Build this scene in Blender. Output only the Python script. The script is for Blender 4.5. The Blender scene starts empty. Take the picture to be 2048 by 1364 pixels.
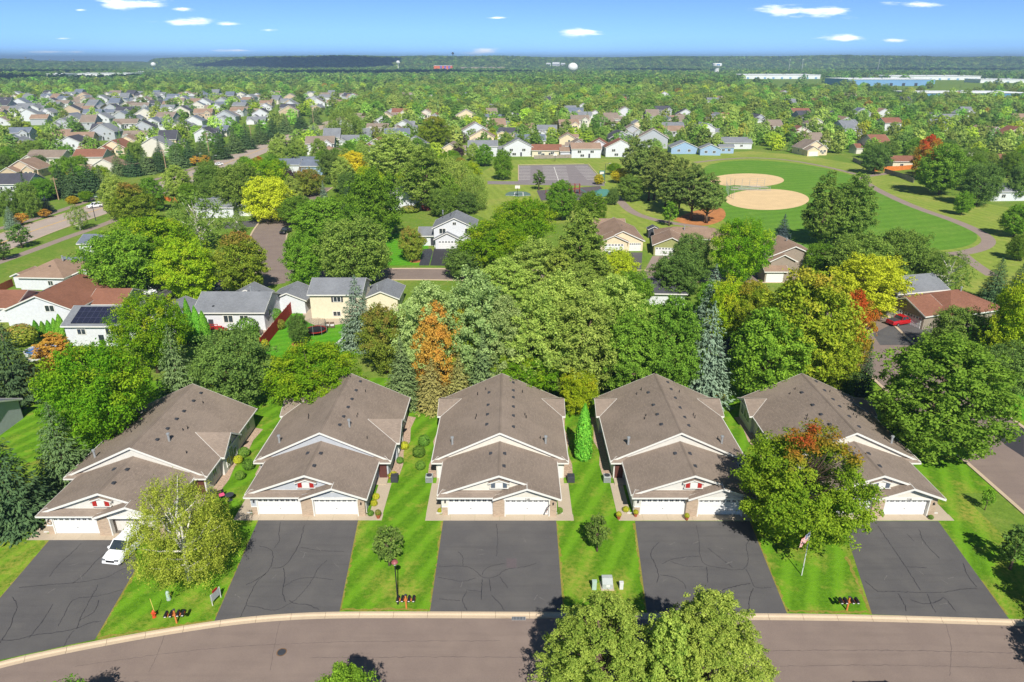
import bpy, math, random
import numpy as np
from mathutils import Vector, Matrix
random.seed(7)
HAZE = 0.00017
RNG = np.random.default_rng(11)
scene = bpy.context.scene
COL = scene.collection

# ---------------------------------------------------------------- camera, sky, sun, exposure
FPX, CAM_H, PITCH = 1365.0, 46.0, math.radians(22.3)
cd = bpy.data.cameras.new('camera'); cam = bpy.data.objects.new('camera', cd); COL.objects.link(cam)
cam.location = (0, 0, CAM_H); cam.rotation_euler = (math.pi/2 - PITCH, 0, 0)
cd.sensor_width = 36; cd.lens = 24; cd.clip_start = 0.5; cd.clip_end = 60000
scene.camera = cam

SUN_EL, SHADOW_AZ = math.radians(44), math.radians(-9)
travel = Vector((math.sin(SHADOW_AZ)*math.cos(SUN_EL), math.cos(SHADOW_AZ)*math.cos(SUN_EL), -math.sin(SUN_EL)))
sd = bpy.data.lights.new('sun', 'SUN'); sun = bpy.data.objects.new('sun', sd); COL.objects.link(sun)
sd.energy = 4.4; sd.angle = math.radians(0.53); sd.color = (1.0, 0.955, 0.87)
sun.rotation_euler = travel.to_track_quat('-Z', 'Y').to_euler(); sun.location = (20, -60, 120)

world = bpy.data.worlds.new('World'); scene.world = world; world.use_nodes = True
wn, wl = world.node_tree.nodes, world.node_tree.links
wn.clear()
wo = wn.new('ShaderNodeOutputWorld'); bg = wn.new('ShaderNodeBackground'); bg.inputs['Strength'].default_value = 0.15
sky = wn.new('ShaderNodeTexSky'); sky.sky_type = 'NISHITA'; sky.sun_disc = False
sky.sun_elevation = SUN_EL; sky.sun_rotation = math.atan2(-travel.x, -travel.y)
sky.air_density = 0.18; sky.dust_density = 0.0; sky.ozone_density = 3.0; sky.altitude = 250

def wnode(t, **kw):
    n = wn.new(t)
    for k, v in kw.items(): setattr(n, k, v)
    return n
def wmath(op, a, b=None):
    n = wnode('ShaderNodeMath', operation=op)
    for i, v in enumerate((a, b)):
        if v is None: continue
        if isinstance(v, (int, float)): n.inputs[i].default_value = v
        else: wl.new(v, n.inputs[i])
    return n.outputs[0]
tc = wnode('ShaderNodeTexCoord'); sp = wnode('ShaderNodeSeparateXYZ'); wl.new(tc.outputs['Generated'], sp.inputs[0])
yy = wmath('MAXIMUM', wmath('ABSOLUTE', sp.outputs[1]), 0.05)
ca = wmath('DIVIDE', sp.outputs[0], yy); ce = wmath('DIVIDE', sp.outputs[2], yy)
cv = wnode('ShaderNodeCombineXYZ'); wl.new(ca, cv.inputs[0]); wl.new(ce, cv.inputs[1])
nm = wnode('ShaderNodeMapping'); nm.inputs['Scale'].default_value = (16, 85, 1); wl.new(cv.outputs[0], nm.inputs[0])
nz = wnode('ShaderNodeTexNoise'); nz.inputs['Scale'].default_value = 1.0; nz.inputs['Detail'].default_value = 7; nz.inputs['Roughness'].default_value = .58
wl.new(nm.outputs[0], nz.inputs['Vector'])
def pix_dir(px, py):
    u, v = (px-1024)/FPX, (py-682)/FPX
    dy = math.cos(PITCH)-v*math.sin(PITCH); dz = -math.sin(PITCH)-v*math.cos(PITCH)
    return u/dy, dz/dy
# small fair-weather clouds: (centre x, y, half width, half height) as seen in the photograph, plus a few outside the frame
CLOUDS = [(278, 8, 78, 13), (366, 17, 30, 6), (355, 44, 66, 10), (456, 48, 30, 4.5), (536, 60, 24, 5), (1160, 66, 50, 9),
          (970, 102, 42, 9), (1632, 21, 108, 15), (1822, 8, 58, 7), (1697, 76, 52, 8), (1784, 80, 28, 6), (120, 104, 70, 3.5),
          (995, 36, 30, 2.5), (480, 101, 60, 3.5), (125, 77, 22, 3), (160, 20, 16, 3),
          (-420, -60, 120, 24), (620, -170, 150, 30), (1300, -120, 110, 22), (2420, -40, 130, 22), (1000, -420, 220, 60),
          (150, -600, 240, 70), (1900, -520, 260, 70), (2500, -300, 200, 50)]
acc = None
for (px, py, hw, hh) in CLOUDS:
    a0, e0 = pix_dir(px, py); a1, _ = pix_dir(px+hw, py); _, e1 = pix_dir(px, py-hh)
    m = wnode('ShaderNodeMapping', vector_type='TEXTURE')
    m.inputs['Location'].default_value = (a0, e0, 0); m.inputs['Scale'].default_value = (abs(a1-a0), abs(e1-e0), 1)
    wl.new(cv.outputs[0], m.inputs[0])
    ln = wnode('ShaderNodeVectorMath', operation='LENGTH'); wl.new(m.outputs[0], ln.inputs[0])
    val = wmath('SUBTRACT', 1.0, ln.outputs['Value'])
    acc = val if acc is None else wmath('MAXIMUM', acc, val)
dens = wmath('ADD', wmath('SUBTRACT', wmath('MULTIPLY', wmath('MAXIMUM', acc, -1.5), 1.15), .12), wmath('MULTIPLY', wmath('SUBTRACT', nz.outputs[0], 0.5), 4.2))
mr = wnode('ShaderNodeMapRange', interpolation_type='SMOOTHSTEP'); wl.new(dens, mr.inputs[0])
mr.inputs[1].default_value = -0.1; mr.inputs[2].default_value = 1.15
mx = wnode('ShaderNodeMix', data_type='RGBA'); wl.new(wmath('MULTIPLY', mr.outputs[0], 0.94), mx.inputs[0])
hs = wnode('ShaderNodeHueSaturation'); hs.inputs['Saturation'].default_value = 1.02; hs.inputs['Value'].default_value = 1.0
tn = wnode('ShaderNodeMix', data_type='RGBA', blend_type='MULTIPLY'); tn.inputs[0].default_value = 1; tn.inputs[7].default_value = (.98, 1.10, 1.06, 1)
wl.new(sky.outputs[0], tn.inputs[6]); wl.new(tn.outputs[2], hs.inputs['Color']); wl.new(hs.outputs[0], mx.inputs[6]); mx.inputs[7].default_value = (8.6, 8.8, 9.2, 1)
wl.new(mx.outputs[2], bg.inputs[0]); wl.new(bg.outputs[0], wo.inputs[0])

vs = scene.view_settings
vs.view_transform = 'Standard'; vs.look = 'None'; vs.gamma = 1; vs.use_curve_mapping = False; vs.exposure = 0.55

# ---------------------------------------------------------------- geometry helpers
def G(px, py, z=0.0):                       # where the photograph's ray meets height z: survey points on the ground
    u, v = (px-1024)/FPX, (py-682)/FPX
    dy = math.cos(PITCH)-v*math.sin(PITCH); dz = -math.sin(PITCH)-v*math.cos(PITCH)
    t = (z-CAM_H)/dz
    return (u*t, dy*t)
def zat(Y, py):
    v = (py-682)/FPX
    return CAM_H+(-math.sin(PITCH)-v*math.cos(PITCH))/(math.cos(PITCH)-v*math.sin(PITCH))*Y
def depth(Y, z): return Y*math.cos(PITCH)+(CAM_H-z)*math.sin(PITCH)
def S(r, g, b):
    f = lambda c: (c/255/12.92) if c/255 <= .04045 else ((c/255+.055)/1.055)**2.4
    return (f(r), f(g), f(b))

class MB:
    def __init__(s): s.v, s.f = [], []
    def add(s, v, f):
        o = len(s.v); s.v += [tuple(p) for p in v]; s.f += [tuple(i+o for i in q) for q in f]; return s
    def box(s, x0, x1, y0, y1, z0, z1):
        return s.add([(x0,y0,z0),(x1,y0,z0),(x1,y1,z0),(x0,y1,z0),(x0,y0,z1),(x1,y0,z1),(x1,y1,z1),(x0,y1,z1)],
                     [(3,2,1,0),(4,5,6,7),(0,1,5,4),(1,2,6,5),(2,3,7,6),(3,0,4,7)])
    def poly(s, pts): return s.add(pts, [tuple(range(len(pts)))])
    def prism(s, pts, z0, z1):
        n = len(pts)
        return s.add([(p[0],p[1],z0) for p in pts]+[(p[0],p[1],z1) for p in pts],
                     [tuple(range(n-1,-1,-1)), tuple(range(n,2*n))]+[(i,(i+1)%n,n+(i+1)%n,n+i) for i in range(n)])
    def tube(s, path, radii, n=8, cap=True):
        path = [Vector(p) for p in path]; rings = []
        for i, p in enumerate(path):
            d = (path[min(i+1,len(path)-1)]-path[max(i-1,0)]).normalized()
            a = d.cross(Vector((0,0,1)) if abs(d.z) < .95 else Vector((1,0,0))).normalized(); b = d.cross(a)
            r = radii[i] if hasattr(radii, '__len__') else radii
            rings.append([p+a*(r*math.cos(2*math.pi*k/n))+b*(r*math.sin(2*math.pi*k/n)) for k in range(n)])
        v = [q for r in rings for q in r]
        f = [(i*n+k, i*n+(k+1)%n, (i+1)*n+(k+1)%n, (i+1)*n+k) for i in range(len(path)-1) for k in range(n)]
        if cap: f += [tuple(range(n-1,-1,-1)), tuple((len(path)-1)*n+k for k in range(n))]
        return s.add(v, f)
    def lathe(s, prof, n=16, c=(0,0,0)):
        v = [(c[0]+r*math.cos(2*math.pi*k/n), c[1]+r*math.sin(2*math.pi*k/n), c[2]+z) for r, z in prof for k in range(n)]
        f = [(i*n+k, i*n+(k+1)%n, (i+1)*n+(k+1)%n, (i+1)*n+k) for i in range(len(prof)-1) for k in range(n)]
        return s.add(v, f)
    def mesh(s, name, smooth=False):
        m = bpy.data.meshes.new(name); m.from_pydata(s.v, [], s.f); m.update()
        if smooth: m.polygons.foreach_set('use_smooth', [True]*len(m.polygons))
        return m

def link(name, mesh, mat=None, parent=None, loc=None, rz=0.0, scale=None):
    o = bpy.data.objects.new(name, mesh); COL.objects.link(o)
    if mesh is not None and mat is not None and not mesh.materials: mesh.materials.append(mat)
    if parent is not None: o.parent = parent
    if loc is not None: o.location = loc
    if rz: o.rotation_euler = (0, 0, rz)
    if scale is not None: o.scale = scale
    return o
def obj(name, mb, mat, parent=None, loc=None, rz=0.0, smooth=False, bevel=0):
    o = link(name, mb.mesh(name, smooth), mat, parent, loc, rz)
    if bevel:
        b = o.modifiers.new('bevel', 'BEVEL'); b.width = bevel; b.segments = 2; b.limit_method = 'ANGLE'
    return o
def tag(o, label=None, cat=None, group=None, kind=None):
    if label: o['label'] = label
    if cat: o['category'] = cat
    if group: o['group'] = group
    if kind: o['kind'] = kind
    return o
def thing(name, label, cat, loc=(0,0,0), rz=0.0, group=None):
    o = bpy.data.objects.new(name, None); COL.objects.link(o); o.empty_display_size = .3
    o.location = loc; o.rotation_euler = (0,0,rz)
    return tag(o, label, cat, group)
def copy_tree(o, parent=None):
    c = o.copy(); COL.objects.link(c); c.parent = parent
    for ch in list(o.children): copy_tree(ch, c)
    return c

# ---------------------------------------------------------------- materials
def nt(name):
    m = bpy.data.materials.new(name); m.use_nodes = True; n = m.node_tree.nodes; n.clear()
    return m, n, m.node_tree.links
class NB:                                   # small node-building helper
    def __init__(s, name): s.m, s.n, s.l = nt(name); s.out = s.n.new('ShaderNodeOutputMaterial')
    def put(s, sock, v):
        if isinstance(v, bpy.types.NodeSocket): s.l.new(v, sock)
        elif isinstance(v, (tuple, list)) and len(v) == 3 and sock.type == 'RGBA': sock.default_value = (*v, 1)
        else: sock.default_value = v
    def node(s, t, _o=0, _p=None, **ins):
        nd = s.n.new(t)
        for k, v in (_p or {}).items(): setattr(nd, k, v)
        for k, v in ins.items():
            key = int(k[1:]) if k[0] == 'i' and k[1:].isdigit() else k.replace('_', ' ')
            s.put(nd.inputs[key], v)
        return nd.outputs[_o]
    def math(s, op, a, b=0.0): return s.node('ShaderNodeMath', 0, {'operation': op}, i0=a, i1=b)
    def mix(s, f, a, b, blend='MIX'): return s.node('ShaderNodeMix', 2, {'data_type': 'RGBA', 'blend_type': blend}, i0=f, i6=a, i7=b)
    def ramp(s, f, lo, hi): return s.node('ShaderNodeMapRange', 0, None, i0=f, i1=lo, i2=hi)
    def pos(s): return s.node('ShaderNodeNewGeometry', 0)
    def objc(s): return s.node('ShaderNodeTexCoord', 3)
    def uv(s): return s.node('ShaderNodeTexCoord', 2)
    def map(s, v, scale=(1,1,1), rot=(0,0,0), loc=(0,0,0)): return s.node('ShaderNodeMapping', 0, None, Vector=v, Scale=scale, Rotation=rot, Location=loc)
    def noise(s, v, sc, det=3, ro=.55): return s.node('ShaderNodeTexNoise', 0, None, Vector=v, Scale=sc, Detail=det, Roughness=ro)
    def rand(s): return s.node('ShaderNodeObjectInfo', 5)
    def bsdf(s, col, rough=.9, spec=.25, bump=None, bdist=.05, bstr=.5, metal=0):
        b = s.n.new('ShaderNodeBsdfPrincipled'); s.put(b.inputs['Base Color'], col); s.put(b.inputs['Roughness'], rough)
        b.inputs['Specular IOR Level'].default_value = spec; b.inputs['Metallic'].default_value = metal
        if bump is not None:
            s.l.new(s.node('ShaderNodeBump', 0, None, Strength=bstr, Distance=bdist, Height=bump), b.inputs['Normal'])
        s.l.new(b.outputs[0], s.out.inputs[0]); return s.m
    def sep(s, v): 
        n = s.n.new('ShaderNodeSeparateXYZ'); s.l.new(v, n.inputs[0]); return n.outputs

def k(c, f): return tuple(min(1, x*f) for x in c)
MC = {}
def plain(name, col, rough=.75, spec=.3, var=.12, sc=1.5, metal=0):
    if name in MC: return MC[name]
    b = NB(name); n = b.noise(b.pos(), sc, 4)
    MC[name] = b.bsdf(b.mix(b.ramp(n, .3, .7), k(col, 1-var), k(col, 1+var)), rough, spec, None, metal=metal); return MC[name]
def shingle(name, col):
    if name in MC: return MC[name]
    b = NB(name); uv = b.uv()
    br = b.n.new('ShaderNodeTexBrick'); b.l.new(uv, br.inputs['Vector'])
    br.inputs['Color1'].default_value = (*k(col, .80), 1); br.inputs['Color2'].default_value = (*k(col, 1.22), 1); br.inputs['Mortar'].default_value = (*k(col, .55), 1)
    br.inputs['Scale'].default_value = 1; br.inputs['Brick Width'].default_value = .42; br.inputs['Row Height'].default_value = .17
    br.inputs['Mortar Size'].default_value = .012; br.inputs['Bias'].default_value = -.1; br.offset = .37
    st = b.noise(b.map(uv, (1.1, .22, 1)), 1.0, 4); lg = b.noise(b.pos(), .28, 3)
    fine = b.noise(b.map(uv, (3.2, 7, 1)), 1.0, 2)
    c = b.mix(b.ramp(st, .3, .72), k(col, .9), k(col, 1.1)); c = b.mix(.62, c, br.outputs['Color'])
    c = b.mix(b.math('MULTIPLY', b.ramp(fine, .35, .7), .45), c, k(col, .62)); c = b.mix(b.math('MULTIPLY', b.ramp(lg, .42, .7), .4), c, k(col, 1.3))
    c = b.mix(b.math('MULTIPLY', b.rand(), .12), c, k(col, 1.3))
    MC[name] = b.bsdf(c, .95, .15, br.outputs['Fac'], .02, .6); return MC[name]
def siding(name, col, row=.13):
    if name in MC: return MC[name]
    b = NB(name); p = b.pos(); z = b.sep(p)[2]
    saw = b.math('FRACT', b.math('DIVIDE', z, row))
    n = b.noise(p, 2.0, 3)
    c = b.mix(b.ramp(n, .3, .7), k(col, .94), k(col, 1.05)); c = b.mix(b.math('MULTIPLY', b.math('GREATER_THAN', saw, .88), .35), c, k(col, .5))
    MC[name] = b.bsdf(c, .7, .3, b.math('SUBTRACT', 1.0, saw), .02, .7); return MC[name]
def brick(name, c1, c2, mortar):
    b = NB(name); p = b.pos(); s3 = b.sep(p)
    v = b.node('ShaderNodeCombineXYZ', 0, None, X=b.math('ADD', s3[0], s3[1]), Y=s3[2], Z=0.0)
    br = b.n.new('ShaderNodeTexBrick'); b.l.new(v, br.inputs['Vector'])
    br.inputs['Color1'].default_value = (*c1, 1); br.inputs['Color2'].default_value = (*c2, 1); br.inputs['Mortar'].default_value = (*mortar, 1)
    br.inputs['Scale'].default_value = 1; br.inputs['Brick Width'].default_value = .3; br.inputs['Row Height'].default_value = .1; br.inputs['Mortar Size'].default_value = .012
    n = b.noise(p, 3, 3)
    return b.bsdf(b.mix(b.math('MULTIPLY', b.ramp(n, .35, .7), .4), br.outputs[0], k(c1, 1.35)), .9, .2, br.outputs['Fac'], .012, -.6)
def grass(name, c1, c2, dry, stripes=None, dryamt=.5, sc=1.0):
    b = NB(name); p = b.pos()
    f1 = b.noise(p, 2.3*sc, 6, .7); f2 = b.noise(p, .11*sc, 4, .6); f3 = b.noise(p, .45*sc, 5, .6); f4 = b.noise(p, 9*sc, 2, .6)
    c = b.mix(b.ramp(f1, .3, .7), c1, c2)
    c = b.mix(b.math('MULTIPLY', b.ramp(f4, .4, .75), .35), c, k(c1, .5))
    if stripes:
        wdt, ang = stripes[:2]
        x = b.sep(b.map(p, (1,1,1), (0,0,ang)))[0]
        w = b.math('ADD', b.math('MULTIPLY', b.math('SINE', b.math('MULTIPLY', x, math.pi/wdt)), .5), b.math('MULTIPLY', b.math('SUBTRACT', f3, .5), 1.2))
        c = b.mix(b.math('MULTIPLY', b.ramp(w, -.2, .4), stripes[2]), c, k(c2, 1.4))
    c = b.mix(b.math('MULTIPLY', b.math('MULTIPLY', b.ramp(f2, .5, .68), b.ramp(f1, .35, .6)), dryamt), c, dry)
    c = b.mix(b.math('MULTIPLY', b.math('MULTIPLY', b.ramp(f3, .54, .72), b.ramp(f1, .3, .62)), dryamt), c, dry)
    return b.bsdf(c, .95, .1, b.math('ADD', f1, f4), .06, .9)
def asphalt(name, col, var=.12, patch=.25, warm=None):
    b = NB(name); p = b.pos()
    f1 = b.noise(p, 22, 3, .7); f2 = b.noise(p, .35, 4); f3 = b.noise(b.map(p, (.12, 1.4, 1)), 1.0, 4)
    c = b.mix(b.ramp(f1, .25, .75), k(col, 1-var*1.6), k(col, 1+var*1.6)); c = b.mix(b.math('MULTIPLY', b.ramp(f2, .4, .7), patch), c, warm or k(col, 1.5))
    c = b.mix(b.math('MULTIPLY', b.ramp(f3, .5, .75), patch*.8), c, k(col, .72))
    return b.bsdf(c, .88, .25, f1, .01, .5)
M = {}
M['lawn'] = grass('lawn', S(72,116,20), S(106,150,32), S(166,152,74), (1.15, .42, .42), .78)
M['ground'] = grass('ground_grass', S(92,122,42), S(122,148,55), S(160,150,86), None, .55, .5)
M['park'] = grass('park_grass', S(118,138,55), S(142,158,66), S(182,166,98), (1.6, -.2, .16), .55, .35)
M['field'] = grass('field_grass', S(86,126,38), S(106,148,50), S(130,154,68), (2.6, 1.25, .16), .45, .35)
M['green_lawn'] = grass('green_lawn', S(70,134,25), S(95,160,35), S(150,160,60), (1.0, 1.1, .25), .2)
M['dry'] = grass('dry_grass', S(128,128,50), S(156,146,68), S(172,156,92), None, .6, 2.0)
M['street'] = asphalt('street_asphalt', S(130,115,107), .14, .4, S(148,132,121))
M['drive'] = asphalt('drive_asphalt', S(90,88,88), .15, .5, S(106,103,100))
M['drive_new'] = asphalt('new_asphalt', S(60,59,63), .1, .15)
M['path'] = asphalt('path_asphalt', S(146,130,120), .08, .2)
M['avenue'] = asphalt('avenue_concrete', S(168,154,143), .08, .25)
M['scuff'] = plain('pale_scuff', S(112,109,107), .9, .2, .2, 4)
M['maroon'] = plain('door_maroon', S(92,56,50), .6, .3, .08, 3)
M['lot'] = asphalt('lot_asphalt', S(132,124,124), .1, .3)
M['crack'] = plain('crack_seal', S(46,45,50), .6, .35, .1, 4)
M['seam'] = plain('asphalt_seam', S(106,94,90), .9, .2, .15, 3)
M['patch'] = plain('asphalt_patch', S(98,90,92), .9, .2, .1, 6)
M['stain'] = plain('rust_stain', S(120,92,66), .9, .2, .3, 2)
def concrete(name, col):
    b = NB(name); p = b.pos()
    f1 = b.noise(p, 6, 4, .7); f2 = b.noise(p, .6, 4)
    c = b.mix(b.ramp(f1, .25, .75), k(col, .9), k(col, 1.08)); c = b.mix(b.math('MULTIPLY', b.ramp(f2, .4, .7), .35), c, k(col, .78))
    c = b.mix(b.math('MULTIPLY', b.rand(), .22), c, k(col, .8))
    return b.bsdf(c, .85, .25, f1, .01, .3)
M['concrete'] = concrete('concrete', S(186,171,150)); M['curb'] = concrete('curb_concrete', S(196,176,150))
M['slabgrey'] = concrete('grey_concrete', S(170,162,150)); M['white_line'] = plain('white_line', S(225,222,215), .8, .2, .1, 1)
M['yellow_line'] = plain('yellow_line', S(214,170,60), .8, .2, .1, 1)
M['sand'] = plain('infield_dirt', S(214,186,142), .95, .1, .07, .25); M['mulch'] = plain('wood_mulch', S(172,112,72), .95, .1, .3, 2.2)
M['needles'] = plain('pine_needle_litter', S(178,120,74), .95, .1, .25, .5); M['rock'] = plain('landscape_rock', S(176,152,132), .95, .2, .35, 5)
M['roof_brown'] = shingle('shingle_brown', S(141,127,115)); M['roof_grey'] = shingle('shingle_grey', S(128,131,136)); M['roof_dark'] = shingle('shingle_dark', S(80,80,88))
M['roof_tan'] = shingle('shingle_tan', S(150,126,108)); M['roof_red'] = shingle('shingle_red', S(138,96,78)); M['roof_blue'] = shingle('shingle_blue', S(112,120,134))
M['white'] = plain('white_paint', S(216,214,208), .55, .4, .03, 2); M['door_white'] = plain('door_white', S(218,218,217), .5, .4, .025, 2)
M['siding_cream'] = siding('siding_cream', S(212,207,195)); M['siding_grey'] = siding('siding_grey', S(176,180,186)); M['siding_warm'] = siding('siding_warm', S(206,203,196))
M['siding_white'] = siding('siding_white', S(208,210,214)); M['siding_beige'] = siding('siding_beige', S(222,204,172)); M['siding_tan'] = siding('siding_tan', S(196,176,150))
M['siding_olive'] = siding('siding_olive', S(150,152,98)); M['siding_taupe'] = siding('siding_taupe', S(150,138,124)); M['siding_blue'] = siding('siding_blue', S(150,176,204))
M['siding_red'] = siding('siding_red', S(120,60,52)); M['siding_ivory'] = siding('siding_ivory', S(218,208,182))
M['brick'] = brick('brick_veneer', S(156,134,114), S(184,162,138), S(180,168,152))
M['black'] = plain('black_metal', S(34,34,38), .5, .4, .1, 3); M['dark'] = plain('dark_grey', S(62,64,70), .6, .35, .12, 3)
M['shutter_red'] = plain('shutter_red', S(160,38,34), .6, .3, .06, 3); M['shutter_dark'] = plain('shutter_dark', S(82,92,104), .6, .3, .06, 3)
M['metal'] = plain('galvanised', S(182,186,190), .4, .5, .08, 3, .5); M['alu'] = plain('painted_aluminium', S(205,206,204), .4, .5, .05, 3)
M['wood'] = plain('cedar_wood', S(190,118,62), .8, .2, .18, 3); M['fence_orange'] = plain('cedar_fence', S(206,120,60), .85, .2, .14, 1.4)
M['fence_red'] = plain('red_fence', S(160,46,38), .8, .2, .12, 1.4); M['fence_grey'] = plain('weathered_fence', S(150,140,128), .9, .2, .2, 1.4)
M['fence_pale'] = plain('pale_fence', S(206,194,178), .9, .2, .12, 1.4); M['deck'] = plain('deck_wood', S(160,92,66), .85, .2, .15, 2)
M['box_green'] = plain('utility_green', S(164,186,172), .6, .35, .06, 3); M['box_grey'] = plain('utility_grey', S(166,172,168), .6, .35, .06, 3); M['box_pale'] = plain('utility_pale', S(206,206,204), .6, .35, .06, 3)
M['hydrant'] = plain('hydrant_orange', S(206,80,46), .5, .4, .1, 5); M['pink'] = plain('pink_cushion', S(226,90,130), .8, .2, .1, 3)
M['terracotta'] = plain('terracotta', S(160,88,62), .8, .2, .1, 4); M['flowers'] = plain('orange_flowers', S(214,110,50), .9, .1, .5, 9)
M['teal_roof'] = plain('teal_metal_roof', S(72,122,112), .6, .35, .06, 1); M['bark'] = plain('bark', S(104,88,74), .95, .1, .25, 5)
M['bark_birch'] = plain('birch_bark', S(208,202,192), .9, .2, .25, 3); M['pole_wood'] = plain('utility_pole_wood', S(168,142,116), .9, .2, .12, 2)
M['rubber'] = plain('tyre_rubber', S(28,28,30), .85, .2, .1, 5); M['chrome'] = plain('rim_metal', S(190,192,196), .3, .6, .05, 4, .8)
M['net'] = plain('trampoline_net', S(38,38,42), .8, .2, .1, 4); M['play_red'] = plain('play_brown', S(138,62,50), .6, .3, .1, 2)
M['court'] = plain('court_surface', S(98,120,112), .85, .2, .06, .6); M['brown_lamp'] = plain('lamp_hood', S(150,84,84), .5, .4, .06, 4)
M['red_car'] = plain('red_car_paint', S(176,26,30), .25, .6, .03, 1); M['white_car'] = plain('white_car_paint', S(236,237,238), .25, .6, .02, 1)
M['black_car'] = plain('black_car_paint', S(26,28,34), .22, .6, .03, 1); M['silver_car'] = plain('silver_car_paint', S(170,174,178), .25, .6, .03, 1)
M['orange_wall'] = plain('orange_panel', S(232,120,70), .6, .3, .05, .1); M['purple_wall'] = plain('purple_panel', S(140,110,200), .6, .3, .05, .1)
M['wh_white'] = plain('warehouse_white', S(226,228,230), .7, .3, .05, .05); M['wh_blue'] = plain('warehouse_blue', S(120,160,200), .6, .3, .05, .05)
M['tower_white'] = plain('water_tower_white', S(238,238,236), .5, .4, .02, .1); M['tower_blue'] = plain('water_tower_blue', S(90,140,190), .5, .4, .03, .1)
M['interior'] = plain('garage_interior', S(120,112,104), .9, .2, .1, 2); M['junk_red'] = plain('red_storage', S(220,62,36), .6, .3, .1, 2); M['junk_blue'] = plain('blue_storage', S(40,90,150), .6, .3, .1, 2)
M['pool'] = plain('pool_water', S(70,110,170), .15, .5, .1, 1); M['yellow'] = plain('yellow_marker', S(228,206,110), .6, .3, .05, 4)
b = NB('window_glass'); g = b.noise(b.pos(), .8, 2)
M['glass'] = b.bsdf(b.mix(b.ramp(g, .3, .7), (.018,.024,.03), (.05,.065,.075)), .08, .8)
b = NB('solar_panel'); g = b.n.new('ShaderNodeTexBrick'); b.l.new(b.uv(), g.inputs['Vector'])
g.inputs['Color1'].default_value = g.inputs['Color2'].default_value = (*S(38,40,58), 1); g.inputs['Mortar'].default_value = (*S(70,72,92), 1)
g.inputs['Scale'].default_value = 1; g.inputs['Brick Width'].default_value = 1; g.inputs['Row Height'].default_value = 1.6; g.inputs['Mortar Size'].default_value = .03; g.offset = 0
M['solar'] = b.bsdf(g.outputs[0], .25, .6)

# ---------------------------------------------------------------- trees: prototype crowns and trunks (metres), shared by copies
def leaf_mat(name, dark, light, autumn=None, a_lo=.55, a_hi=.9, patchy=.6, trans=.28, instancer=False):
    dark, light = tuple(c*q for c, q in zip(dark, (1.26,1.26,1.1))), tuple(min(.8,c*q) for c, q in zip(light, (1.30,1.30,1.1)))
    b = NB(name)
    tone = b.node('ShaderNodeAttribute', 2, {'attribute_name': 'tone'})
    c = b.mix(b.ramp(tone, .15, .9), dark, light)
    rnd = b.rand()
    if autumn:
        h = b.node('ShaderNodeAttribute', 2, {'attribute_name': 'hgt'})
        cl = b.node('ShaderNodeAttribute', 2, {'attribute_name': 'clump'})
        nz = b.noise(b.objc(), .35, 2)
        f = b.math('ADD', b.math('MULTIPLY', h, 1-patchy), b.math('MULTIPLY', b.math('ADD', b.math('MULTIPLY', cl, .5), b.math('MULTIPLY', nz, .6)), patchy))
        c = b.mix(b.ramp(f, a_lo, a_hi), c, autumn)
    hsv = b.n.new('ShaderNodeHueSaturation'); b.l.new(c, hsv.inputs['Color'])
    b.l.new(b.math('ADD', .488, b.math('MULTIPLY', rnd, .024)), hsv.inputs['Hue'])
    r2 = b.math('FRACT', b.math('MULTIPLY', rnd, 7.31))
    b.l.new(b.math('ADD', .82, b.math('MULTIPLY', r2, .36)), hsv.inputs['Value'])
    c = hsv.outputs[0]
    if instancer:
        c = b.mix(1.0, c, b.node('ShaderNodeAttribute', 0, {'attribute_name': 'col', 'attribute_type': 'INSTANCER'}), 'MULTIPLY')
    d = b.n.new('ShaderNodeBsdfDiffuse'); t = b.n.new('ShaderNodeBsdfTranslucent'); mx = b.n.new('ShaderNodeMixShader')
    b.l.new(c, d.inputs[0])
    tcol = b.mix(.55, c, k(light, 1.5)) if not instancer else c
    b.l.new(tcol, t.inputs[0]); mx.inputs[0].default_value = trans
    b.l.new(d.outputs[0], mx.inputs[1]); b.l.new(t.outputs[0], mx.inputs[2]); b.l.new(mx.outputs[0], b.out.inputs[0])
    return b.m
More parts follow.
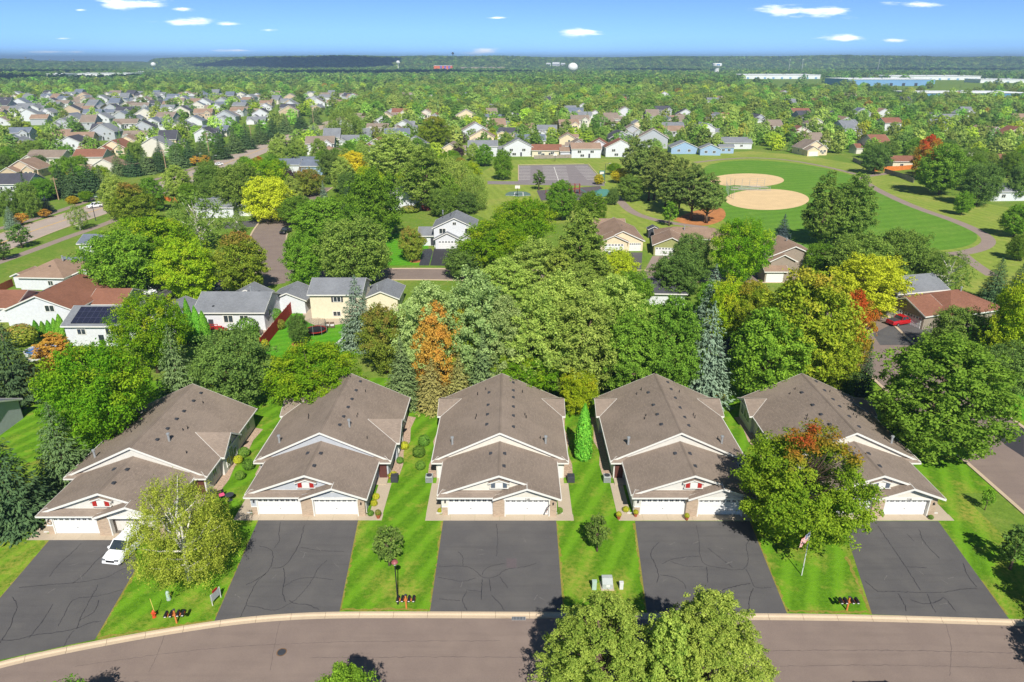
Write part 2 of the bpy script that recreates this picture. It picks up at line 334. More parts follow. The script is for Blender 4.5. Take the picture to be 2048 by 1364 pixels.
L = {
 'green':  leaf_mat('leaf_green', S(74,108,38), S(128,164,56)),
 'rich':   leaf_mat('leaf_rich_green', S(80,112,40), S(128,160,62)),
 'dark':   leaf_mat('leaf_dark_green', S(70,94,50), S(116,142,72)),
 'olive':  leaf_mat('leaf_olive', S(84,110,50), S(136,158,76)),
 'lime':   leaf_mat('leaf_lime', S(110,140,30), S(166,186,46), S(200,192,52), .62, .98, .8),
 'locust': leaf_mat('leaf_locust', S(74,116,26), S(130,164,38), S(184,184,44), .66, 1.0, .85),
 'yellow': leaf_mat('leaf_yellow', S(142,160,36), S(192,204,64)),
 'gold':   leaf_mat('leaf_gold', S(166,152,36), S(206,190,58)),
 'silver': leaf_mat('leaf_silver', S(112,136,80), S(170,188,128)),
 'pale':   leaf_mat('leaf_pale_green', S(106,132,60), S(170,186,98)),
 'maple':  leaf_mat('leaf_maple_turning', S(92,118,40), S(144,160,60), S(176,118,72), .62, .98, .45),
 'maple_gold': leaf_mat('leaf_maple_gold', S(98,126,36), S(156,168,54), S(190,148,64), .64, 1.02, .6),
 'maple_red':  leaf_mat('leaf_maple_redtop', S(86,124,34), S(142,170,52), S(188,88,48), .76, .94, .25),
 'fire':   leaf_mat('leaf_fire', S(136,126,46), S(184,156,60), S(204,74,48), .48, .8, .6),
 'orange': leaf_mat('leaf_orange', S(164,134,56), S(200,164,80), S(194,132,60), .6, 1.05, .8),
 'rust':   leaf_mat('leaf_rust', S(96,116,46), S(150,158,68), S(170,108,78), .6, .95, .6),
 'purple': leaf_mat('leaf_purple', S(58,46,54), S(88,70,78)),
 'birch':  leaf_mat('leaf_birch', S(114,128,46), S(172,176,76)),
 'poplar': leaf_mat('leaf_poplar', S(98,122,50), S(160,174,86)),
 'spruce': leaf_mat('needle_green', S(72,94,64), S(112,132,88), trans=.1),
 'spruce_dark': leaf_mat('needle_dark', S(52,76,56), S(84,108,74), trans=.1),
 'spruce_blue': leaf_mat('needle_blue', S(84,104,94), S(124,142,126), trans=.1),
 'spruce_navy': leaf_mat('needle_navy', S(58,74,84), S(88,102,110), trans=.1),
 'spruce_olive': leaf_mat('needle_olive', S(122,124,74), S(160,156,98), trans=.1),
 'pine':   leaf_mat('needle_pine', S(92,112,58), S(140,156,86), trans=.12),
 'arbor':  leaf_mat('arborvitae_green', S(76,130,42), S(118,168,60), trans=.12),
 'shrub':  leaf_mat('shrub_green', S(72,108,46), S(112,146,62), trans=.15),
 'shrub_lime': leaf_mat('shrub_lime', S(132,142,40), S(186,182,60), trans=.15),
}
def unit(a): return a/np.maximum(np.linalg.norm(a, axis=-1, keepdims=True), 1e-6)
def leaf_mesh(name, C, N, size, aspect, tone, hgt, clump, T=None, R=None):
    n = len(C); R = R or RNG
    if T is None: T = R.normal(size=(n,3))
    T = unit(T-N*np.sum(T*N, axis=1, keepdims=True)); B = np.cross(N, T)
    s = size[:,None]*.5
    fold = N*(size[:,None]*.10)
    V = np.stack([C+T*s, C+B*s*aspect+fold, C-T*s, C-B*s*aspect+fold], axis=1).reshape(-1,3)
    m = bpy.data.meshes.new(name); m.vertices.add(4*n); m.vertices.foreach_set('co', V.astype(np.float32).ravel())
    m.loops.add(4*n); m.loops.foreach_set('vertex_index', np.arange(4*n, dtype=np.int32))
    m.polygons.add(n); m.polygons.foreach_set('loop_start', np.arange(0,4*n,4,dtype=np.int32))
    for nm, a in (('tone', tone), ('hgt', hgt), ('clump', clump)):
        at = m.attributes.new(nm, 'FLOAT', 'FACE'); at.data.foreach_set('value', np.clip(a,0,1).astype(np.float32))
    m.update(calc_edges=True); return m
PROFILE = {
 'oval':   lambda t: np.sin(np.pi*np.clip(t,0,1)**.85)**.62,
 'round':  lambda t: np.sqrt(np.clip(1-(2*t-1)**2,0,1))**.8,
 'spread': lambda t: np.clip(t/.45,0,1)**.7*np.sqrt(np.clip(1-np.clip((t-.45)/.55,0,1)**2,0,1)),
 'upright':lambda t: np.clip(t/.3,0,1)**.6*(1-np.clip((t-.3)/.7,0,1)**1.5)**.8,
 'cone':   lambda t: np.clip(t/.15,0,1)**.6*(1-np.clip((t-.15)/.85,0,1))**.75,
}
def deciduous(name, seed, H=10., W=8., z0=.16, n_cl=95, lpc=170, leaf=.34, shape='oval', rc=(.10,.17), aspect=.62, droop=0., limbs=14, gap=.0, sub=6, bark='bark', hole=None, nj=.85, tj=.62):
    R = np.random.default_rng(seed); zc = z0*H; hc = H-zc; prof = PROFILE[shape]
    pts = []
    for i in range(n_cl):
        best, bd = None, -1
        for _ in range(7):
            t = R.uniform(.06, .97); a = R.uniform(0, 2*math.pi); r = float(prof(np.array(t)))*W/2*math.sqrt(R.uniform(.16, 1.0))*.86
            p = np.array([r*math.cos(a), r*math.sin(a), zc+hc*t*.97])
            d = min((np.linalg.norm((p-q)*np.array([1,1,1.1])) for q in pts), default=9e9)
            if d > bd: best, bd = p, d
        pts.append(best)
    pts = np.array(pts); ctr = np.array([0,0,zc+hc*.42])
    C, N, T, tone, hg, cl, sz = [], [], [], [], [], [], []
    for p in pts:
        r0 = W*R.uniform(*rc); ct = R.uniform(); out = unit((p-ctr)/np.array([W/2,W/2,hc/2]))
        if R.uniform() < gap: continue
        if hole is not None and np.linalg.norm((p-np.array(hole[:3]))/np.array([1,1,1.25])) < hole[3]: continue
        for _ in range(sub):                          # twig bundles inside the clump
            sc = p+unit(R.normal(size=3))*r0*R.uniform(.2,1.05)*np.array([1,1,.8]); sr = r0*R.uniform(.34,.62)
            n = max(6, int(lpc/sub*R.uniform(.75,1.25)))
            d = unit(R.normal(size=(n,3))+out*.55+np.array([0,0,.25]))
            pos = sc+d*sr*(R.uniform(size=(n,1))**.5)*np.array([1,1,.8])*np.where(R.uniform(size=(n,1))<.16, R.uniform(1.0,1.9,size=(n,1)), 1.0)
            if droop: pos[:,2] -= droop*np.abs(R.normal(size=n))*r0*1.4
            nn = unit(d*.75+out*.35+np.array([0,0,.45])+R.normal(size=(n,3))*nj)
            C.append(pos); N.append(nn); tone.append(.30*ct+tj*R.uniform(size=n)+(.70-tj)*.5)
            T.append(R.normal(size=(n,3))+np.array([0,0,-3.*droop])); cl.append(np.full(n, ct)); sz.append(leaf*R.uniform(.6,1.35,size=n))
    C = np.concatenate(C); N = np.concatenate(N); cl = np.concatenate(cl)
    hg = (C[:,2]-zc)/hc; tone = np.concatenate(tone)
    crown = leaf_mesh(name+'_crown', C, N, np.concatenate(sz), aspect, tone, hg, cl, np.concatenate(T), R)
    mb = MB(); base_r = H*.017+.04
    top = zc+hc*.62
    tr = [(0,0,-.15)]+[(R.normal()*.05*W*.1*i, R.normal()*.05*W*.1*i, top*i/5) for i in range(1,6)]
    mb.tube(tr, [base_r*1.35]+[base_r*(1-.16*i) for i in range(1,6)], 8)
    for j in range(limbs):
        q = pts[R.integers(len(pts))]; s = R.uniform(.3,.85); z = max(zc*.8, min(top*.95, q[2]*s))
        a = Vector((0,0,z)); e = Vector(q); mid = a.lerp(e,.5)+Vector((0,0,-.06*H*R.uniform()))
        mb.tube([a, mid, e], [base_r*.5, base_r*.3, base_r*.08], 5, False)
    if hole is not None:
        for j in range(46):
            d = R.normal(size=3); e = Vector(hole[:3])+Vector(unit(d))*hole[3]*R.uniform(.3,1.15); e.z += .3; a = Vector((R.normal()*.25,R.normal()*.25,hole[2]-hole[3]*1.6))
            mb.tube([a, a.lerp(e,.5)+Vector((0,0,-.15)), e], [.06,.035,.012], 5, False)
    return crown, mb.mesh(name+'_trunk', True), H, W
def spruce(name, seed, H=12., W=5.6, layers=30, dens=1.0, z0=.03, qlen=.5, power=.85):
    R = np.random.default_rng(seed); C, N, T, tone, hg, cl, sz = [], [], [], [], [], [], []
    for i in range(layers):
        zf = z0+(1-z0)*(i+R.uniform(-.3,.3))/layers; z = zf*H; Lb = W/2*max(.02,(1-zf))**power
        nb = int(7+9*(1-zf))
        a0 = R.uniform(0,6.28)
        for jb in range(nb):
            a = a0+2*math.pi*(jb+R.uniform(-.3,.3))/nb; l = Lb*R.uniform(.72,1.12); bt = R.uniform()
            o = np.array([math.cos(a), math.sin(a), 0]); side = np.array([-o[1], o[0], 0])
            n = max(5, int((l/.14)*dens)); s = R.uniform(.12,1,size=n)**.75
            sag = -.22*l*s+.16*l*s**3
            fan = (.14+.5*s*(1-s*.75))*l*.75
            lat = R.uniform(-1,1,size=n)*fan*.8
            pos = o*(s*l)[:,None]+side*lat[:,None]+np.array([0,0,1])*(z+sag+R.normal(size=n)*.06-np.abs(lat)*.22)[:,None]
            tdir = unit(o+side*(np.sign(lat)*R.uniform(.1,1.0,size=n))[:,None]+np.array([0,0,-.35])+R.normal(size=(n,3))*.15)
            nn = unit(np.array([0,0,1.])+o*.55+R.normal(size=(n,3))*.4)
            C.append(pos); N.append(nn); T.append(tdir); tone.append(.35*bt+.35*s+.3*R.uniform(size=n)); hg.append(np.full(n,zf)); cl.append(np.full(n,bt)); sz.append(qlen*R.uniform(.7,1.3,size=n)*(.55+.45*(1-zf)))
    n = 70; zt = R.uniform(.88,1.01,size=n)                    # leader
    C.append(np.stack([R.normal(size=n)*.05, R.normal(size=n)*.05, zt*H],1)); N.append(unit(R.normal(size=(n,3)))); T.append(np.tile([0,0,1.],(n,1))+R.normal(size=(n,3))*.3)
    tone.append(R.uniform(size=n)); hg.append(zt); cl.append(R.uniform(size=n)); sz.append(np.full(n,.3))
    cat = np.concatenate
    crown = leaf_mesh(name+'_crown', cat(C), cat(N), cat(sz), .34, cat(tone), cat(hg), cat(cl), cat(T), R)
    mb = MB(); mb.tube([(0,0,-.15),(0,0,H*.5),(0,0,H*.97)], [H*.018+.03, H*.010+.02, .02], 7)
    return crown, mb.mesh(name+'_trunk', True), H, W
def column(name, seed, H=4.5, W=1.4, n=5200, leaf=.17, globe=False):
    R = np.random.default_rng(seed)
    t = R.uniform(0,1,size=n); a = R.uniform(0,2*math.pi,size=n)
    if globe:
        d = unit(R.normal(size=(n,3))); lump = 1+.10*np.sin(5*a)*np.sin(6*t)
        C = d*np.array([W/2,W/2,H*.5])*(R.uniform(.80,1.03,size=(n,1)))+np.array([0,0,H*.5]); N = unit(d+R.normal(size=(n,3))*.45+np.array([0,0,.2])); T = R.normal(size=(n,3))
        hg = C[:,2]/H
    else:
        r = W/2*np.clip((t+.04)/.14,0,1)**.5*np.clip(1-np.clip((t-.2)/.8,0,1)**1.9,0,1)**.8*(.90+.13*np.sin(a*6+t*15)*np.sin(t*23+a))*R.uniform(.84,1.05,size=n)
        o = np.stack([np.cos(a),np.sin(a),np.zeros(n)],1); C = o*r[:,None]+np.stack([np.zeros(n),np.zeros(n),t*H],1)
        N = unit(o+np.array([0,0,.3])+R.normal(size=(n,3))*.45); T = np.array([0,0,1.])+R.normal(size=(n,3))*.35; hg = t
    crown = leaf_mesh(name+'_crown', C, N, leaf*R.uniform(.6,1.4,size=n), .55, R.uniform(size=n), hg, R.uniform(size=n), T, R)
    mb = MB(); mb.tube([(0,0,-.1),(0,0,H*.5)], [.07,.03], 6)
    return crown, mb.mesh(name+'_trunk', True), H, W
PR = {
 'maple': [deciduous('maple', s, 10, 8.4, .10, 130, 250, .235, 'oval', (.095,.15)) for s in (1,2,3)],
 'round': [deciduous('round', s, 9, 9, .10, 130, 250, .235, 'round', (.09,.15)) for s in (4,5)],
 'locust':[deciduous('locust', s, 10, 10, .16, 135, 250, .23, 'spread', (.08,.13), .5, .12) for s in (6,7)],
 'mass':  [deciduous('mass', s, 13, 9.5, .06, 170, 260, .24, 'oval', (.075,.13)) for s in (8,9)],
 'poplar':[deciduous('poplar', s, 13, 7, .05, 120, 220, .24, 'upright', (.085,.14)) for s in (10,11)],
 'nearpoplar':[deciduous('near_poplar', s, 13, 8.0, .05, 270, 400, .125, 'upright', (.045,.085), .6, 0, 30, .06, 8) for s in (40,41)],
 'nearmaple':[deciduous('near_maple', 42, 9, 9.5, .08, 120, 620, .165, 'oval', (.075,.115), sub=9, hole=(0,-1.6,7.2,1.35))],
 'birch': [deciduous('birch', 12, 11, 9.5, .06, 185, 210, .17, 'oval', (.06,.105), .42, .6, 16, .04)],
 'willow':[deciduous('willow', 13, 11, 10, .10, 110, 180, .34, 'round', (.08,.13), .3, .8)],
 'sparse':[deciduous('sparse', 14, 9, 7.5, .18, 60, 90, .28, 'oval', (.09,.14), .5, .3, 26)],
 'young': [deciduous('young', s, 4, 2.6, .24, 44, 60, .20, 'oval', (.11,.18), .6, 0, 8) for s in (15,16)],
 'pine':  [deciduous('pine', s, 16, 8, .22, 90, 170, .42, 'upright', (.08,.13), .35, 0, 14) for s in (17,18)],
 'spruce':[spruce('spruce', s, 12, 5.8, 32, 1.5) for s in (20,21,22)],
 'fat':   [spruce('fat_spruce', s, 10, 7.0, 28, 1.5, .03, .5, .7) for s in (23,24)],
 'arbor': [column('arborvitae', s, 4.5, 1.4) for s in (25,26)],
 'globe': [column('globe', s, 1.3, 1.5, 1500, .14, True) for s in (27,28)],
 'far':   [deciduous('far_tree', s, 10, 9, .03, 55, 80, .52, sh, (.11,.18), .75, 0, 3, 0, 4, nj=.45, tj=.3) for s, sh in ((30,'round'),(31,'oval'),(32,'oval'),(33,'upright'))],
 'farcon':[spruce('far_conifer', 34, 11, 6.5, 14, .6, .03, 1.0)],
 'tiny':  [deciduous('tiny_tree', s, 10, 11, .0, 22, 40, 1.25, 'round', (.15,.24), .8, 0, 0, 0, 2, nj=.35, tj=.2) for s in (35,36)],
}
KIND = {  # kind: (prototype, leaf material, plain name, bark)
 'maple':('maple','green','maple_tree','bark'), 'maple_turn':('maple','maple','maple_tree','bark'), 'maple_gold':('maple','maple_gold','maple_tree','bark'),
 'maple_red':('nearmaple','maple_red','maple_tree','bark'), 'fire':('maple','fire','maple_tree','bark'), 'rich':('maple','rich','shade_tree','bark'), 'dark':('round','dark','linden_tree','bark'),
 'round':('round','green','shade_tree','bark'), 'olive':('round','olive','shade_tree','bark'), 'lime':('round','lime','shade_tree','bark'), 'yellow':('round','yellow','shade_tree','bark'),
 'gold':('maple','gold','shade_tree','bark'), 'locust':('locust','locust','locust_tree','bark'), 'silver':('mass','silver','silver_maple_tree','bark'), 'pale':('mass','pale','cottonwood_tree','bark'),
 'big':('mass','rich','shade_tree','bark'), 'biglime':('mass','lime','shade_tree','bark'), 'goldorange':('maple','orange','shade_tree','bark'), 'orange':('poplar','orange','shade_tree','bark'), 'rust':('round','rust','crabapple_tree','bark'), 'purple':('round','purple','plum_tree','bark'),
 'poplar':('poplar','poplar','poplar_tree','bark'), 'darkpoplar':('poplar','olive','poplar_tree','bark'), 'nearpoplar':('nearpoplar','poplar','poplar_tree','bark'), 'birch':('birch','birch','birch_tree','bark_birch'), 'gbirch':('sparse','olive','birch_tree','bark_birch'),
 'willow':('willow','pale','willow_tree','bark'), 'young':('young','green','young_tree','bark'), 'youngdark':('young','dark','young_tree','bark'), 'youngorange':('young','orange','young_tree','bark'), 'pine':('pine','pine','pine_tree','bark'),
 'spruce':('spruce','spruce','spruce_tree','bark'), 'dspruce':('spruce','spruce_dark','spruce_tree','bark'), 'bspruce':('spruce','spruce_blue','spruce_tree','bark'), 'fbspruce':('fat','spruce_blue','spruce_tree','bark'),
 'nspruce':('fat','spruce_navy','spruce_tree','bark'), 'ospruce':('fat','spruce_olive','spruce_tree','bark'), 'fspruce':('fat','spruce','spruce_tree','bark'), 'fdspruce':('fat','spruce_dark','spruce_tree','bark'),
 'arbor':('arbor','arbor','arborvitae','bark'), 'globe':('globe','shrub','shrub','bark'), 'globelime':('globe','shrub_lime','shrub','bark'), 'globerust':('globe','rust','shrub','bark'),
}
NTREE = 0
FOOT = []                                   # circles taken by hand-placed trees, so that the scatter keeps clear
def put_tree(kind, x, y, h, w, label, cat='tree', group=None, zb=0.0):
    global NTREE
    pk, lm, nm, bk = KIND[kind]; ps = PR[pk]; crown, trunk, H, W = ps[NTREE % len(ps)]; NTREE += 1
    root = thing(nm, label, cat, (x, y, zb), (NTREE*2.399) % 6.283, group)
    root.scale = (w/W*1.0, w/W*1.0, h/H)
    for nme, me, mt in (('trunk', trunk, M[bk]), ('crown', crown, L[lm])):
        o = bpy.data.objects.new(nme, me); COL.objects.link(o); o.parent = root
        if not me.materials: me.materials.append(mt)
        o.material_slots[0].link = 'OBJECT'; o.material_slots[0].material = mt
    FOOT.append((x, y, w*.4)); return root
def tree(kind, px, ytop, ybase, wpx, label, cat='tree', group=None):
    _, y = G(px, ybase); h = max(.6, zat(y, ytop)); dm = depth(y, h*.5)
    return put_tree(kind, (px-1024)/FPX*dm, y, h*1.0, wpx*dm/FPX, label, cat, group)

# ---------------------------------------------------------------- ground, streets, drives, park surfaces
def V2(p): return Vector((p[0], p[1]))
def resample(pts, step):
    pts = [V2(p) for p in pts]; out = [pts[0]]; acc = 0.0
    for a, b in zip(pts[:-1], pts[1:]):
        d = (b-a).length; s = step-acc
        while s <= d: out.append(a.lerp(b, s/d)); s += step
        acc = d-(s-step)
    return out
def smooth(pts, n=3):
    pts = [V2(p) for p in pts]
    for _ in range(n):
        q = [pts[0]]
        for a, b in zip(pts[:-1], pts[1:]): q += [a.lerp(b,.25), a.lerp(b,.75)]
        pts = q+[pts[-1]]
    return pts
def normals(pts):
    out = []
    for i in range(len(pts)):
        d = (pts[min(i+1,len(pts)-1)]-pts[max(i-1,0)]).normalized(); out.append(Vector((-d.y, d.x)))
    return out
def offset(pts, o):
    return [p+n*o for p, n in zip(pts, normals(pts))]
def sheet(name, pts, z, mat, parent=None, kind=None):
    mb = MB(); mb.poly([(p[0], p[1], z) for p in pts]); o = obj(name, mb, mat, parent)
    if o.data.polygons[0].normal.z < 0: o.data.flip_normals()
    return tag(o, kind=kind) if kind else o
def ribbon(name, pts, w, z, mat, parent=None, kind=None, jit=0.0, R=random):
    mb = MB(); n = normals(pts)
    L_ = [p+q*(w/2*(1+R.uniform(-jit,jit))) for p, q in zip(pts, n)]; R_ = [p-q*(w/2*(1+R.uniform(-jit,jit))) for p, q in zip(pts, n)]
    m = len(pts)
    mb.add([(p.x,p.y,z) for p in L_]+[(p.x,p.y,z) for p in R_], [(m+i, m+i+1, i+1, i) for i in range(m-1)])
    o = obj(name, mb, mat, parent)
    return tag(o, kind=kind) if kind else o
def GP(*pts): return [V2(G(*p)) for p in pts]

curb_line = smooth(GP((-230,1405),(-110,1357),(0,1322),(100,1300),(200,1280),(300,1262),(400,1246),(480,1235),(560,1228),(640,1224),(720,1223),(860,1223),
    (1130,1224),(1300,1226),(1600,1227),(1800,1231),(2048,1239),(2200,1243)), 2)
curb_line = resample(curb_line, 1.02)
kerb_end = curb_line[-1]
south = [Vector((-9000, curb_line[0].y-30))]+curb_line+[Vector((9000, kerb_end.y))]
sheet('ground', south+[Vector((9000,15000)), Vector((-9000,15000))], 0.0, M['ground'], kind='structure')
sheet('front_lawn', curb_line+[Vector((kerb_end.x,66)), Vector((120,66)), Vector((120,97)), Vector((-110,97)), Vector((-110,36))], .004, M['lawn'], kind='structure')
gut = offset(curb_line, -.66)
far_side = offset(curb_line, -10.4)
sheet('street', gut+[Vector((140,gut[-1].y)), Vector((140,far_side[-1].y))]+far_side[::-1]+[Vector((-90,20)), Vector((-90,gut[0].y-8))], -.12, M['street'], kind='structure')
sheet('south_verge', far_side+[Vector((140,far_side[-1].y)), Vector((140,-60)), Vector((-140,-60)), Vector((-140,15))], .0, M['lawn'], kind='structure')
curb = tag(bpy.data.objects.new('curb', None), kind='structure'); COL.objects.link(curb)
prof = [(0,.022),(-.17,.022),(-.24,.0),(-.34,-.095),(-.66,-.112),(-.66,-.2),(0,-.2)]
cn = normals(curb_line)
for i in range(0, len(curb_line)-3, 3):
    mb = MB(); m = len(prof); ring = []
    for j in range(4):
        p, n = curb_line[i+j], cn[i+j]; t = Vector((n.y,-n.x))
        p = p+t*(.012 if j == 0 else (-.012 if j == 3 else 0))
        ring += [(p.x+n.x*o, p.y+n.y*o, z) for o, z in prof]
    f = [(a*m+b, a*m+(b+1)%m, (a+1)*m+(b+1)%m, (a+1)*m+b) for a in range(3) for b in range(m)]+[tuple(range(m-1,-1,-1)), tuple(3*m+b for b in range(m))]
    mb.add(ring, f); obj('curb_segment', mb, M['curb'], curb)
# gutter stain and storm drain below the middle drive
st = [p for p in offset(curb_line, -.5) if -3.2 < p.x < 8.6]
ribbon('gutter_stain', st, .22, -.1085, M['stain'], curb, jit=.5)
dr = thing('storm_drain', 'grey cast iron storm drain grate set in the concrete gutter', 'drain', (0.6, 47.05, -.108))
obj('drain_frame', MB().box(-.62,.62,-.2,.2,0,.02), M['metal'], dr)
for i in range(9): obj('grate_bar', MB().box(-.55+i*.13,-.49+i*.13,-.17,.17,.02,.035), M['dark'], dr)
for q, w_ in (([(620,1313),(900,1311),(1060,1313)],.05),([(150,1330),(420,1292),(700,1280),(1000,1279)],.04),([(1500,1300),(1750,1297),(2040,1304)],.06),([(1560,1330),(1800,1327),(2048,1335)],.05),([(330,1262),(318,1300),(296,1345)],.04),([(560,1240),(548,1290),(540,1340)],.035),([(1890,1240),(1905,1290),(1900,1350)],.04)):
    q = resample(smooth(GP(*q),2),.3); ribbon('street_crack', [p+Vector((random.gauss(0,.02),random.gauss(0,.03))) for p in q], w_, -.116, M['seam'], bpy.data.objects['street'], jit=.6)
mh = thing('manhole_cover', 'round rusty manhole cover set in the street', 'manhole', (*G(563,1302), -.12))
obj('rim', MB().lathe([(.0,.006),(.43,.006),(.43,0)],24), M['stain'], mh); obj('lid', MB().lathe([(0,.014),(.34,.014),(.36,.0)],24), M['dark'], mh)

DRIVES = [
 ('driveway', 'cracked dark asphalt driveway with the white van parked at its top', [(-190,1245),(-150,1368),(0,1320),(190,1279),(275,1132),(262,1062),(112,1062),(100,1079),(0,1196)]),
 ('driveway', 'dark asphalt driveway webbed with sealed cracks, beside the mailbox post with hydrant', [(429,1242),(480,1235),(560,1228),(679,1224),(717,1037),(518,1037)]),
 ('driveway', 'dark asphalt driveway with a square mauve repair patch', [(860,1223.5),(1126,1224),(1112,1038),(887,1038)]),
 ('driveway', 'dark asphalt driveway between the utility boxes and the flagpole', [(1294,1226),(1574,1227),(1499,1042),(1270,1042)]),
 ('driveway', 'dark asphalt driveway with one long straight crack right of the flagpole lawn', [(1744,1229),(1800,1231),(2018,1238),(1876,1042),(1684,1042)]),
]
Z6 = lambda p: (p[0]*.3418, 1030+p[1]*.3418); Z7 = lambda p: (660+p[0]*.3125, 1030+p[1]*.3125); Z8 = lambda p: (1200+p[0]*.4141, 1030+p[1]*.4141)
CR = [
 (Z6, [[(110,425),(300,405),(420,400),(560,380),(650,360),(690,325),(800,295)],[(340,650),(380,580),(410,510),(450,485),(540,480),(640,460),(720,435)],[(0,730),(90,735),(200,700),(330,690),(450,665),(520,630),(600,620)],
  [(420,400),(470,370),(510,330),(560,270),(620,220)],[(70,480),(110,530),(75,600),(70,640),(0,750)],[(450,665),(480,580),(520,510),(580,400)],[(375,770),(410,700),(440,670)],[(580,500),(560,560),(520,590),(460,615)],[(290,360),(350,280),(430,215),(480,160)],[(170,720),(260,610),(310,520)]]),
 (Z6, [[(1520,180),(1590,200),(1600,240),(1590,300),(1560,340),(1500,390),(1480,440),(1450,490),(1440,530),(1415,580),(1405,605)],[(1780,60),(1760,150),(1720,230),(1660,310),(1590,310)],
  [(1440,530),(1520,540),(1600,565),(1680,530),(1740,490),(1800,420),(1840,360),(1860,310),(1920,260)],[(1660,310),(1670,380),(1650,440),(1670,510)],[(1440,410),(1500,380),(1560,340)],[(1640,40),(1630,110),(1640,150),(1600,200)],[(1760,190),(1880,210),(2020,215)],[(1660,420),(1740,370),(1840,365),(1960,380)],[(1690,500),(1740,525),(1800,520),(1870,555)]]),
 (Z7, [[(700,330),(850,325),(920,345),(960,390),(1010,410),(1075,390),(1120,345),(1240,335),(1330,305)],[(690,400),(760,410),(850,430),(940,400)],[(975,380),(985,350),(1030,325),(1120,310)],[(1065,60),(1075,150),(1065,270)],[(820,235),(855,270),(850,325)],
  [(975,410),(970,500),(965,550)],[(1085,395),(1140,470)],[(875,490),(840,545),(880,612)],[(1035,515),(1090,570),(1120,612)],[(1020,410),(1030,490)],[(870,480),(970,490)],[(700,540),(840,548)]]),
 (Z8, [[(285,130),(235,185),(270,240),(285,300),(270,330)],[(300,235),(340,215),(430,200),(480,200)],[(465,50),(480,120),(480,200),(505,245),(580,255),(650,268),(705,260),(720,210),(700,140),(740,110)],[(340,225),(420,250),(505,250)],
  [(520,160),(560,190),(640,255)],[(515,250),(520,330)],[(705,262),(730,310),(745,355),(830,350)],[(725,330),(620,350),(570,375)],[(740,355),(720,400),(718,468)],[(290,290),(350,295),(410,330),(415,360)]]),
 (Z8, [[(1340,50),(1400,140),(1470,240),(1550,370)],[(1340,370),(1430,370),(1540,375),(1660,375),(1760,355),(1820,355)],[(1540,70),(1560,130),(1640,210)],[(1755,235),(1770,290),(1820,350)],[(1480,250),(1580,255)],[(1440,380),(1470,430),(1480,470)],
  [(1500,410),(1570,435),(1640,415),(1660,390),(1720,470)],[(1580,380),(1600,440),(1620,470)],[(1280,320),(1340,370)],[(1480,90),(1520,130)]]),
]
for (nm, lab, pts), (zf, cracks) in zip(DRIVES, CR):
    d = sheet(nm, GP(*pts), .012, M['drive'], kind='structure')
    for c in cracks:
        q = resample(smooth(GP(*[zf(p) for p in c]), 2), .16)
        q = [p+Vector((random.gauss(0,.025), random.gauss(0,.025))) for p in q]
        if len(q) > 2: ribbon('crack_seal', q, .04+.025*random.random(), .016, M['crack'], d, jit=.45)
for i, (cx0, cx1) in enumerate(((-44.5,-36.5),(-26.2,-17.2),(-6.8,4.2),(13.2,24.6),(34.5,44.6))):
    for j in range(6):
        px_, py_ = random.uniform(cx0,cx1), random.uniform(48.6,60.0); a_ = random.uniform(0,6.3); n_ = random.randint(2,4)
        ribbon('scuff_mark', resample([Vector((px_,py_)), Vector((px_+.5*n_*.3*math.cos(a_), py_+.5*n_*.3*math.sin(a_))), Vector((px_+.8*math.cos(a_+.08), py_+.8*math.sin(a_+.08)))], .1), .05, .0165, M['scuff'], bpy.data.objects['driveway' if i == 0 else 'driveway.%03d' % i], jit=.9)
sheet('asphalt_patch', GP((1013,1117),(1033,1117),(1033,1136),(1013,1136)), .017, M['patch'], bpy.data.objects['driveway.002'])
# dry, uneven grass along the drive edges
for a, b_ in (((679,1222),(717,1042)),((886,1043),(861,1222)),((1113,1043),(1127,1222)),((1269,1046),(1293,1224)),((1501,1046),(1575,1225)),((1743,1228),(1690,1110)),((1872,1046),(2016,1234)),((518,1044),(431,1240)),((275,1135),(192,1277)),((100,1081),(0,1197)),((196,1276),(430,1240)),((1578,1222),(1740,1224)),((684,1219),(860,1219)),((1135,1221),(1290,1222))):
    q = resample([V2(G(*a)), V2(G(*b_))], .3)
    q = [p+Vector((random.gauss(0,.05), random.gauss(0,.04))) for p in q]
    tag(ribbon('dry_grass_edge', q, .26, .0085, M['dry'], jit=.8), kind='structure')

def road(name, px_pts, w, mat, z=.010, kerbs=True, world_pts=None, kerb_w=.5):
    c = world_pts or GP(*px_pts); c = resample(smooth(c, 3), 2.0)
    r = ribbon(name, c, w, z, mat, kind='structure')
    if kerbs:
        for s in (1,-1):
            mb = MB(); e0 = offset(c, s*w/2); e1 = offset(c, s*(w/2+kerb_w)); n = len(c)
            v = [(p.x,p.y,0) for p in e0]+[(p.x,p.y,.11) for p in e0]+[(p.x,p.y,.12) for p in e1]+[(p.x,p.y,0) for p in e1]
            f = [(a*n+i, a*n+i+1, (a+1)*n+i+1, (a+1)*n+i) for a in range(3) for i in range(n-1)]
            mb.add(v, f); obj('kerb', mb, M['curb'], r)
    return c
road('side_street', None, 12.6, M['street'], world_pts=[(62.8,40),(62.8,70),(62.8,95),(64,112),(66,125),(72,138),(84,150)])
road('back_street', None, 8.6, M['street'], .014, world_pts=[(84,152),(60,151),(25,152),(0,152),(-20,153.5),(-36,153),(-48,150)])
road('cul_de_sac_street', [(640,375),(610,395),(575,420),(548,448),(533,480),(540,515),(560,548),(575,566)], 9.5, M['street'], .018)
road('lower_court', [(560,556),(500,566),(440,572),(380,578),(300,572)], 9.0, M['street'], .022, False)
BLV = road('boulevard', [(-120,530),(0,487),(75,458),(200,418),(325,376),(400,347),(474,318),(560,284),(640,253),(720,226)], 13.5, M['avenue'], .010)
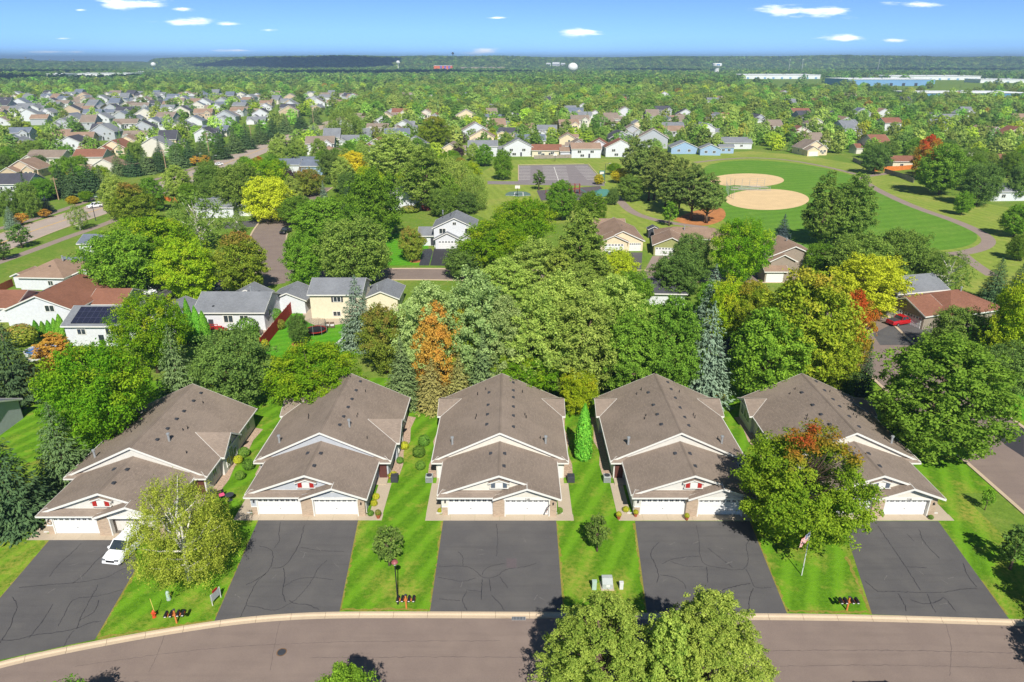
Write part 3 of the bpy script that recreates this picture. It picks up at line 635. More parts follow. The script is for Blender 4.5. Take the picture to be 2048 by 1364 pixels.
ribbon('centre_line', BLV, .35, .016, M['yellow_line'], bpy.data.objects['boulevard'])
for pts in ([(-100,480),(0,457),(75,437),(200,394),(300,362),(400,333),(474,306),(560,273),(640,245)], [(-100,560),(0,524),(60,503),(130,476),(200,452),(240,436)]):
    ribbon('trail', resample(smooth(GP(*pts),3),2), 3.0, .006, M['path'], kind='structure')
road('residential_lane', [(0,347),(40,348),(90,345),(135,338),(175,340)], 7, M['lot'], .012, False)
# park
sheet('park_lawn', GP((930,420),(960,345),(1010,320),(1230,318),(1400,308),(1500,302),(1620,312),(1720,330),(1790,345),(1900,395),(2048,420),(2048,560),(1940,600),(1860,520),(1640,480),(1420,460),(1300,510),(1240,440),(1000,450)), .003, M['park'], kind='structure')
sheet('ball_field', smooth(GP((1398,345),(1420,326),(1500,319),(1600,327),(1690,345),(1730,362),(1800,402),(1900,437),(1958,466),(1950,488),(1900,500),(1800,506),(1700,505),(1600,495),(1500,470),(1440,440),(1410,400),(1398,345)),2)[:-1], .008, M['field'], kind='structure')
def ell(cx, cy, rx, ry, n=40): return GP(*[(cx+rx*math.cos(2*math.pi*i/n), cy+ry*math.sin(2*math.pi*i/n)) for i in range(n)])
sheet('infield', ell(1494,360.5,74,13.5), .012, M['sand'], kind='structure'); sheet('infield', ell(1534,399,84,21), .012, M['sand'], kind='structure')
sheet('grass_divider', GP((1425,376),(1468,370),(1540,376),(1480,379),(1440,381)), .016, M['field'], kind='structure')
for pts, w in (([(1228,390),(1240,402),(1262,424),(1300,438),(1360,449),(1420,456)],3.2), ([(1390,325),(1450,318),(1510,315),(1580,320),(1660,335),(1722,351)],2.6), ([(1790,345),(1745,351),(1722,354),(1735,370),(1800,402),(1850,422),(1900,438),(1955,461),(1980,478),(1972,494),(1930,506),(1885,510)],3.4), ([(1925,509),(1945,526),(1985,552)],3.0)):
    ribbon('park_path', resample(smooth(GP(*pts),3),1.5), w, .017, M['path'], kind='structure')
lot = sheet('parking_lot', GP((1037,331),(1175,328.5),(1209,367),(1036,363)), .010, M['lot'], kind='structure')
sheet('lot_entry', GP((975,362),(1036,362.8),(1208,366.5),(1210,372),(975,368.5)), .014, M['lot'], kind='structure')
def stripe(a, b_, w, par, z=.018): ribbon('stall_line', [V2(G(*a)), V2(G(*b_))], w, z, M['white_line'], par)
for i in range(10):
    y = 333+i*2.9
    stripe((1038,y),(1061-.1*i,y), .42, lot); 
    stripe((1150+i*2.6,y),(1176+i*3.4,y), .42, lot)
    for s in (0,1): stripe((1085+s*23+i*.55-(1-s)*i*.2,y),(1107+s*25+i*.6,y), .42, lot)
stripe((1108,334),(1117,361), .3, lot)
for a, b_ in (((1036,330.5),(1036,362.5)),((1037,330),(1175,327.8)),((1176,328),(1211,367))):
    q = resample(GP(a,b_),2); mb = MB(); e = offset(q,.35); n = len(q)
    mb.add([(p.x,p.y,0) for p in q]+[(p.x,p.y,.13) for p in q]+[(p.x,p.y,.13) for p in e]+[(p.x,p.y,0) for p in e], [(a_*n+i,a_*n+i+1,(a_+1)*n+i+1,(a_+1)*n+i) for a_ in range(3) for i in range(n-1)])
    obj('lot_kerb', mb, M['curb'], lot)
court = sheet('basketball_court', GP((1010,391),(1012,387),(1020,383.5),(1036,382.5),(1052,383.5),(1060,387),(1062,391),(1036,393.5)), .012, M['court'], kind='structure')
for a, b_ in (((1028,392.3),(1030,384.5)),((1030,384.5),(1046,384.5)),((1046,384.5),(1046.5,392.3)),((1012,391.5),(1061,391.5))): stripe(a, b_, .25, court)
sheet('playground_bed', GP((1073,381),(1200,372),(1213,392),(1190,400),(1082,401)), .009, M['patch'], kind='structure')
sheet('pine_litter', smooth(GP((1345,440),(1390,420),(1445,412),(1455,436),(1420,452),(1375,450),(1345,440)),2)[:-1], .0125, M['needles'], kind='structure')
# other drives, lawns, beds
for nm, pts, mt, z in (
  ('neighbour_drive', [(860,531),(868,497),(948,497),(935,532)], 'drive_new', .013), ('neighbour_path', [(838,531),(845,505),(840,499),(862,497),(866,503),(858,531)], 'dark', .0135),
  ('neighbour_lawn', [(776,531),(770,470),(845,462),(866,520),(845,531)], 'green_lawn', .008), ('neighbour_drive', [(1202,505),(1285,505),(1282,540),(1215,540)], 'drive', .013),
  ('neighbour_drive', [(1305,512),(1345,512),(1310,548),(1290,540)], 'path', .013), ('neighbour_drive', [(1745,668),(1800,640),(1868,655),(1850,690),(1760,690)], 'drive', .0155),
  ('neighbour_drive', [(1432,640),(1490,668),(1500,745),(1440,745)], 'drive', .013), ('neighbour_drive', [(445,445),(520,440),(528,452),(450,458)], 'drive', .013),
  ('neighbour_drive', [(1985,862),(2048,855),(2048,915),(2010,890)], 'drive_new', .0175), ('neighbour_drive', [(290,592),(330,575),(390,590),(350,612)], 'drive', .024),
  ('back_lawn', [(525,705),(600,560),(640,575),(690,640),(700,720),(600,740)], 'green_lawn', .0055), ('side_lawn', [(1890,600),(2048,600),(2048,840),(1960,790)], 'green_lawn', .007), ('patio', [(516,650),(548,640),(560,655),(525,690)], 'concrete', .0095), ('patio', [(605,600),(625,600),(700,645),(640,655),(606,640)], 'concrete', .0095)):
    sheet(nm, GP(*pts), z, M[mt], kind='structure')

# ---------------------------------------------------------------- house building kit
def roof(parent, polys, mat, fascia=None, th=.16, name='roof', fmat=None, skip=None):
    vid, vs_, fs = {}, [], []
    for p in polys:
        idx = []
        for q in p:
            key = tuple(round(c,3) for c in q)
            if key not in vid: vid[key] = len(vs_); vs_.append(tuple(q))
            idx.append(vid[key])
        a, b_, c = (Vector(vs_[idx[i]]) for i in (0,1,2))
        if (b_-a).cross(c-b_).z < 0: idx = idx[::-1]
        fs.append(tuple(idx))
    n = len(vs_)
    m = bpy.data.meshes.new(name)
    m.from_pydata(vs_+[(x,y,z-th) for x,y,z in vs_], [], fs+[tuple(i+n for i in f[::-1]) for f in fs]); m.update()
    uvl = m.uv_layers.new(name='UVMap')
    for pl in m.polygons:
        nr = pl.normal; u = Vector((0,0,1)).cross(nr)
        u = u.normalized() if u.length > 1e-4 else Vector((1,0,0)); v = nr.cross(u)
        for li in pl.loop_indices:
            co = m.vertices[m.loops[li].vertex_index].co; uvl.data[li].uv = (co.dot(u)+13.7, co.dot(v))
    r = link(name, m, mat, parent)
    use = {}
    for f in fs:
        for a, b_ in zip(f, f[1:]+f[:1]): use[(a,b_)] = 1
    mb = MB()
    for (a, b_) in use:
        if (b_, a) in use: continue
        if skip and skip((Vector(vs_[a])+Vector(vs_[b_]))/2): continue
        p, q = Vector(vs_[a]), Vector(vs_[b_]); d = q-p; o = Vector((d.y,-d.x,0)); 
        if o.length < 1e-4: continue
        o = o.normalized()*.035
        T = Vector((0,0,.012)); D = Vector((0,0,-th-.07))
        mb.add([p+D, q+D, q+T, p+T, p+o+D, q+o+D, q+o+T, p+o+T], [(0,1,2,3),(7,6,5,4),(3,2,6,7),(0,4,5,1),(0,3,7,4),(1,5,6,2)])
    obj('fascia', mb, fmat or M['white'], r)
    return r
def gable_polys(x0, x1, y0, y1, h, pitch, axis, ov=.45, rv=.35, th=.16):
    if axis == 'y':
        xm = (x0+x1)/2; ze = h+th-ov*pitch; zr = h+th+(x1-x0)/2*pitch; a, b_ = y0-rv, y1+rv
        return [[(x0-ov,a,ze),(xm,a,zr),(xm,b_,zr),(x0-ov,b_,ze)], [(x1+ov,a,ze),(x1+ov,b_,ze),(xm,b_,zr),(xm,a,zr)]], zr
    ym = (y0+y1)/2; ze = h+th-ov*pitch; zr = h+th+(y1-y0)/2*pitch; a, b_ = x0-rv, x1+rv
    return [[(a,y0-ov,ze),(b_,y0-ov,ze),(b_,ym,zr),(a,ym,zr)], [(a,y1+ov,ze),(a,ym,zr),(b_,ym,zr),(b_,y1+ov,ze)]], zr
def hip_polys(x0, x1, y0, y1, h, pitch, ov=.5, th=.16):
    a, b_, c, d = x0-ov, x1+ov, y0-ov, y1+ov; ze = h+th-ov*pitch; w, l = b_-a, d-c
    if w >= l:
        s = l/2; zr = ze+s*pitch; ym = (c+d)/2; p, q = (a+s,ym,zr), (b_-s,ym,zr)
        if w-l < .05: q = p
        A = [[(a,c,ze),(b_,c,ze),q,p] if q != p else [(a,c,ze),(b_,c,ze),p], [(b_,d,ze),(a,d,ze),p,q] if q != p else [(b_,d,ze),(a,d,ze),p], [(a,d,ze),(a,c,ze),p], [(b_,c,ze),(b_,d,ze),q]]
    else:
        s = w/2; zr = ze+s*pitch; xm = (a+b_)/2; p, q = (xm,c+s,zr), (xm,d-s,zr)
        A = [[(a,d,ze),(a,c,ze),p,q], [(b_,c,ze),(b_,d,ze),q,p], [(a,c,ze),(b_,c,ze),p], [(b_,d,ze),(a,d,ze),q]]
    return A, zr
def walls(parent, x0, x1, y0, y1, h, mat, pitch=0, axis=None, name='wall'):
    mb = MB()
    if axis == 'y':
        xm = (x0+x1)/2; zr = h+(x1-x0)/2*pitch
        mb.add([(x0,y0,0),(x1,y0,0),(x1,y0,h),(xm,y0,zr),(x0,y0,h),(x0,y1,0),(x1,y1,0),(x1,y1,h),(xm,y1,zr),(x0,y1,h)],
               [(0,1,2,3,4),(9,8,7,6,5),(1,6,7,2),(5,0,4,9)])
    elif axis == 'x':
        ym = (y0+y1)/2; zr = h+(y1-y0)/2*pitch
        mb.add([(x0,y0,0),(x0,y1,0),(x0,y1,h),(x0,ym,zr),(x0,y0,h),(x1,y0,0),(x1,y1,0),(x1,y1,h),(x1,ym,zr),(x1,y0,h)],
               [(4,3,2,1,0),(5,6,7,8,9),(0,5,9,4),(6,1,2,7)])
    else: mb.box(x0,x1,y0,y1,0,h)
    return obj(name, mb, mat, parent)
fr = MB()
for q in ((-.5,-.42,-.5,.5),(.42,.5,-.5,.5),(-.42,.42,.42,.5),(-.42,.42,-.5,-.42),(-.03,.03,-.42,.42)): fr.box(q[0],q[1],-.07,.02,q[2],q[3])
UFRAME = fr.mesh('window_frame'); UFRAME.materials.append(M['white'])
UPANE = MB().box(-.42,.42,-.035,.0,-.42,.42).mesh('window_pane'); UPANE.materials.append(M['glass'])
FACE = {'S': 0.0, 'E': math.pi/2, 'N': math.pi, 'W': -math.pi/2}
def window(parent, face, x, y, z, w, h, shutters=None):
    o = link('window', UFRAME, None, parent, (x,y,z), FACE[face], (w,1,h)); link('pane', UPANE, None, o)
    if shutters:
        for s in (-1,1):
            p = MB().box(-.17,.17,-.05,.0,-h/2,h/2); q = obj('shutter', p, shutters, parent, None, FACE[face])
            d = s*(w/2+.19); q.location = (x+d*math.cos(FACE[face]), y+d*math.sin(FACE[face]), z)
    return o
SECT = {}
def garage_door(parent, face, x, y, w, h=2.13, rows=4, lites=8, mat=None, detail=True):
    root = bpy.data.objects.new('garage_door', None); COL.objects.link(root); root.parent = parent; root.location = (x,y,0); root.rotation_euler = (0,0,FACE[face])
    if not detail:
        o = obj('door_panel', MB().box(-w/2,w/2,-.05,.03,.02,h), mat or M['door_white'], root); return root
    kx = (round(w,2), round(h,2), rows)
    if kx not in SECT:
        mb = MB(); s = h/rows; mb.box(-w/2,w/2,-.02,.03,.012,s-.012); n = 8
        for i in range(n):
            c = -w/2+(i+.5)*w/n; mb.box(c-w/n*.40, c+w/n*.40, -.032,-.02, .09, s-.09)
        m1 = mb.mesh('door_section'); mb = MB(); mb.box(-w/2,w/2,-.02,.03,.012,s-.012); SECT[kx] = (m1, mb.mesh('door_section_top'))
        for q in SECT[kx]: q.materials.append(mat or M['door_white'])
    s = h/rows
    for i in range(rows): link('door_section', SECT[kx][1 if i == rows-1 else 0], None, root, (0,0,i*s+.01))
    pw = w/lites
    key = ('pane', round(pw,3), round(s,3))
    if key not in SECT:
        mb = MB(); 
        for a, b_ in ((-.30,-.03),(.03,.30)):
            for c, d in ((.16,.48),(.54,.86)): mb.box(pw*a,pw*b_,-.03,-.02,s*c,s*d)
        SECT[key] = mb.mesh('door_lite'); SECT[key].materials.append(M['glass'])
    for i in range(lites): link('door_lite', SECT[key], None, root, (-w/2+(i+.5)*pw, 0, (rows-1)*s+.01))
    obj('handle', MB().box(-.07,.07,-.06,-.03,s*1.45,s*1.52), M['dark'], root)
    return root
VENT = MB().box(-.17,.17,-.2,.2,-.02,.10); VENT.box(-.21,.21,-.24,.24,-.03,.02); VENT = VENT.mesh('roof_vent'); VENT.materials.append(M['dark'])
PIPE = MB().tube([(0,0,-.1),(0,0,.38)], .05, 8).mesh('vent_pipe'); PIPE.materials.append(M['black'])
CAP = MB().lathe([(.13,-.15),(.13,.75),(.10,.75),(.10,.85),(.2,.85),(.2,1.02),(.05,1.08),(0,1.08)],12).mesh('flue_pipe'); CAP.materials.append(M['metal'])
def text_mesh(s, size, mat, parent, loc, rot, name='house_number'):
    c = bpy.data.curves.new(name, 'FONT'); c.body = s; c.size = size; c.extrude = .01; c.align_x = 'CENTER'; c.align_y = 'CENTER'
    t = bpy.data.objects.new(name+'_src', c); COL.objects.link(t)
    bpy.context.view_layer.update()
    me = bpy.data.meshes.new_from_object(t.evaluated_get(bpy.context.evaluated_depsgraph_get())); bpy.data.objects.remove(t)
    me.materials.clear(); me.materials.append(mat); o = link(name, me, None, parent, loc); o.rotation_euler = rot; return o
LAMP = MB().box(-.07,.07,-.16,0,-.12,.06); LAMP.lathe([(.10,.06),(0,.2)],8,(0,-.08,0)); LAMP = LAMP.mesh('wall_lantern'); LAMP.materials.append(M['black'])

def twin_home(xc, y0, label, side, shut, right_front, open_right=False, number=None, wreath=False, detail_left=True, xgl=True, xgr=True):
    t = thing('twin_home', label, 'house', (xc, y0, 0), 0, 'row of brown roofed twin homes')
    sm = M[side]; RB = M['roof_brown']; TH = .16
    # main body
    walls(t, -7.55, 7.55, 7.0, 22.6, 2.7, sm, .47, 'y')
    P, zr = gable_polys(-7.55, 7.55, 7.0, 22.6, 2.7, .47, 'y', .45, .30)
    mr_ = roof(t, P, RB)
    obj('ridge_cap', MB().add([(-.16,6.72,zr-.055),(0,6.72,zr+.03),(.16,6.72,zr-.055),(-.16,22.88,zr-.055),(0,22.88,zr+.03),(.16,22.88,zr-.055)], [(0,1,4,3),(1,2,5,4)]), RB, mr_)
    for s in (-1,1):                                   # eave returns below the front gable
        a = [(s*8.02,6.30,2.60),(s*3.9,6.30,2.60),(s*3.9,7.04,3.02),(s*7.3,7.04,3.02)]
        roof(t, [a], RB, th=.1, name='eave_return')
    # garage block
    walls(t, -6.2, 6.2, .55, 7.0, 2.7, sm, .365, 'y', 'garage_wall')
    P, zg = gable_polys(-6.2, 6.2, .3, 7.0, 2.7, .365, 'y', .45, .42); P = [[(x, min(y, 7.05), z) for x,y,z in p] for p in P]
    q = P[1]; zq = 2.86-.45*.365+3.65*.365; P[1] = [q[0],q[1],q[2],q[3],(3.0,q[3][1],zq)]
    gr_ = roof(t, P, RB, skip=lambda c: c.x > 3.0 and c.y < .2)
    obj('ridge_cap', MB().add([(-.16,-.1,zg-.055),(0,-.1,zg+.03),(.16,-.1,zg-.055),(-.16,7.0,zg-.055),(0,7.0,zg+.03),(.16,7.0,zg-.055)], [(0,1,4,3),(1,2,5,4)]), RB, gr_)
    z1 = 2.7
    mb = MB(); mb.poly([(-6.2,.30,z1-.55),(6.2,.30,z1-.55),(6.2,.30,z1),(0,.30,z1+6.2*.365),(-6.2,.30,z1)]); obj('gable_siding', mb, sm, t)
    # left bay front
    mb = MB().box(-6.2,-5.52,0,.55,1.0,2.15).box(-6.2,-.66,.0,.55,2.15,2.9); obj('front_wall', mb, sm, t)
    obj('brick_pier', MB().box(-6.23,-5.52,-.04,.5,0,1.0), M['brick'], t); obj('stone_cap', MB().box(-6.25,-5.5,-.07,.1,1.0,1.07), M['white'], t)
    obj('pier_panel', MB().box(-.66,-.42,.0,.5,1.0,2.15), sm, t)
    roof(t, [[(-6.66,-.65,2.66),(-.35,-.65,2.66),(.25,.28,3.0),(-6.2,.28,3.0)]], RB, th=.1, name='pent_roof')
    # right bay front
    obj('brick_pier', MB().box(-.66,.62,-.36,.5,0,2.66) if not False else None, M['brick'], t); obj('brick_pier', MB().box(5.50,6.23,-.36,.55,0,2.66), M['brick'], t)
    e = .365
    mb = MB(); mb.poly([(-.62,-.33,2.14),(6.2,-.33,2.14),(6.2,-.33,2.74),(3.0,-.33,2.74+3.2*e),(-.62,-.33,2.74)]); obj('gable_siding', mb, sm, t)
    obj('door_header', MB().box(.5,5.62,-.4,-.2,2.16,2.44), M['white'], t)
    zrb = 2.86-.45*e+3.65*e
    roof(t, [[(-.65,-.95,2.675),(3.0,-.95,zrb),(3.0,.28,zrb),(-.65,.28,2.675)], [(6.65,-.95,2.675),(6.65,-.13,2.675),(3.0,-.13,zrb),(3.0,-.95,zrb)]], RB, name='bay_roof', skip=lambda c: c.y > -.3 and c.x > .0)
    lv = obj('louver', MB().box(2.65,3.35,-.39,-.33,3.1,3.75), M['white'], t)
    for i in range(5): obj('louver_slat', MB().box(2.7,3.3,-.41,-.385,3.15+i*.12,3.20+i*.12), M['white'], lv)
    garage_door(t, 'S', -3.1, .08, 4.84)
    if open_right:
        mb = MB()
        for q in ((.6,5.5,.0,6.5,.005,.02),(.6,.66,-.1,6.5,0,2.3),(5.44,5.5,-.1,6.5,0,2.3),(.6,5.5,6.4,6.5,0,2.3)): mb.box(*q)
        gi = obj('garage_interior', mb, M['interior'], t)
    else: garage_door(t, 'S', 3.06, .04, 4.84)
    for a in (-5.55,-.62,.64,5.44): obj('door_trim', MB().box(a-.06,a+.06,-.06 if a < 0 else -.37,.1,0,2.2), M['white'], t)
    # decorative gable dormer with shutters
    hd = obj('dormer_box', MB().box(-.95,.95,.02,.30,3.45,4.15), sm, t)
    roof(t, [[(-1.15,-.08,4.10),(0,-.08,4.50),(0,.3,4.50),(-1.15,.3,4.10)], [(1.15,-.08,4.10),(1.15,.3,4.10),(0,.3,4.50),(0,-.08,4.50)]], RB, th=.06, name='dormer_roof')
    obj('dormer_louver', MB().box(-.38,.38,-.04,.02,3.5,4.12), M['white'], t)
    for s in (-1,1): obj('shutter', MB().box(s*.64-.22,s*.64+.22,-.03,.02,3.5,4.1), M[shut], t)
    obj('dormer_sill', MB().box(-1.02,1.02,-.06,.28,3.40,3.46), M['white'], t)
    # cross gables on the sides
    def cross(s, yc, half, pitch, out=.42):
        ze = 2.86-.45*.47; zr_ = ze+half*pitch; xi = 8.0-(zr_-ze)/.47; xo = 8.0+out
        lift = .03
        roof(t, [[(s*xo,yc-half,ze+lift),(s*8.0,yc-half,ze+lift),(s*xi,yc,zr_+lift),(s*xo,yc,zr_+lift)], [(s*xo,yc+half,ze+lift),(s*xo,yc,zr_+lift),(s*xi,yc,zr_+lift),(s*8.0,yc+half,ze+lift)]], RB, name='cross_gable_roof')
        xw = 7.55+out; h_ = half-.35
        mb = MB(); mb.add([(s*xw,yc-h_,0),(s*xw,yc+h_,0),(s*xw,yc+h_,2.62),(s*xw,yc,2.62+h_*pitch),(s*xw,yc-h_,2.62),(s*7.5,yc-h_,0),(s*7.5,yc+h_,0),(s*7.5,yc+h_,2.6),(s*7.5,yc-h_,2.6)], [(0,1,2,3,4),(0,4,8,5),(1,6,7,2)])
        obj('bay_wall', mb, sm, t)
        return xw, yc
    def side_windows(s, spec):
        for (x, y, z, w, h_) in spec: window(t, 'E' if s > 0 else 'W', s*(x+.02), y, z, w, h_)
    if right_front:
        xw, yc = cross(1, 13.4, 2.75, .66)
        side_windows(1, [(xw,yc-1.1,1.15,.95,1.3),(xw,yc,1.5,1.15,2.1),(xw,yc+1.1,1.15,.95,1.3),(xw,yc,3.0,1.0,.7),(7.55,17.6,1.6,1.3,1.2),(7.55,20.2,1.6,1.1,1.3),(7.55,9.3,1.6,1.0,1.2)])
    elif xgr:
        xw, yc = cross(1, 20.2, 2.7, .45); side_windows(1, [(xw,yc-1,1.6,1.2,1.5),(xw,yc+.6,1.6,1.2,1.5),(7.55,15,1.6,1.2,1.2),(7.55,10,1.6,1.1,1.2)])
    if xgl:
        xw, yc = cross(-1, 20.2, 2.7, .45); side_windows(-1, [(xw,yc-1.2,1.7,1.0,1.5),(xw,yc-.05,1.7,1.0,1.5),(xw,yc+1.1,1.7,1.0,1.5),(7.55,15.6,1.5,1.6,1.5),(7.55,11,1.6,1.1,1.2)])
    # roof fittings
    zm = lambda x: 2.86+(7.55-abs(x))*.47; zg_ = lambda x: 2.86+(6.2-abs(x))*.365
    R = random.Random(int(xc*10))
    sx = 1.55
    for y in (9.6,12.0,14.4,16.8,19.2,21.6): v = link('roof_vent', VENT, None, t, (sx, y+R.uniform(-.3,.3), zm(sx)))
    if not right_front:
        for y in (10,12.5,15,18.5): link('roof_vent', VENT, None, t, (-1.6, y, zm(1.6)))
    for x, y in ((2.7,19.6),(3.1,12.9),(3.1,13.5),(-3.2,12.6),(-3.0,13.2),(-2.2,19.8),(-3.0,19.2),(4.9,9.2)): link('vent_pipe', PIPE, None, t, (x+R.uniform(-.2,.2), y, zm(x)))
    for x, y in (((-5.6,8.9),(2.6,10.2)) if right_front else ((-5.7,8.6),(5.4,8.6))): link('flue_pipe', CAP, None, t, (x, y, zm(x)))
    for x, y in ((.55,4.6),(.5,2.0),(-1.0,4.9)): link('roof_vent', VENT, None, t, (x, y, zg_(x)))
    # gutters and downspouts, lanterns
    for s in (-1,1):
        obj('gutter', MB().box(s*8.03-.06, s*8.03+.06, 6.5, 23.0, 2.53,2.65), M['white'], t); obj('gutter', MB().box(s*6.68-.06, s*6.68+.06, -.1 if s<0 else -.9, 6.4, 2.55,2.66), M['white'], t)
        obj('downspout', MB().box(s*6.24-.05,s*6.24+.05,.1,.2,.1,2.6).box(s*6.24-.05,s*(6.9)+.05,.1,.2,.08,.16) if s>0 else MB().box(-6.29,-6.19,.1,.2,.1,2.6).box(-6.9,-6.19,.1,.2,.08,.16), M['white'], t)
        link('wall_lantern', LAMP, None, t, (s*5.86, -.36 if s > 0 else 0, 1.75))
        # recessed porch with entry door beside the garage
        obj('entry_door', MB().box(s*6.9-.48,s*6.9+.48,6.93,6.99,.15,2.2), M['maroon'] if shut == 'shutter_red' else M['white'], t); obj('porch_step', MB().box(min(s*6.25,s*7.5),max(s*6.25,s*7.5),5.6,6.98,.05,.15), M['concrete'], t)
        window(t, 'E' if s > 0 else 'W', s*6.22, 4.6, 1.6, .9, 1.1)
    if number: text_mesh(number, .26, M['black'], t, (3.06,-.415,2.30), (math.pi/2,0,0))
    if wreath:
        for x, yv in ((-5.86,-.02),(-.54,-.02)):
            mb = MB(); mb.tube([(.22*math.cos(a), 0, .22*math.sin(a)) for a in np.linspace(0,2*math.pi,15)], .07, 6); o = obj('wreath', mb, M['rock'], t, (x,yv-.05,1.5), smooth=True)
    # concrete apron and side walks, slab by slab
    ap = tag(bpy.data.objects.new('apron', None), kind='structure'); COL.objects.link(ap); ap.location = (xc, y0, 0)
    xs = np.linspace(-8.0, 8.1, 7); 
    for a, b_ in zip(xs[:-1], xs[1:]): obj('slab', MB().box(a+.008,b_-.008,-1.05,.0,-.05,.035), M['concrete'], ap)
    obj('slab', MB().box(-5.5,-.7,.0,.12,-.05,.033), M['slabgrey'], ap)
    for s in (-1,1):
        for i in range(4): obj('slab', MB().box(min(s*6.55,s*8.02),max(s*6.55,s*8.02),.008+i*1.5,1.492+i*1.5,-.05,.035), M['concrete'], ap)
        mb = MB(); pts = [(s*8.05,7.2),(s*8.7,7.8),(s*8.8,10),(s*8.4,13),(s*8.9,15.5),(s*8.5,19),(s*8.8,22),(s*7.6,22.4),(s*7.6,7.2)]
        b2 = MB(); b2.poly([(x,y,.02) for x,y in (pts if s > 0 else pts[::-1])]); obj('rock_bed', b2, M['rock'], ap)
        if s < 0: bed = [(-6.5,.3),(-6.2,.3),(-6.2,5),(-6.5,5)]
    return t
HOMES = [(-42.4,58.75,'siding_warm'),(-22.2,62.05,'siding_grey'),(-1.4,62.0,'siding_cream'),(19.55,62.0,'siding_warm'),(39.75,62.0,'siding_cream')]
twin_home(*HOMES[0][:2], 'brown roofed twin home with one garage door open and wreaths beside the closed one', HOMES[0][2], 'shutter_red', True, open_right=True, wreath=True, xgl=True)
twin_home(*HOMES[1][:2], 'light grey sided brown roofed twin home with red gable shutters and both garage doors closed', HOMES[1][2], 'shutter_red', True)
twin_home(*HOMES[2][:2], 'cream twin home with grey gable shutters and a flag before its garage door', HOMES[2][2], 'shutter_dark', False, number='7188')
twin_home(*HOMES[3][:2], 'brown roofed twin home with red gable shutters half shaded by the red topped maple', HOMES[3][2], 'shutter_red', False)
twin_home(*HOMES[4][:2], 'cream brown roofed twin home with grey gable shutters behind the red topped maple', HOMES[4][2], 'shutter_dark', False, number='7198')

# ---------------------------------------------------------------- neighbouring houses

def house(label, px, py, rz, blocks, cat='house', group=None, name='house', world=None):
    x, y = world or G(px, py); t = thing(name, label, cat, (x, y, 0), rz, group)
    for b_ in blocks:
        x0, x1, y0, y1, h = b_['box']; pt = b_.get('pitch', .42); ax = b_.get('axis', 'x'); hip = b_.get('hip')
        walls(t, x0, x1, y0, y1, h, M[b_['wall']], pt, None if hip else ax)
        P, zr = hip_polys(x0,x1,y0,y1,h,pt) if hip else gable_polys(x0,x1,y0,y1,h,pt,ax)
        roof(t, P, M[b_['roof']])
        for w in b_.get('win', ()):
            f, u, z, ww, hh = w[:5]; sh = M[w[5]] if len(w) > 5 else None
            if f == 'S': window(t, f, u, y0, z, ww, hh, sh)
            elif f == 'N': window(t, f, u, y1, z, ww, hh)
            elif f == 'E': window(t, f, x1, u, z, ww, hh, sh)
            else: window(t, f, x0, u, z, ww, hh, sh)
        for g_ in b_.get('gar', ()):
            f, u, ww = g_[:3]; xx, yy_ = (u, y0-.03) if f == 'S' else ((x0-.03, u) if f == 'W' else (x1+.03, u))
            garage_door(t, f, xx, yy_, ww, 2.13, 4, 6, None, b_.get('detail', False))
        for d_ in b_.get('door', ()):
            f, u = d_[:2]; xx, yy_ = (u, y0-.02) if f == 'S' else ((x0-.02, u) if f == 'W' else (x1+.02, u))
            obj('door', MB().box(-.45,.45,-.04,.02,.1,2.1), M[d_[2] if len(d_) > 2 else 'white'], t, (xx,yy_,0), FACE[f])
        for (vx, vy) in b_.get('vent', ()):
            zz = h+.16+((y1-y0)/2-abs(vy-(y0+y1)/2))*pt if ax == 'x' else h+.16+((x1-x0)/2-abs(vx-(x0+x1)/2))*pt
            link('roof_vent', VENT, None, t, (vx,vy,zz))
        for (vx, vy) in b_.get('flue', ()): link('flue_pipe', CAP, None, t, (vx,vy,zr-.4))
    return t
B = lambda box, wall, roof_, axis='x', **kw: dict(box=box, wall=wall, roof=roof_, axis=axis, **kw)
house('grey roofed white rambler beside the long red fence', 464, 660, 0, [B((-6.3,6.3,0,10,3.6),'siding_white','roof_grey','x',win=[('S',-.3,2.2,1.9,1.5),('S',2.6,2.4,1.7,1.0),('S',3.8,.7,1.6,.7),('E',3,2.4,1.0,1.3)],door=[('S',-3.6,'dark')],vent=[(-4,5.2),(-2,5.2),(0,5.2),(2,5.2),(4,5.2),(-3.2,1.2)],flue=[(2.2,6)]),
    B((-3.6,3.2,9.5,14,3.0),'siding_white','roof_grey','y',pitch=.5), B((4.6,11.2,9,16,2.8),'siding_white','roof_grey','y',win=[('E',12,1.5,1,1)])])
house('cream two storey house with grey roof behind the trampoline', 672, 637, 0, [B((-4.6,5.2,0,8.5,5.0),'siding_ivory','roof_grey','x',win=[('S',.6,3.9,1.5,1.1,'dark'),('S',.3,1.0,1.6,1.0),('S',3.5,3.9,1.2,1.1)],vent=[(-3,4.4),(-1,4.4),(1,4.4),(3,4.4)]),
    B((5.0,11.4,4,12,2.8),'siding_ivory','roof_grey','y',win=[('E',7,1.5,1,1)],flue=[(7.2,6)])])
house('white house with a black solar array covering its grey roof', 205, 692, 0, [B((-5.8,6.2,0,9,3.9),'siding_white','roof_grey','x',win=[('S',-3,2.7,1.6,1.1),('S',2,2.7,1.8,1.3)],door=[('S',.2,'glass')]), B((5.5,12.5,6,14,2.8),'siding_white','roof_grey','y')])
h3_ = bpy.data.objects['house.002']; P = [[(-4.6,.45,4.06-.03),(4.9,.45,4.06-.03),(4.9,4.1,5.62),(-4.6,4.1,5.62)]]
ym = 4.5; sl = lambda y: 3.9+.16+y*.42+.09
sp_ = roof(h3_, [[(-4.6,.2,sl(.2)),(4.9,.2,sl(.2)),(4.9,4.0,sl(4.0)),(-4.6,4.0,sl(4.0))]], M['solar'], th=.05, name='solar_array', fmat=M['black'])
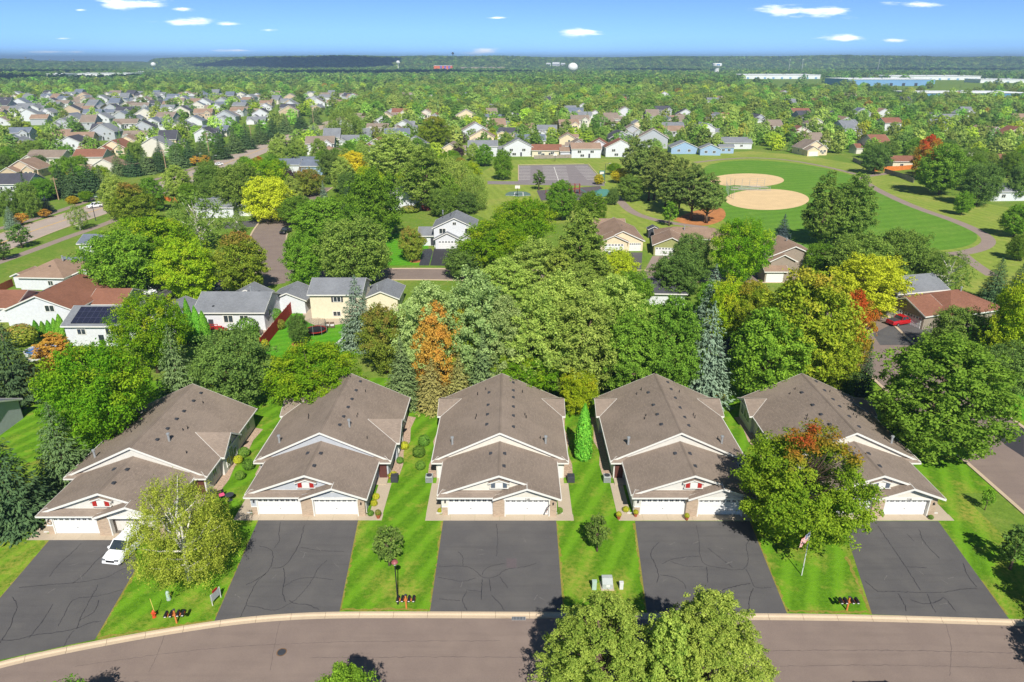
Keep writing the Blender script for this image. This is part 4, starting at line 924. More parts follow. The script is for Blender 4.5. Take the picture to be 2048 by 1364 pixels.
house('white house with red brown roof and two window gable above the arborvitae row', 90, 652, 0, [B((-6.6,6.2,0,14,3.2),'siding_white','roof_red','y',pitch=.42,win=[('S',1.8,3.5,1.9,1.3)],vent=[(-2,3),(-2,5),(-2,7),(-2,9)]), B((-14,-6.4,2,11,3.0),'siding_white','roof_red','x'), B((6,12.5,5,13,2.7),'siding_white','roof_red','x',gar=[('E',9,4.8)])])
house('white house with tan hip roof and a small front gable by the boulevard', 92, 580, -.06, [B((-5.5,4.6,0,11,3.0),'siding_white','roof_tan','x',hip=1,pitch=.45,win=[('S',1.5,1.6,1.2,1.1)],vent=[(0,3)],flue=[(1,6)]), B((5.2,11.2,2.5,11,2.8),'siding_white','roof_tan','y',gar=[('S',8,4.6)]), B((-7.5,-5,1,6,2.8),'siding_white','roof_tan','y'), B((-3.5,2,10.5,14.5,3),'siding_white','roof_blue','x')])
house('small white house with slate blue roof beside the tan hip roofed one', 190, 508, 0, [B((-3.6,4.6,0,7,2.8),'siding_white','roof_blue','x',win=[('S',0,1.5,1.2,1)])])
house('white two storey house with arched gable windows and a wide black drive', 905, 497, 0, [B((-4.9,6.0,1.2,11,5.3),'siding_white','roof_grey','y',pitch=.46,win=[('S',-2.6,4.4,1.9,1.5),('S',4.2,4.4,1.9,1.5),('S',.6,6.4,1.0,.8)],vent=[(-.8,6),(-.8,7.5),(-.8,9)],flue=[(-3,8)]),
    B((-9.2,-4.7,3,10,2.8),'siding_white','roof_grey','x',win=[('S',-7.6,1.6,1.2,1.1)],door=[('S',-5.6,'dark')]), B((-4.4,1.8,-.4,2,2.7),'siding_white','roof_grey','y',pitch=.5,gar=[('S',-1.2,4.9)],detail=True), B((1.9,6.1,.2,2.4,2.7),'siding_white','roof_grey','y',pitch=.5,gar=[('S',4.1,3.0)],detail=True)])
house('beige house with two front gables over white garage doors beside a parked boat', 1243, 504, 0, [B((-5.2,5.6,1.0,17,2.8),'siding_beige','roof_tan','y',pitch=.45,gar=[('S',3.6,3.0)],detail=True,vent=[(1,9)]), B((-5.6,1.4,0,4,2.75),'siding_beige','roof_tan','y',pitch=.45,gar=[('S',-2,4.9)],detail=True), B((-6.4,3.2,16,23,3),'siding_beige','roof_tan','x',flue=[(0,18)])])
house('olive gabled house with white garage door near the park path', 1340, 512, -.15, [B((-4.2,4.4,0,9,2.8),'siding_olive','roof_tan','y',pitch=.45,gar=[('S',-1.5,4.6)],detail=True,win=[('S',2.9,1.5,.9,1.1)]), B((-3.2,16,8,17,2.9),'siding_olive','roof_tan','x',hip=1,pitch=.4,flue=[(4,11)])])
house('small house with dark slate hip roof among the trees', 1322, 610, -.05, [B((-5.2,4.6,0,7.5,2.7),'siding_white','roof_dark','x',hip=1,pitch=.5,vent=[(-1,2)])])
house('taupe two storey house with twin stepped front gables', 1586, 562, 0, [B((-5.2,5.4,2,12,5.2),'siding_taupe','roof_tan','y',pitch=.42,win=[('S',-3,3.9,1.8,1.2),('S',3.3,3.9,2.4,1.2)],flue=[(-3,6),(0,7)]), B((-5.4,0,.4,3,4.6),'siding_taupe','roof_tan','y',pitch=.5), B((-7,-2.2,-1.2,3,2.7),'siding_taupe','roof_tan','x',gar=[('S',-4.8,3.8)]), B((5.2,10,5,12,3.4),'siding_taupe','roof_tan','x')])
house('white house with grey roof and side deck behind the red pickup', 1838, 612, .25, [B((-6,6,0,9,3.2),'siding_white','roof_grey','x',win=[('S',-1.5,1.9,1.1,1.2),('S',2,1.9,.9,1.2),('S',3.4,1.9,.9,1.2)],door=[('S',.4)])])
house('brown roofed taupe house with two garage doors facing the red pickup', 1950, 662, .32, [B((-4.5,8.5,2,13,2.9),'siding_taupe','roof_red','x',hip=1,pitch=.44,flue=[(3,7)]), B((-8.8,-3.6,3.6,12.6,2.8),'siding_taupe','roof_red','x',pitch=.44,gar=[('W',6,3.8),('W',10.2,3.4)],detail=True)])
house('white house with grey roof and gable beside the bright yellow green tree', 437, 436, 0, [B((-7,5,0,9,3.4),'siding_white','roof_grey','x',win=[('E',3,2,1,1)]), B((-7.5,-1,7,14,3.6),'siding_white','roof_blue','y'), B((4.6,9.5,3,10,2.8),'siding_white','roof_grey','y',gar=[('S',7,3.4)])])
house('pair of slate blue gabled roofs on a white house above the purple plum', 600, 350, 0, [B((-11,0,0,9,4.4),'siding_white','roof_blue','x',win=[('S',-6,3,1.6,1.2)]), B((1,11,-1,8,4.0),'siding_blue','roof_blue','x',win=[('E',3,2.5,1,1.2)]), B((-9,8,9,17,4.4),'siding_white','roof_blue','x')])
house('brown roofed tan house with a white gable behind the golden tree', 662, 318, 0, [B((-9,4,0,10,3.4),'siding_tan','roof_tan','x',hip=1), B((3,13,4,14,3.4),'siding_white','roof_red','y')])
house('white house with dark roof and a grey deck beside the orange fence', 808, 420, 0, [B((-5,6,0,9,4.8),'siding_white','roof_dark','y',pitch=.5,win=[('S',3,3.6,1.2,1.2)],vent=[(-1,4),(-1,6)]), B((6,10,-1,2,2.4),'siding_red','roof_red','x')])
house('long white house with grey roof below the boulevard willow', 712, 285, 0, [B((-9,9,0,9,3.6),'siding_white','roof_grey','x'), B((-9,-1,-8,0,3),'siding_white','roof_grey','y',gar=[('S',-5,5)])])
house('tall white two storey house with charcoal roof left of the boulevard', 26, 402, .05, [B((-8,6.5,0,11,6.0),'siding_white','roof_dark','x',pitch=.5,win=[('S',1.2,4.4,1.6,1.4),('S',4.6,4.4,1.6,1.4),('S',2.8,1.4,2.2,1.8),('S',-3,4.4,1.5,1.4)]), B((6.3,10,2,9,3.0),'siding_white','roof_dark','x')])
house('taupe roofed house with stepped cream gables behind the boulevard pines', 210, 352, .1, [B((-6,7,0,12,3.6),'siding_cream','roof_tan','y',pitch=.55,win=[('S',2,2,1.2,1.4)]), B((-11,-4,-3,5,3),'siding_cream','roof_tan','x',gar=[('S',-8,4.8)]), B((6,12,3,10,3),'siding_cream','roof_tan','x')])
house('white house with arched triple windows on its front gable', 143, 307, .1, [B((-7,7,0,12,5.2),'siding_white','roof_dark','y',pitch=.5,win=[('S',-2,4,1.2,1.6),('S',0,4,1.2,1.6),('S',2,4,1.2,1.6)]), B((5,13,-2,6,3),'siding_tan','roof_tan','x',gar=[('S',9,5)])])
PARK = [(966,313,'white two storey house with grey roof and side gable facing the parking lot','siding_white','roof_grey','x',5.2), (1036,313,'white gabled two storey house with steep grey roof behind the parking lot','siding_white','roof_grey','y',4.8),
        (1093,314,'cream house with brown roof behind the parking lot fence','siding_ivory','roof_red','x',3.4), (1172,316,'wide white house with taupe roof and stacked deck behind the parking lot','siding_white','roof_tan','x',4.6), (1240,314,'white gabled house with red brown roof beside the park pines','siding_white','roof_red','y',4.8)]
for px, py, lab, wl_, rf, ax, h in PARK:
    house(lab, px, py, random.uniform(-.05,.05), [B((-7.5,7.5,0,9.5,h),wl_,rf,ax,pitch=.5,win=[('S',-3.5,h-1.5,2.0,1.4),('S',3,h-1.5,2.0,1.4),('S',-2,1.2,2.2,1.4),('E',3,2.4,1.6,1.4)],door=[('S',1.6,'dark')])]+([B((-13,-7.3,2,9,3.2),wl_,rf,'x')] if px in (1036,1172) else []))
for px, py, lab, wl_, rf, ax, s in [(1368,308,'pale blue gabled house at the field edge','siding_blue','roof_grey','y',1.0),(1420,311,'pale blue shed with light grey roof beside two spruces at the field edge','siding_blue','roof_grey','y',.75),(1452,307,'small blue grey outbuilding with a flat pitched roof by the field','siding_blue','roof_grey','x',.55),(1470,298,'long grey roofed white house behind the field spruces','siding_white','roof_grey','x',1.3),
        (1815,338,'white house with red roof and bright red deck beyond the path','siding_ivory','roof_red','x',1.0),(2022,402,'white house with light grey roof by the park edge','siding_white','roof_grey','x',1.1),(2030,335,'red brown roofed house among the trees beyond the park','siding_beige','roof_red','x',1.1),(1345,262,'grey roofed blue house beyond the park pines','siding_blue','roof_grey','x',1.1)]:
    house(lab, px, py, random.uniform(-.1,.1), [B((-7*s,7*s,0,9*s,3.4),wl_,rf,ax,pitch=.42,win=[('S',-3*s,1.8,1.6,1.3),('S',2.6*s,1.8,1.6,1.3)])])
house('corner of a grey house with an orange railed deck left of the wide dark spruce', 0, 0, 0, [B((-9,8.6,0,9,2.9),'siding_grey','roof_grey','x',win=[('E',3,1.6,1.2,1.2)])], world=(-76.6, G(38,905)[1]))

# ---------------------------------------------------------------- street furniture and garden things
def mailbox_cluster(px, py, label, rz=0.0):
    x, y = G(px, py); t = thing('mailbox_cluster', label, 'mailboxes', (x,y,0), rz, 'shared mailbox posts along the street')
    obj('post', MB().box(-.07,.07,-.07,.07,-.2,1.5), M['wood'], t, bevel=.01); obj('crossarm', MB().box(-.85,.85,-.12,.12,.92,1.0), M['wood'], t)
    obj('post_cap', MB().box(-.1,.1,-.1,.1,1.5,1.55), M['dark'], t)
    for xx in (-.72,-.3,.3,.72):
        mb = MB(); pr = [(-.13,0),(.13,0),(.13,.16),(.10,.23),(.05,.27),(-.05,.27),(-.10,.23),(-.13,.16)]; n = len(pr)
        mb.add([(a,-.32,b_) for a,b_ in pr]+[(a,.28,b_) for a,b_ in pr], [tuple(range(n)), tuple(range(2*n-1,n-1,-1))]+[(i,n+i,n+(i+1)%n,(i+1)%n) for i in range(n)])
        bx_ = obj('mailbox', mb, M['black'], t, (xx,0,1.0)); obj('name_plate', MB().box(-.08,.08,-.335,-.32,.03,.10), M['white'], bx_); obj('flag', MB().box(.132,.145,-.1,.08,.14,.2), M['hydrant'], bx_)
mailbox_cluster(354, 1246, 'four black mailboxes on a cedar post beside the orange hydrant', .12)
mailbox_cluster(813, 1216, 'four black mailboxes on a cedar post at the foot of the lamp post')
mailbox_cluster(1693, 1220, 'four black mailboxes on a cedar post on the flagpole lawn')
# hydrant
x, y = G(309, 1234); t = thing('fire_hydrant', 'orange fire hydrant with a tall marker rod on the lawn', 'hydrant', (x,y,0))
obj('barrel', MB().lathe([(.17,0),(.17,.05),(.12,.05),(.12,.5),(.16,.5),(.16,.56),(.13,.56),(.11,.68),(.05,.75),(.05,.8),(0,.8)],14), M['hydrant'], t, smooth=False)
for a in (0, math.pi, -math.pi/2): obj('nozzle', MB().tube([(0,0,0),(.22*math.cos(a),.22*math.sin(a),0)], .06, 10), M['hydrant'], t, (0,0,.42))
obj('marker_rod', MB().tube([(.1,.05,.5),(-.05,.1,2.0)], .025, 6), M['yellow'], t)
x, y = G(338, 1199); t = thing('utility_pedestal', 'round pale green utility pedestal in front of the birch', 'utility box', (x,y,0))
obj('body', MB().lathe([(.17,0),(.17,.85),(.15,.93),(.09,.98),(0,1.0)],16), M['box_green'], t, smooth=True); obj('base', MB().lathe([(.2,-.02),(.2,.12),(.17,.12)],16), M['box_grey'], t)
x, y = G(434, 1203); t = thing('yard_sign', 'grey yard sign on a wooden frame at the driveway edge', 'sign', (x,y,0), math.radians(72))
for a in (-.55,.55): obj('stake', MB().box(a-.03,a+.03,-.03,.03,-.1,1.25), M['white'], t)
obj('panel', MB().box(-.62,.62,-.025,.025,.45,1.2), M['box_grey'], t); obj('sign_top', MB().box(-.3,.3,-.03,.03,1.22,1.45), M['fence_red'], t)
for px, py, w, h, mt, lab in ((1188,1178,.42,.95,'box_green','tall pale green utility pedestal beside the big grey transformer'),(1242,1177,.36,.72,'box_pale','small whitish utility pedestal beside the transformer')):
    x, y = G(px,py); t = thing('utility_pedestal', lab, 'utility box', (x,y,0))
    obj('body', MB().box(-w/2,w/2,-.16,.16,0,h), M[mt], t, bevel=.03); obj('lid', MB().box(-w/2-.02,w/2+.02,-.18,.18,h,h+.06), M[mt], t, bevel=.02)
x, y = G(1214,1174); t = thing('transformer_box', 'grey pad mounted transformer box with a white warning label', 'utility box', (x,y,0))
obj('pad', MB().box(-.62,.62,-.5,.7,-.05,.08), M['concrete'], t)
mb = MB(); mb.add([(-.5,-.35,.08),(.5,-.35,.08),(.5,.6,.08),(-.5,.6,.08),(-.5,-.35,.62),(.5,-.35,.62),(.5,.15,.95),(-.5,.15,.95),(.5,.6,.95),(-.5,.6,.95)], [(0,1,5,4),(4,5,6,7),(7,6,8,9),(9,8,2,3),(1,2,8,6,5),(0,4,7,9,3)])
obj('cabinet', mb, M['box_grey'], t, bevel=.02); obj('warning_label', MB().box(-.14,.22,-.365,-.35,.3,.55), M['white'], t)
# lamp post
x, y = G(796,1208); t = thing('lamp_post', 'black lamp post with a mauve hood on the striped lawn', 'lamp', (x,y,0))
obj('pole', MB().lathe([(.09,-.2),(.09,.5),(.06,.55),(.05,4.45)],12), M['black'], t, smooth=True)
obj('lantern', MB().lathe([(.05,4.42),(.12,4.5),(.2,4.72),(.2,4.75)],14), M['white'], t); obj('hood', MB().lathe([(.30,4.74),(.30,4.8),(.2,4.93),(0,5.0)],16), M['brown_lamp'], t)
# flagpole
x, y = G(1603,1150.5); t = thing('flagpole', 'white flagpole with a drooping striped flag on the lawn below the maple', 'flagpole', (x,y,0))
hp = zat(y,1062); obj('pole', MB().lathe([(.05,-.2),(.045,hp*.45),(.03,hp)],12), M['alu'], t, smooth=True); obj('ball', MB().lathe([(0,hp+.12),(.055,hp+.1),(.065,hp+.05),(.05,hp)][::-1],12), M['yellow'], t); obj('cleat', MB().box(-.04,.04,-.09,.0,1.0,1.2), M['metal'], t)
def flag_mat():
    b_ = NB('striped_flag'); uv = b_.sep(b_.uv()); s = b_.math('GREATER_THAN', b_.math('FRACT', b_.math('MULTIPLY', uv[1], 6.5)), .5)
    c = b_.mix(s, S(190,40,50), S(236,232,226)); inc = b_.math('MULTIPLY', b_.math('LESS_THAN', uv[0], .42), b_.math('GREATER_THAN', uv[1], .46))
    fx = b_.math('SUBTRACT', b_.math('FRACT', b_.math('MULTIPLY', uv[0], 14)), .5); fy = b_.math('SUBTRACT', b_.math('FRACT', b_.math('MULTIPLY', uv[1], 16)), .5)
    star = b_.math('LESS_THAN', b_.math('ADD', b_.math('MULTIPLY', fx, fx), b_.math('MULTIPLY', fy, fy)), .06)
    c = b_.mix(inc, c, b_.mix(star, S(46,60,110), S(236,236,236))); return b_.bsdf(c, .8, .2)
M['flag'] = flag_mat()
def flag(name, parent, top, bot, w, h, droop, seed=0, nu=14, nv=10):
    vs_, fs, uvs = [], [], []
    for j in range(nv+1):
        v = j/nv
        for i in range(nu+1):
            u = i/nu; e = Vector(bot).lerp(Vector(top), v)
            px_ = w*u*(1-droop*.72); fold = .07*math.sin(u*15+v*2+seed)*u**.5
            vs_.append((e.x-px_*.93, e.y+fold+.04, e.z-droop*w*u*.85)); uvs.append((u,v))
    for j in range(nv):
        for i in range(nu): a = j*(nu+1)+i; fs.append((a,a+1,a+nu+2,a+nu+1))
    m = bpy.data.meshes.new(name); m.from_pydata(vs_,[],fs); m.update(); l = m.uv_layers.new(name='UVMap')
    for pl in m.polygons:
        pl.use_smooth = True
        for li in pl.loop_indices: l.data[li].uv = uvs[m.loops[li].vertex_index]
    return link(name, m, M['flag'], parent)
flag('flag', t, (-.04,0,hp-.1), (-.04,0,hp-1.1), 1.6, 1.0, .75)
# flag on a slanted staff at the middle home's garage door
hx, hy = HOMES[2][:2]
t = thing('house_flag', 'red and navy striped flag on a slanted staff before the white garage door', 'flag', (hx+5.62, hy-.38, 1.55))
obj('staff', MB().tube([(0,0,0),(-.25,-1.0,.75)], .018, 6), M['metal'], t); 
flag('cloth', t, (-.25,-1.0,.75), (-.12,-.45,.35), 1.3, .7, .95, 2)
# planters, bushes in pots, air conditioners, patio things
def planter(px, py, label, s=1.0, fl='flowers', leaf=None):
    x, y = G(px, py); t = thing('planter', label, 'planter', (x,y,.035))
    obj('pot', MB().lathe([(0,0),(.16*s,0),(.24*s,.36*s),(.27*s,.36*s),(.27*s,.42*s),(.2*s,.42*s),(0,.38*s)],14), M['terracotta'], t)
    g = PR['globe'][0][0]; o = bpy.data.objects.new('plant', g); COL.objects.link(o); o.parent = t; o.location = (0,0,.34*s); o.scale = (.42*s,.42*s,.45*s)
    if not g.materials: g.materials.append(L['shrub'])
    o.material_slots[0].link = 'OBJECT'; o.material_slots[0].material = leaf or L['rust']
planter(757,1036,'terracotta pot of orange flowers at the corner of the grey twin home walk',1.1)
planter(618,1024,'terracotta pot with red flowers between the grey twin home garage doors',.7,leaf=L['rust'])
planter(217,1062,'terracotta pot with green plant beside the open garage',.9,leaf=L['shrub'])
planter(227,1064,'small rusty brown potted plant next to the green pot by the open garage',.6,leaf=L['rust'])
planter(1237,1038,'pot with yellow green plant at the corner of the walk left of the shaded home',1.0,leaf=L['shrub_lime'])
planter(1271,1033,'pot with yellow green plant at the brick corner of the shaded home',.9,leaf=L['shrub_lime'])
planter(1373,1040,'pot with yellow green plant between the shaded home garage doors',.9,leaf=L['shrub_lime'])
planter(779,957,'small red potted plant on the walk beside the grey twin home entry',.7,leaf=L['rust'])
for (hx, hy, _), s, lab in ((HOMES[2],-1,'air conditioner on the rock bed left of the flag home'),(HOMES[2],1,'air conditioner on the rock bed right of the flag home'),(HOMES[3],-1,'air conditioner on the rock bed beside the shaded home walk'),(HOMES[1],1,'air conditioner on the rock bed right of the grey twin home'),(HOMES[0],1,'air conditioner beside the patio of the open garage home')):
    t = thing('air_conditioner', lab, 'air conditioner', (hx+s*8.35, hy+6.4, .02))
    obj('case', MB().box(-.42,.42,-.42,.42,.05,.85), M['box_grey'] if s < 0 else M['dark'], t, bevel=.03); obj('fan_guard', MB().lathe([(.34,.86),(.34,.9),(.3,.9),(0,.89)],16), M['dark'], t)
    for i in range(5): obj('coil_louver', MB().box(-.38,.38,-.435,-.42,.15+i*.13,.2+i*.13), M['dark'], t)
x, y = HOMES[0][0]+8.6, HOMES[0][1]+6.6
t = thing('patio_chair', 'dark patio chair with a pink cushion beside the open garage home', 'chair', (x+.9,y-.4,.02), .6)
for a in (-.28,.28):
    for c in (-.28,.28): obj('leg', MB().box(a-.025,a+.025,c-.025,c+.025,0,.42), M['black'], t)
obj('seat', MB().box(-.32,.32,-.32,.32,.42,.47), M['black'], t); obj('backrest', MB().box(-.32,.32,.28,.33,.47,1.0), M['black'], t); obj('cushion', MB().box(-.3,.3,-.3,.26,.47,.6), M['pink'], t, bevel=.05)
t = thing('patio_table', 'small dark round table beside the pink cushioned chair', 'table', (x+1.9,y-.7,.02)); obj('table_top', MB().lathe([(0,.72),(.5,.72),(.5,.75),(0,.75)],18), M['dark'], t); obj('leg', MB().lathe([(.3,0),(.05,.05),(.04,.72)],10), M['dark'], t)
# storage seen inside the open garage
hx, hy = HOMES[0][:2]
t = thing('storage_rack', 'blue storage tubs stacked along the open garage wall', 'storage', (hx+1.0,hy+1.2,.02)); 
for i in range(4): obj('tub', MB().box(-.3,.3,-.4,.4,i*.46,.42+i*.46), M['junk_blue'], t, bevel=.03)
t = thing('cargo_bag', 'bright red and orange bags piled inside the open garage', 'bags', (hx+1.9,hy+1.0,.02))
for i,(dx,dz,r) in enumerate(((0,.5,.5),(.35,1.0,.42),(.1,1.45,.33))): obj('bag', MB().lathe([(0,-r),(r*.7,-r*.75),(r,0),(r*.7,.75*r),(0,r)],12,(dx,.1,dz)), M['junk_red'], t, smooth=True)

# ---------------------------------------------------------------- vehicles
def car(kind, paint, px, py, rz, label, group=None, world=None, z=.012):
    x, y = world or G(px, py); t = thing(kind, label, 'car' if kind != 'pickup_truck' else 'truck', (x,y,z), rz, group)
    Ln, Wd = {'suv': (4.7,1.9), 'minivan': (5.0,1.98), 'pickup_truck': (5.6,2.0), 'sedan': (4.6,1.82)}[kind]
    low = {'suv': [(-.5,.35,.75),(-.47,.3,.95),(-.30,.28,1.05),(.0,.28,1.07),(.35,.28,1.08),(.49,.3,1.05),(.5,.36,.8)], 'minivan': [(-.5,.35,.7),(-.47,.28,.92),(-.33,.26,1.05),(.0,.26,1.1),(.35,.26,1.12),(.49,.28,1.1),(.5,.35,.8)],
           'pickup_truck': [(-.5,.42,.85),(-.47,.38,1.08),(-.25,.36,1.15),(.0,.36,1.16),(.3,.36,1.14),(.49,.38,1.14),(.5,.42,.95)], 'sedan': [(-.5,.32,.62),(-.46,.26,.82),(-.22,.25,.93),(.1,.25,.95),(.36,.25,.98),(.48,.27,.94),(.5,.32,.7)]}[kind]
    def loft(secs, name, mat, nar=.0):
        mb = MB(); rings = []
        for (f, zb, zt, w) in secs:
            xx = f*Ln; c = .14 if nar == 0 else .10
            rings.append([(xx,-w/2,zb),(xx,-w/2-.02,(zb+zt)/2),(xx,-w/2+c*.5,zt-c*.4),(xx,-w/2+c*1.6,zt),(xx,w/2-c*1.6,zt),(xx,w/2-c*.5,zt-c*.4),(xx,w/2+.02,(zb+zt)/2),(xx,w/2,zb)])
        n = 8; v = [p for r in rings for p in r]
        f_ = [(i*n+q,i*n+(q+1)%n,(i+1)*n+(q+1)%n,(i+1)*n+q) for i in range(len(rings)-1) for q in range(n)]+[tuple(range(n-1,-1,-1)), tuple((len(rings)-1)*n+q for q in range(n))]
        mb.add(v, [q[::-1] for q in f_]); o = obj(name, mb, mat, t, smooth=False); bv = o.modifiers.new('bevel','BEVEL'); bv.width = .05; bv.segments = 2; bv.limit_method = 'ANGLE'; return o
    body = loft([(f, zb, zt, Wd*(.86 if abs(f) > .485 else (.95 if abs(f) > .46 else 1))) for f, zb, zt in low], 'body', M[paint])
    cab = {'suv': ((-.17,1.05),(-.03,1.68),(.36,1.70),(.46,1.08)), 'minivan': ((-.26,1.05),(-.10,1.72),(.40,1.74),(.49,1.1)), 'pickup_truck': ((-.20,1.14),(-.09,1.78),(.10,1.78),(.15,1.15)), 'sedan': ((-.20,.93),(-.06,1.40),(.20,1.41),(.38,.97))}[kind]
    (a,za),(b_,zb_),(c,zc_),(d,zd) = cab
    mb = MB(); w0, w1 = Wd*.94/2, Wd*.78/2
    mb.add([(a*Ln,-w0,za),(d*Ln,-w0,zd),(d*Ln,w0,zd),(a*Ln,w0,za),(b_*Ln,-w1,zb_-.05),(c*Ln,-w1,zc_-.05),(c*Ln,w1,zc_-.05),(b_*Ln,w1,zb_-.05)], [(0,1,5,4),(2,3,7,6),(3,0,4,7),(1,2,6,5),(4,5,6,7)])
    obj('windows', mb, M['glass'], t)
    mb = MB(); mb.add([(b_*Ln-.05,-w1-.02,zb_-.06),(c*Ln+.05,-w1-.02,zc_-.06),(c*Ln+.05,w1+.02,zc_-.06),(b_*Ln-.05,w1+.02,zb_-.06),(b_*Ln+.12,-w1+.1,zb_+.03),(c*Ln-.1,-w1+.1,zc_+.03),(c*Ln-.1,w1-.1,zc_+.03),(b_*Ln+.12,w1-.1,zb_+.03)], [(0,1,5,4),(1,2,6,5),(2,3,7,6),(3,0,4,7),(4,5,6,7),(3,2,1,0)])
    obj('roof_panel', mb, M[paint], t)
    mb = MB()
    for s in (-1,1):
        for (p, q) in (((a*Ln,s*w0,za),(b_*Ln,s*w1,zb_)),((d*Ln,s*w0,zd),(c*Ln,s*w1,zc_)),(((a+d)/2*Ln,s*w0,za),((b_+c)/2*Ln,s*w1,zb_))): mb.tube([p,q], .05, 6)
    obj('pillars', mb, M[paint], t)
    if kind == 'pickup_truck': obj('truck_bed', MB().box(.17*Ln,.485*Ln,-.8,.8,1.0,1.17), M['dark'], t)
    for fx in (-.31,.30):
        for s in (-1,1):
            w = obj('wheel', MB().tube([(0,-.11,0),(0,.11,0)], .36, 18), M['rubber'], t, (fx*Ln, s*(Wd/2-.08), .36)); obj('rim', MB().tube([(0,-.125,0),(0,.125,0)], .21, 14), M['chrome'], w)
    for s in (-1,1):
        obj('headlight', MB().box(-.5*Ln-.015,-.5*Ln+.16,s*Wd*.34-.2,s*Wd*.34+.2,.68,.84), M['chrome'], t); obj('tail_light', MB().box(.5*Ln-.12,.5*Ln+.02,s*Wd*.37-.12,s*Wd*.37+.12,.8,1.0), M['shutter_red'], t)
        obj('mirror', MB().box(a*Ln+.12,a*Ln+.3,s*(Wd/2+.02)-.12,s*(Wd/2+.02)+.12,za+.0,za+.16), M[paint], t)
    obj('grille', MB().box(-.5*Ln-.02,-.5*Ln+.05,-.45,.45,.5,.72), M['black'], t); obj('bumper', MB().box(-.5*Ln-.04,-.5*Ln+.1,-Wd*.44,Wd*.44,.34,.5), M[paint], t)
    return t
car('minivan','white_car',256,1100,math.radians(82),'white van parked nose out before the open garage under the birch')
car('pickup_truck','red_car',1800,648,math.radians(200),'bright red pickup truck parked before the taupe garage', z=.018)
car('suv','white_car',292,588,math.radians(160),'white sport utility car parked in the court behind the solar house', z=.026)
car('sedan','black_car',352,606,math.radians(170),'black car parked in the shade beside the white one in the court', z=.026)
car('suv','black_car',425,585,math.radians(165),'dark car parked under the lime tree behind the grey roofed rambler', z=.026)
car('suv','black_car',572,466,math.radians(80),'black car parked at the inner kerb of the curved street', z=.02)
gx, gy = G(1772,1357,1.66); car('minivan','white_car',0,0,math.radians(1),'white van passing on the near street, only its roof showing', None, (gx-.75,gy-1.2), -.115)
car('suv','silver_car',1095,1, 0, 'silver car parked on the parking lot', world=G(1133,337)) if False else None
for px, py, p_, kd, rz, lab in ((190,415,'white_car','suv',.95,'white car driving on the boulevard beside the small orange trees'),(437,331,'white_car','sedan',.9,'white car driving on the boulevard before the spruces'),(397,349,'silver_car','sedan',.9,'silver car at the boulevard crossing')):
    car(kd, p_, px, py, rz, lab, 'cars on the boulevard')
x, y = G(1258,520); t = thing('covered_boat', 'boat under a dark cover on a trailer beside the beige garage', 'boat', (x,y,.014), math.radians(80))
mb = MB(); mb.add([(-2.8,0,.9),(-1.6,-.8,.8),(2.4,-.95,.8),(2.4,.95,.8),(-1.6,.8,.8),(-1.2,0,1.6),(1.6,0,1.7),(2.4,0,1.3),(-2.2,0,.5),(2.2,-.7,.45),(2.2,.7,.45)], [(0,1,5),(1,2,6,5),(2,7,6),(0,5,4),(5,6,3,4),(6,7,3),(0,8,9,2,1),(0,4,3,10,8),(8,10,9),(2,9,10,3,7)]); obj('cover', mb, M['dark'], t)
for s in (-1,1): obj('wheel', MB().tube([(0,-.1,0),(0,.1,0)], .3, 14), M['rubber'], t, (.8,s*.85,.3))
obj('trailer_tongue', MB().tube([(-3.8,0,.45),(1.5,0,.45)], .05, 6), M['metal'], t)

# ---------------------------------------------------------------- fences, play things, poles
def fence(pts, h, mat, label, board=.30, group=None, name='fence', zb=0):
    P_ = [V2(p) for p in pts]; t = thing(name, label, 'fence', (P_[0].x,P_[0].y,zb), 0, group)
    cache = {}
    for a, b_ in zip(P_[:-1], P_[1:]):
        d = b_-a; L_ = d.length; ang = math.atan2(d.y,d.x); n = max(1, round(L_/board)); w = L_/n
        me = MB().box(.008,w-.008,-.012,.012,.05,h).mesh('board'); me.materials.append(mat)
        for i in range(n):
            p = a+d*(i/n)-P_[0]; link('board', me, None, t, (p.x,p.y,random.uniform(-.03,.03)), ang)
        pm = MB().box(-.05,.05,.012,.11,-.2,h+.08).mesh('post'); pm.materials.append(mat)
        for i in range(0, n+1, max(1,round(2.4/w))): p = a+d*(i/n)-P_[0]; link('post', pm, None, t, (p.x,p.y,0), ang)
        o = obj('rail', MB().box(0,L_,.012,.05,h*.25,h*.25+.09).box(0,L_,.012,.05,h*.8,h*.8+.09), mat, t, (a.x-P_[0].x,a.y-P_[0].y,0), ang)
    return t
fence([G(524,702),G(588,622)], 2.4, M['fence_red'], 'long dark red board fence beside the grey roofed rambler', .4)
fence([G(568,622),G(588,622)], 1.6, M['deck'], 'short brown fence closing the side yard of the rambler', .4)
fence([G(12,777),G(88,776)], 1.8, M['fence_pale'], 'pale weathered fence behind the lawn beside the locust', .4)
fence([G(306,409),G(330,401),G(356,408)], 2.0, M['fence_orange'], 'fresh orange cedar fence below the blue spruces', .9)
fence([G(795,418),G(830,414),G(908,414)], 2.2, M['fence_orange'], 'fresh orange cedar fence behind the white two storey house', .9)
fence([G(1068,318),G(1145,316)], 1.8, M['fence_grey'], 'weathered grey fence behind the parking lot', 1.2)
fence([G(1705,322),G(1742,341)], 1.8, M['fence_grey'], 'grey fence along the far end of the ball field', 1.2)
fence([G(1742,343),G(1800,341),G(1838,337)], 2.0, M['fence_orange'], 'orange brown cedar fence below the red deck', 1.2)
fence([G(1768,346),G(1800,355),G(1826,366)], 1.9, M['fence_grey'], 'dark weathered fence beside the park path', 1.0)
fence([G(0,585),G(28,572)], 1.7, M['deck'], 'brown fence behind the red roofed house', .5)
x, y = G(633,666); t = thing('trampoline', 'round netted trampoline with red rim on the back lawn', 'trampoline', (x,y,0))
r = 1.95
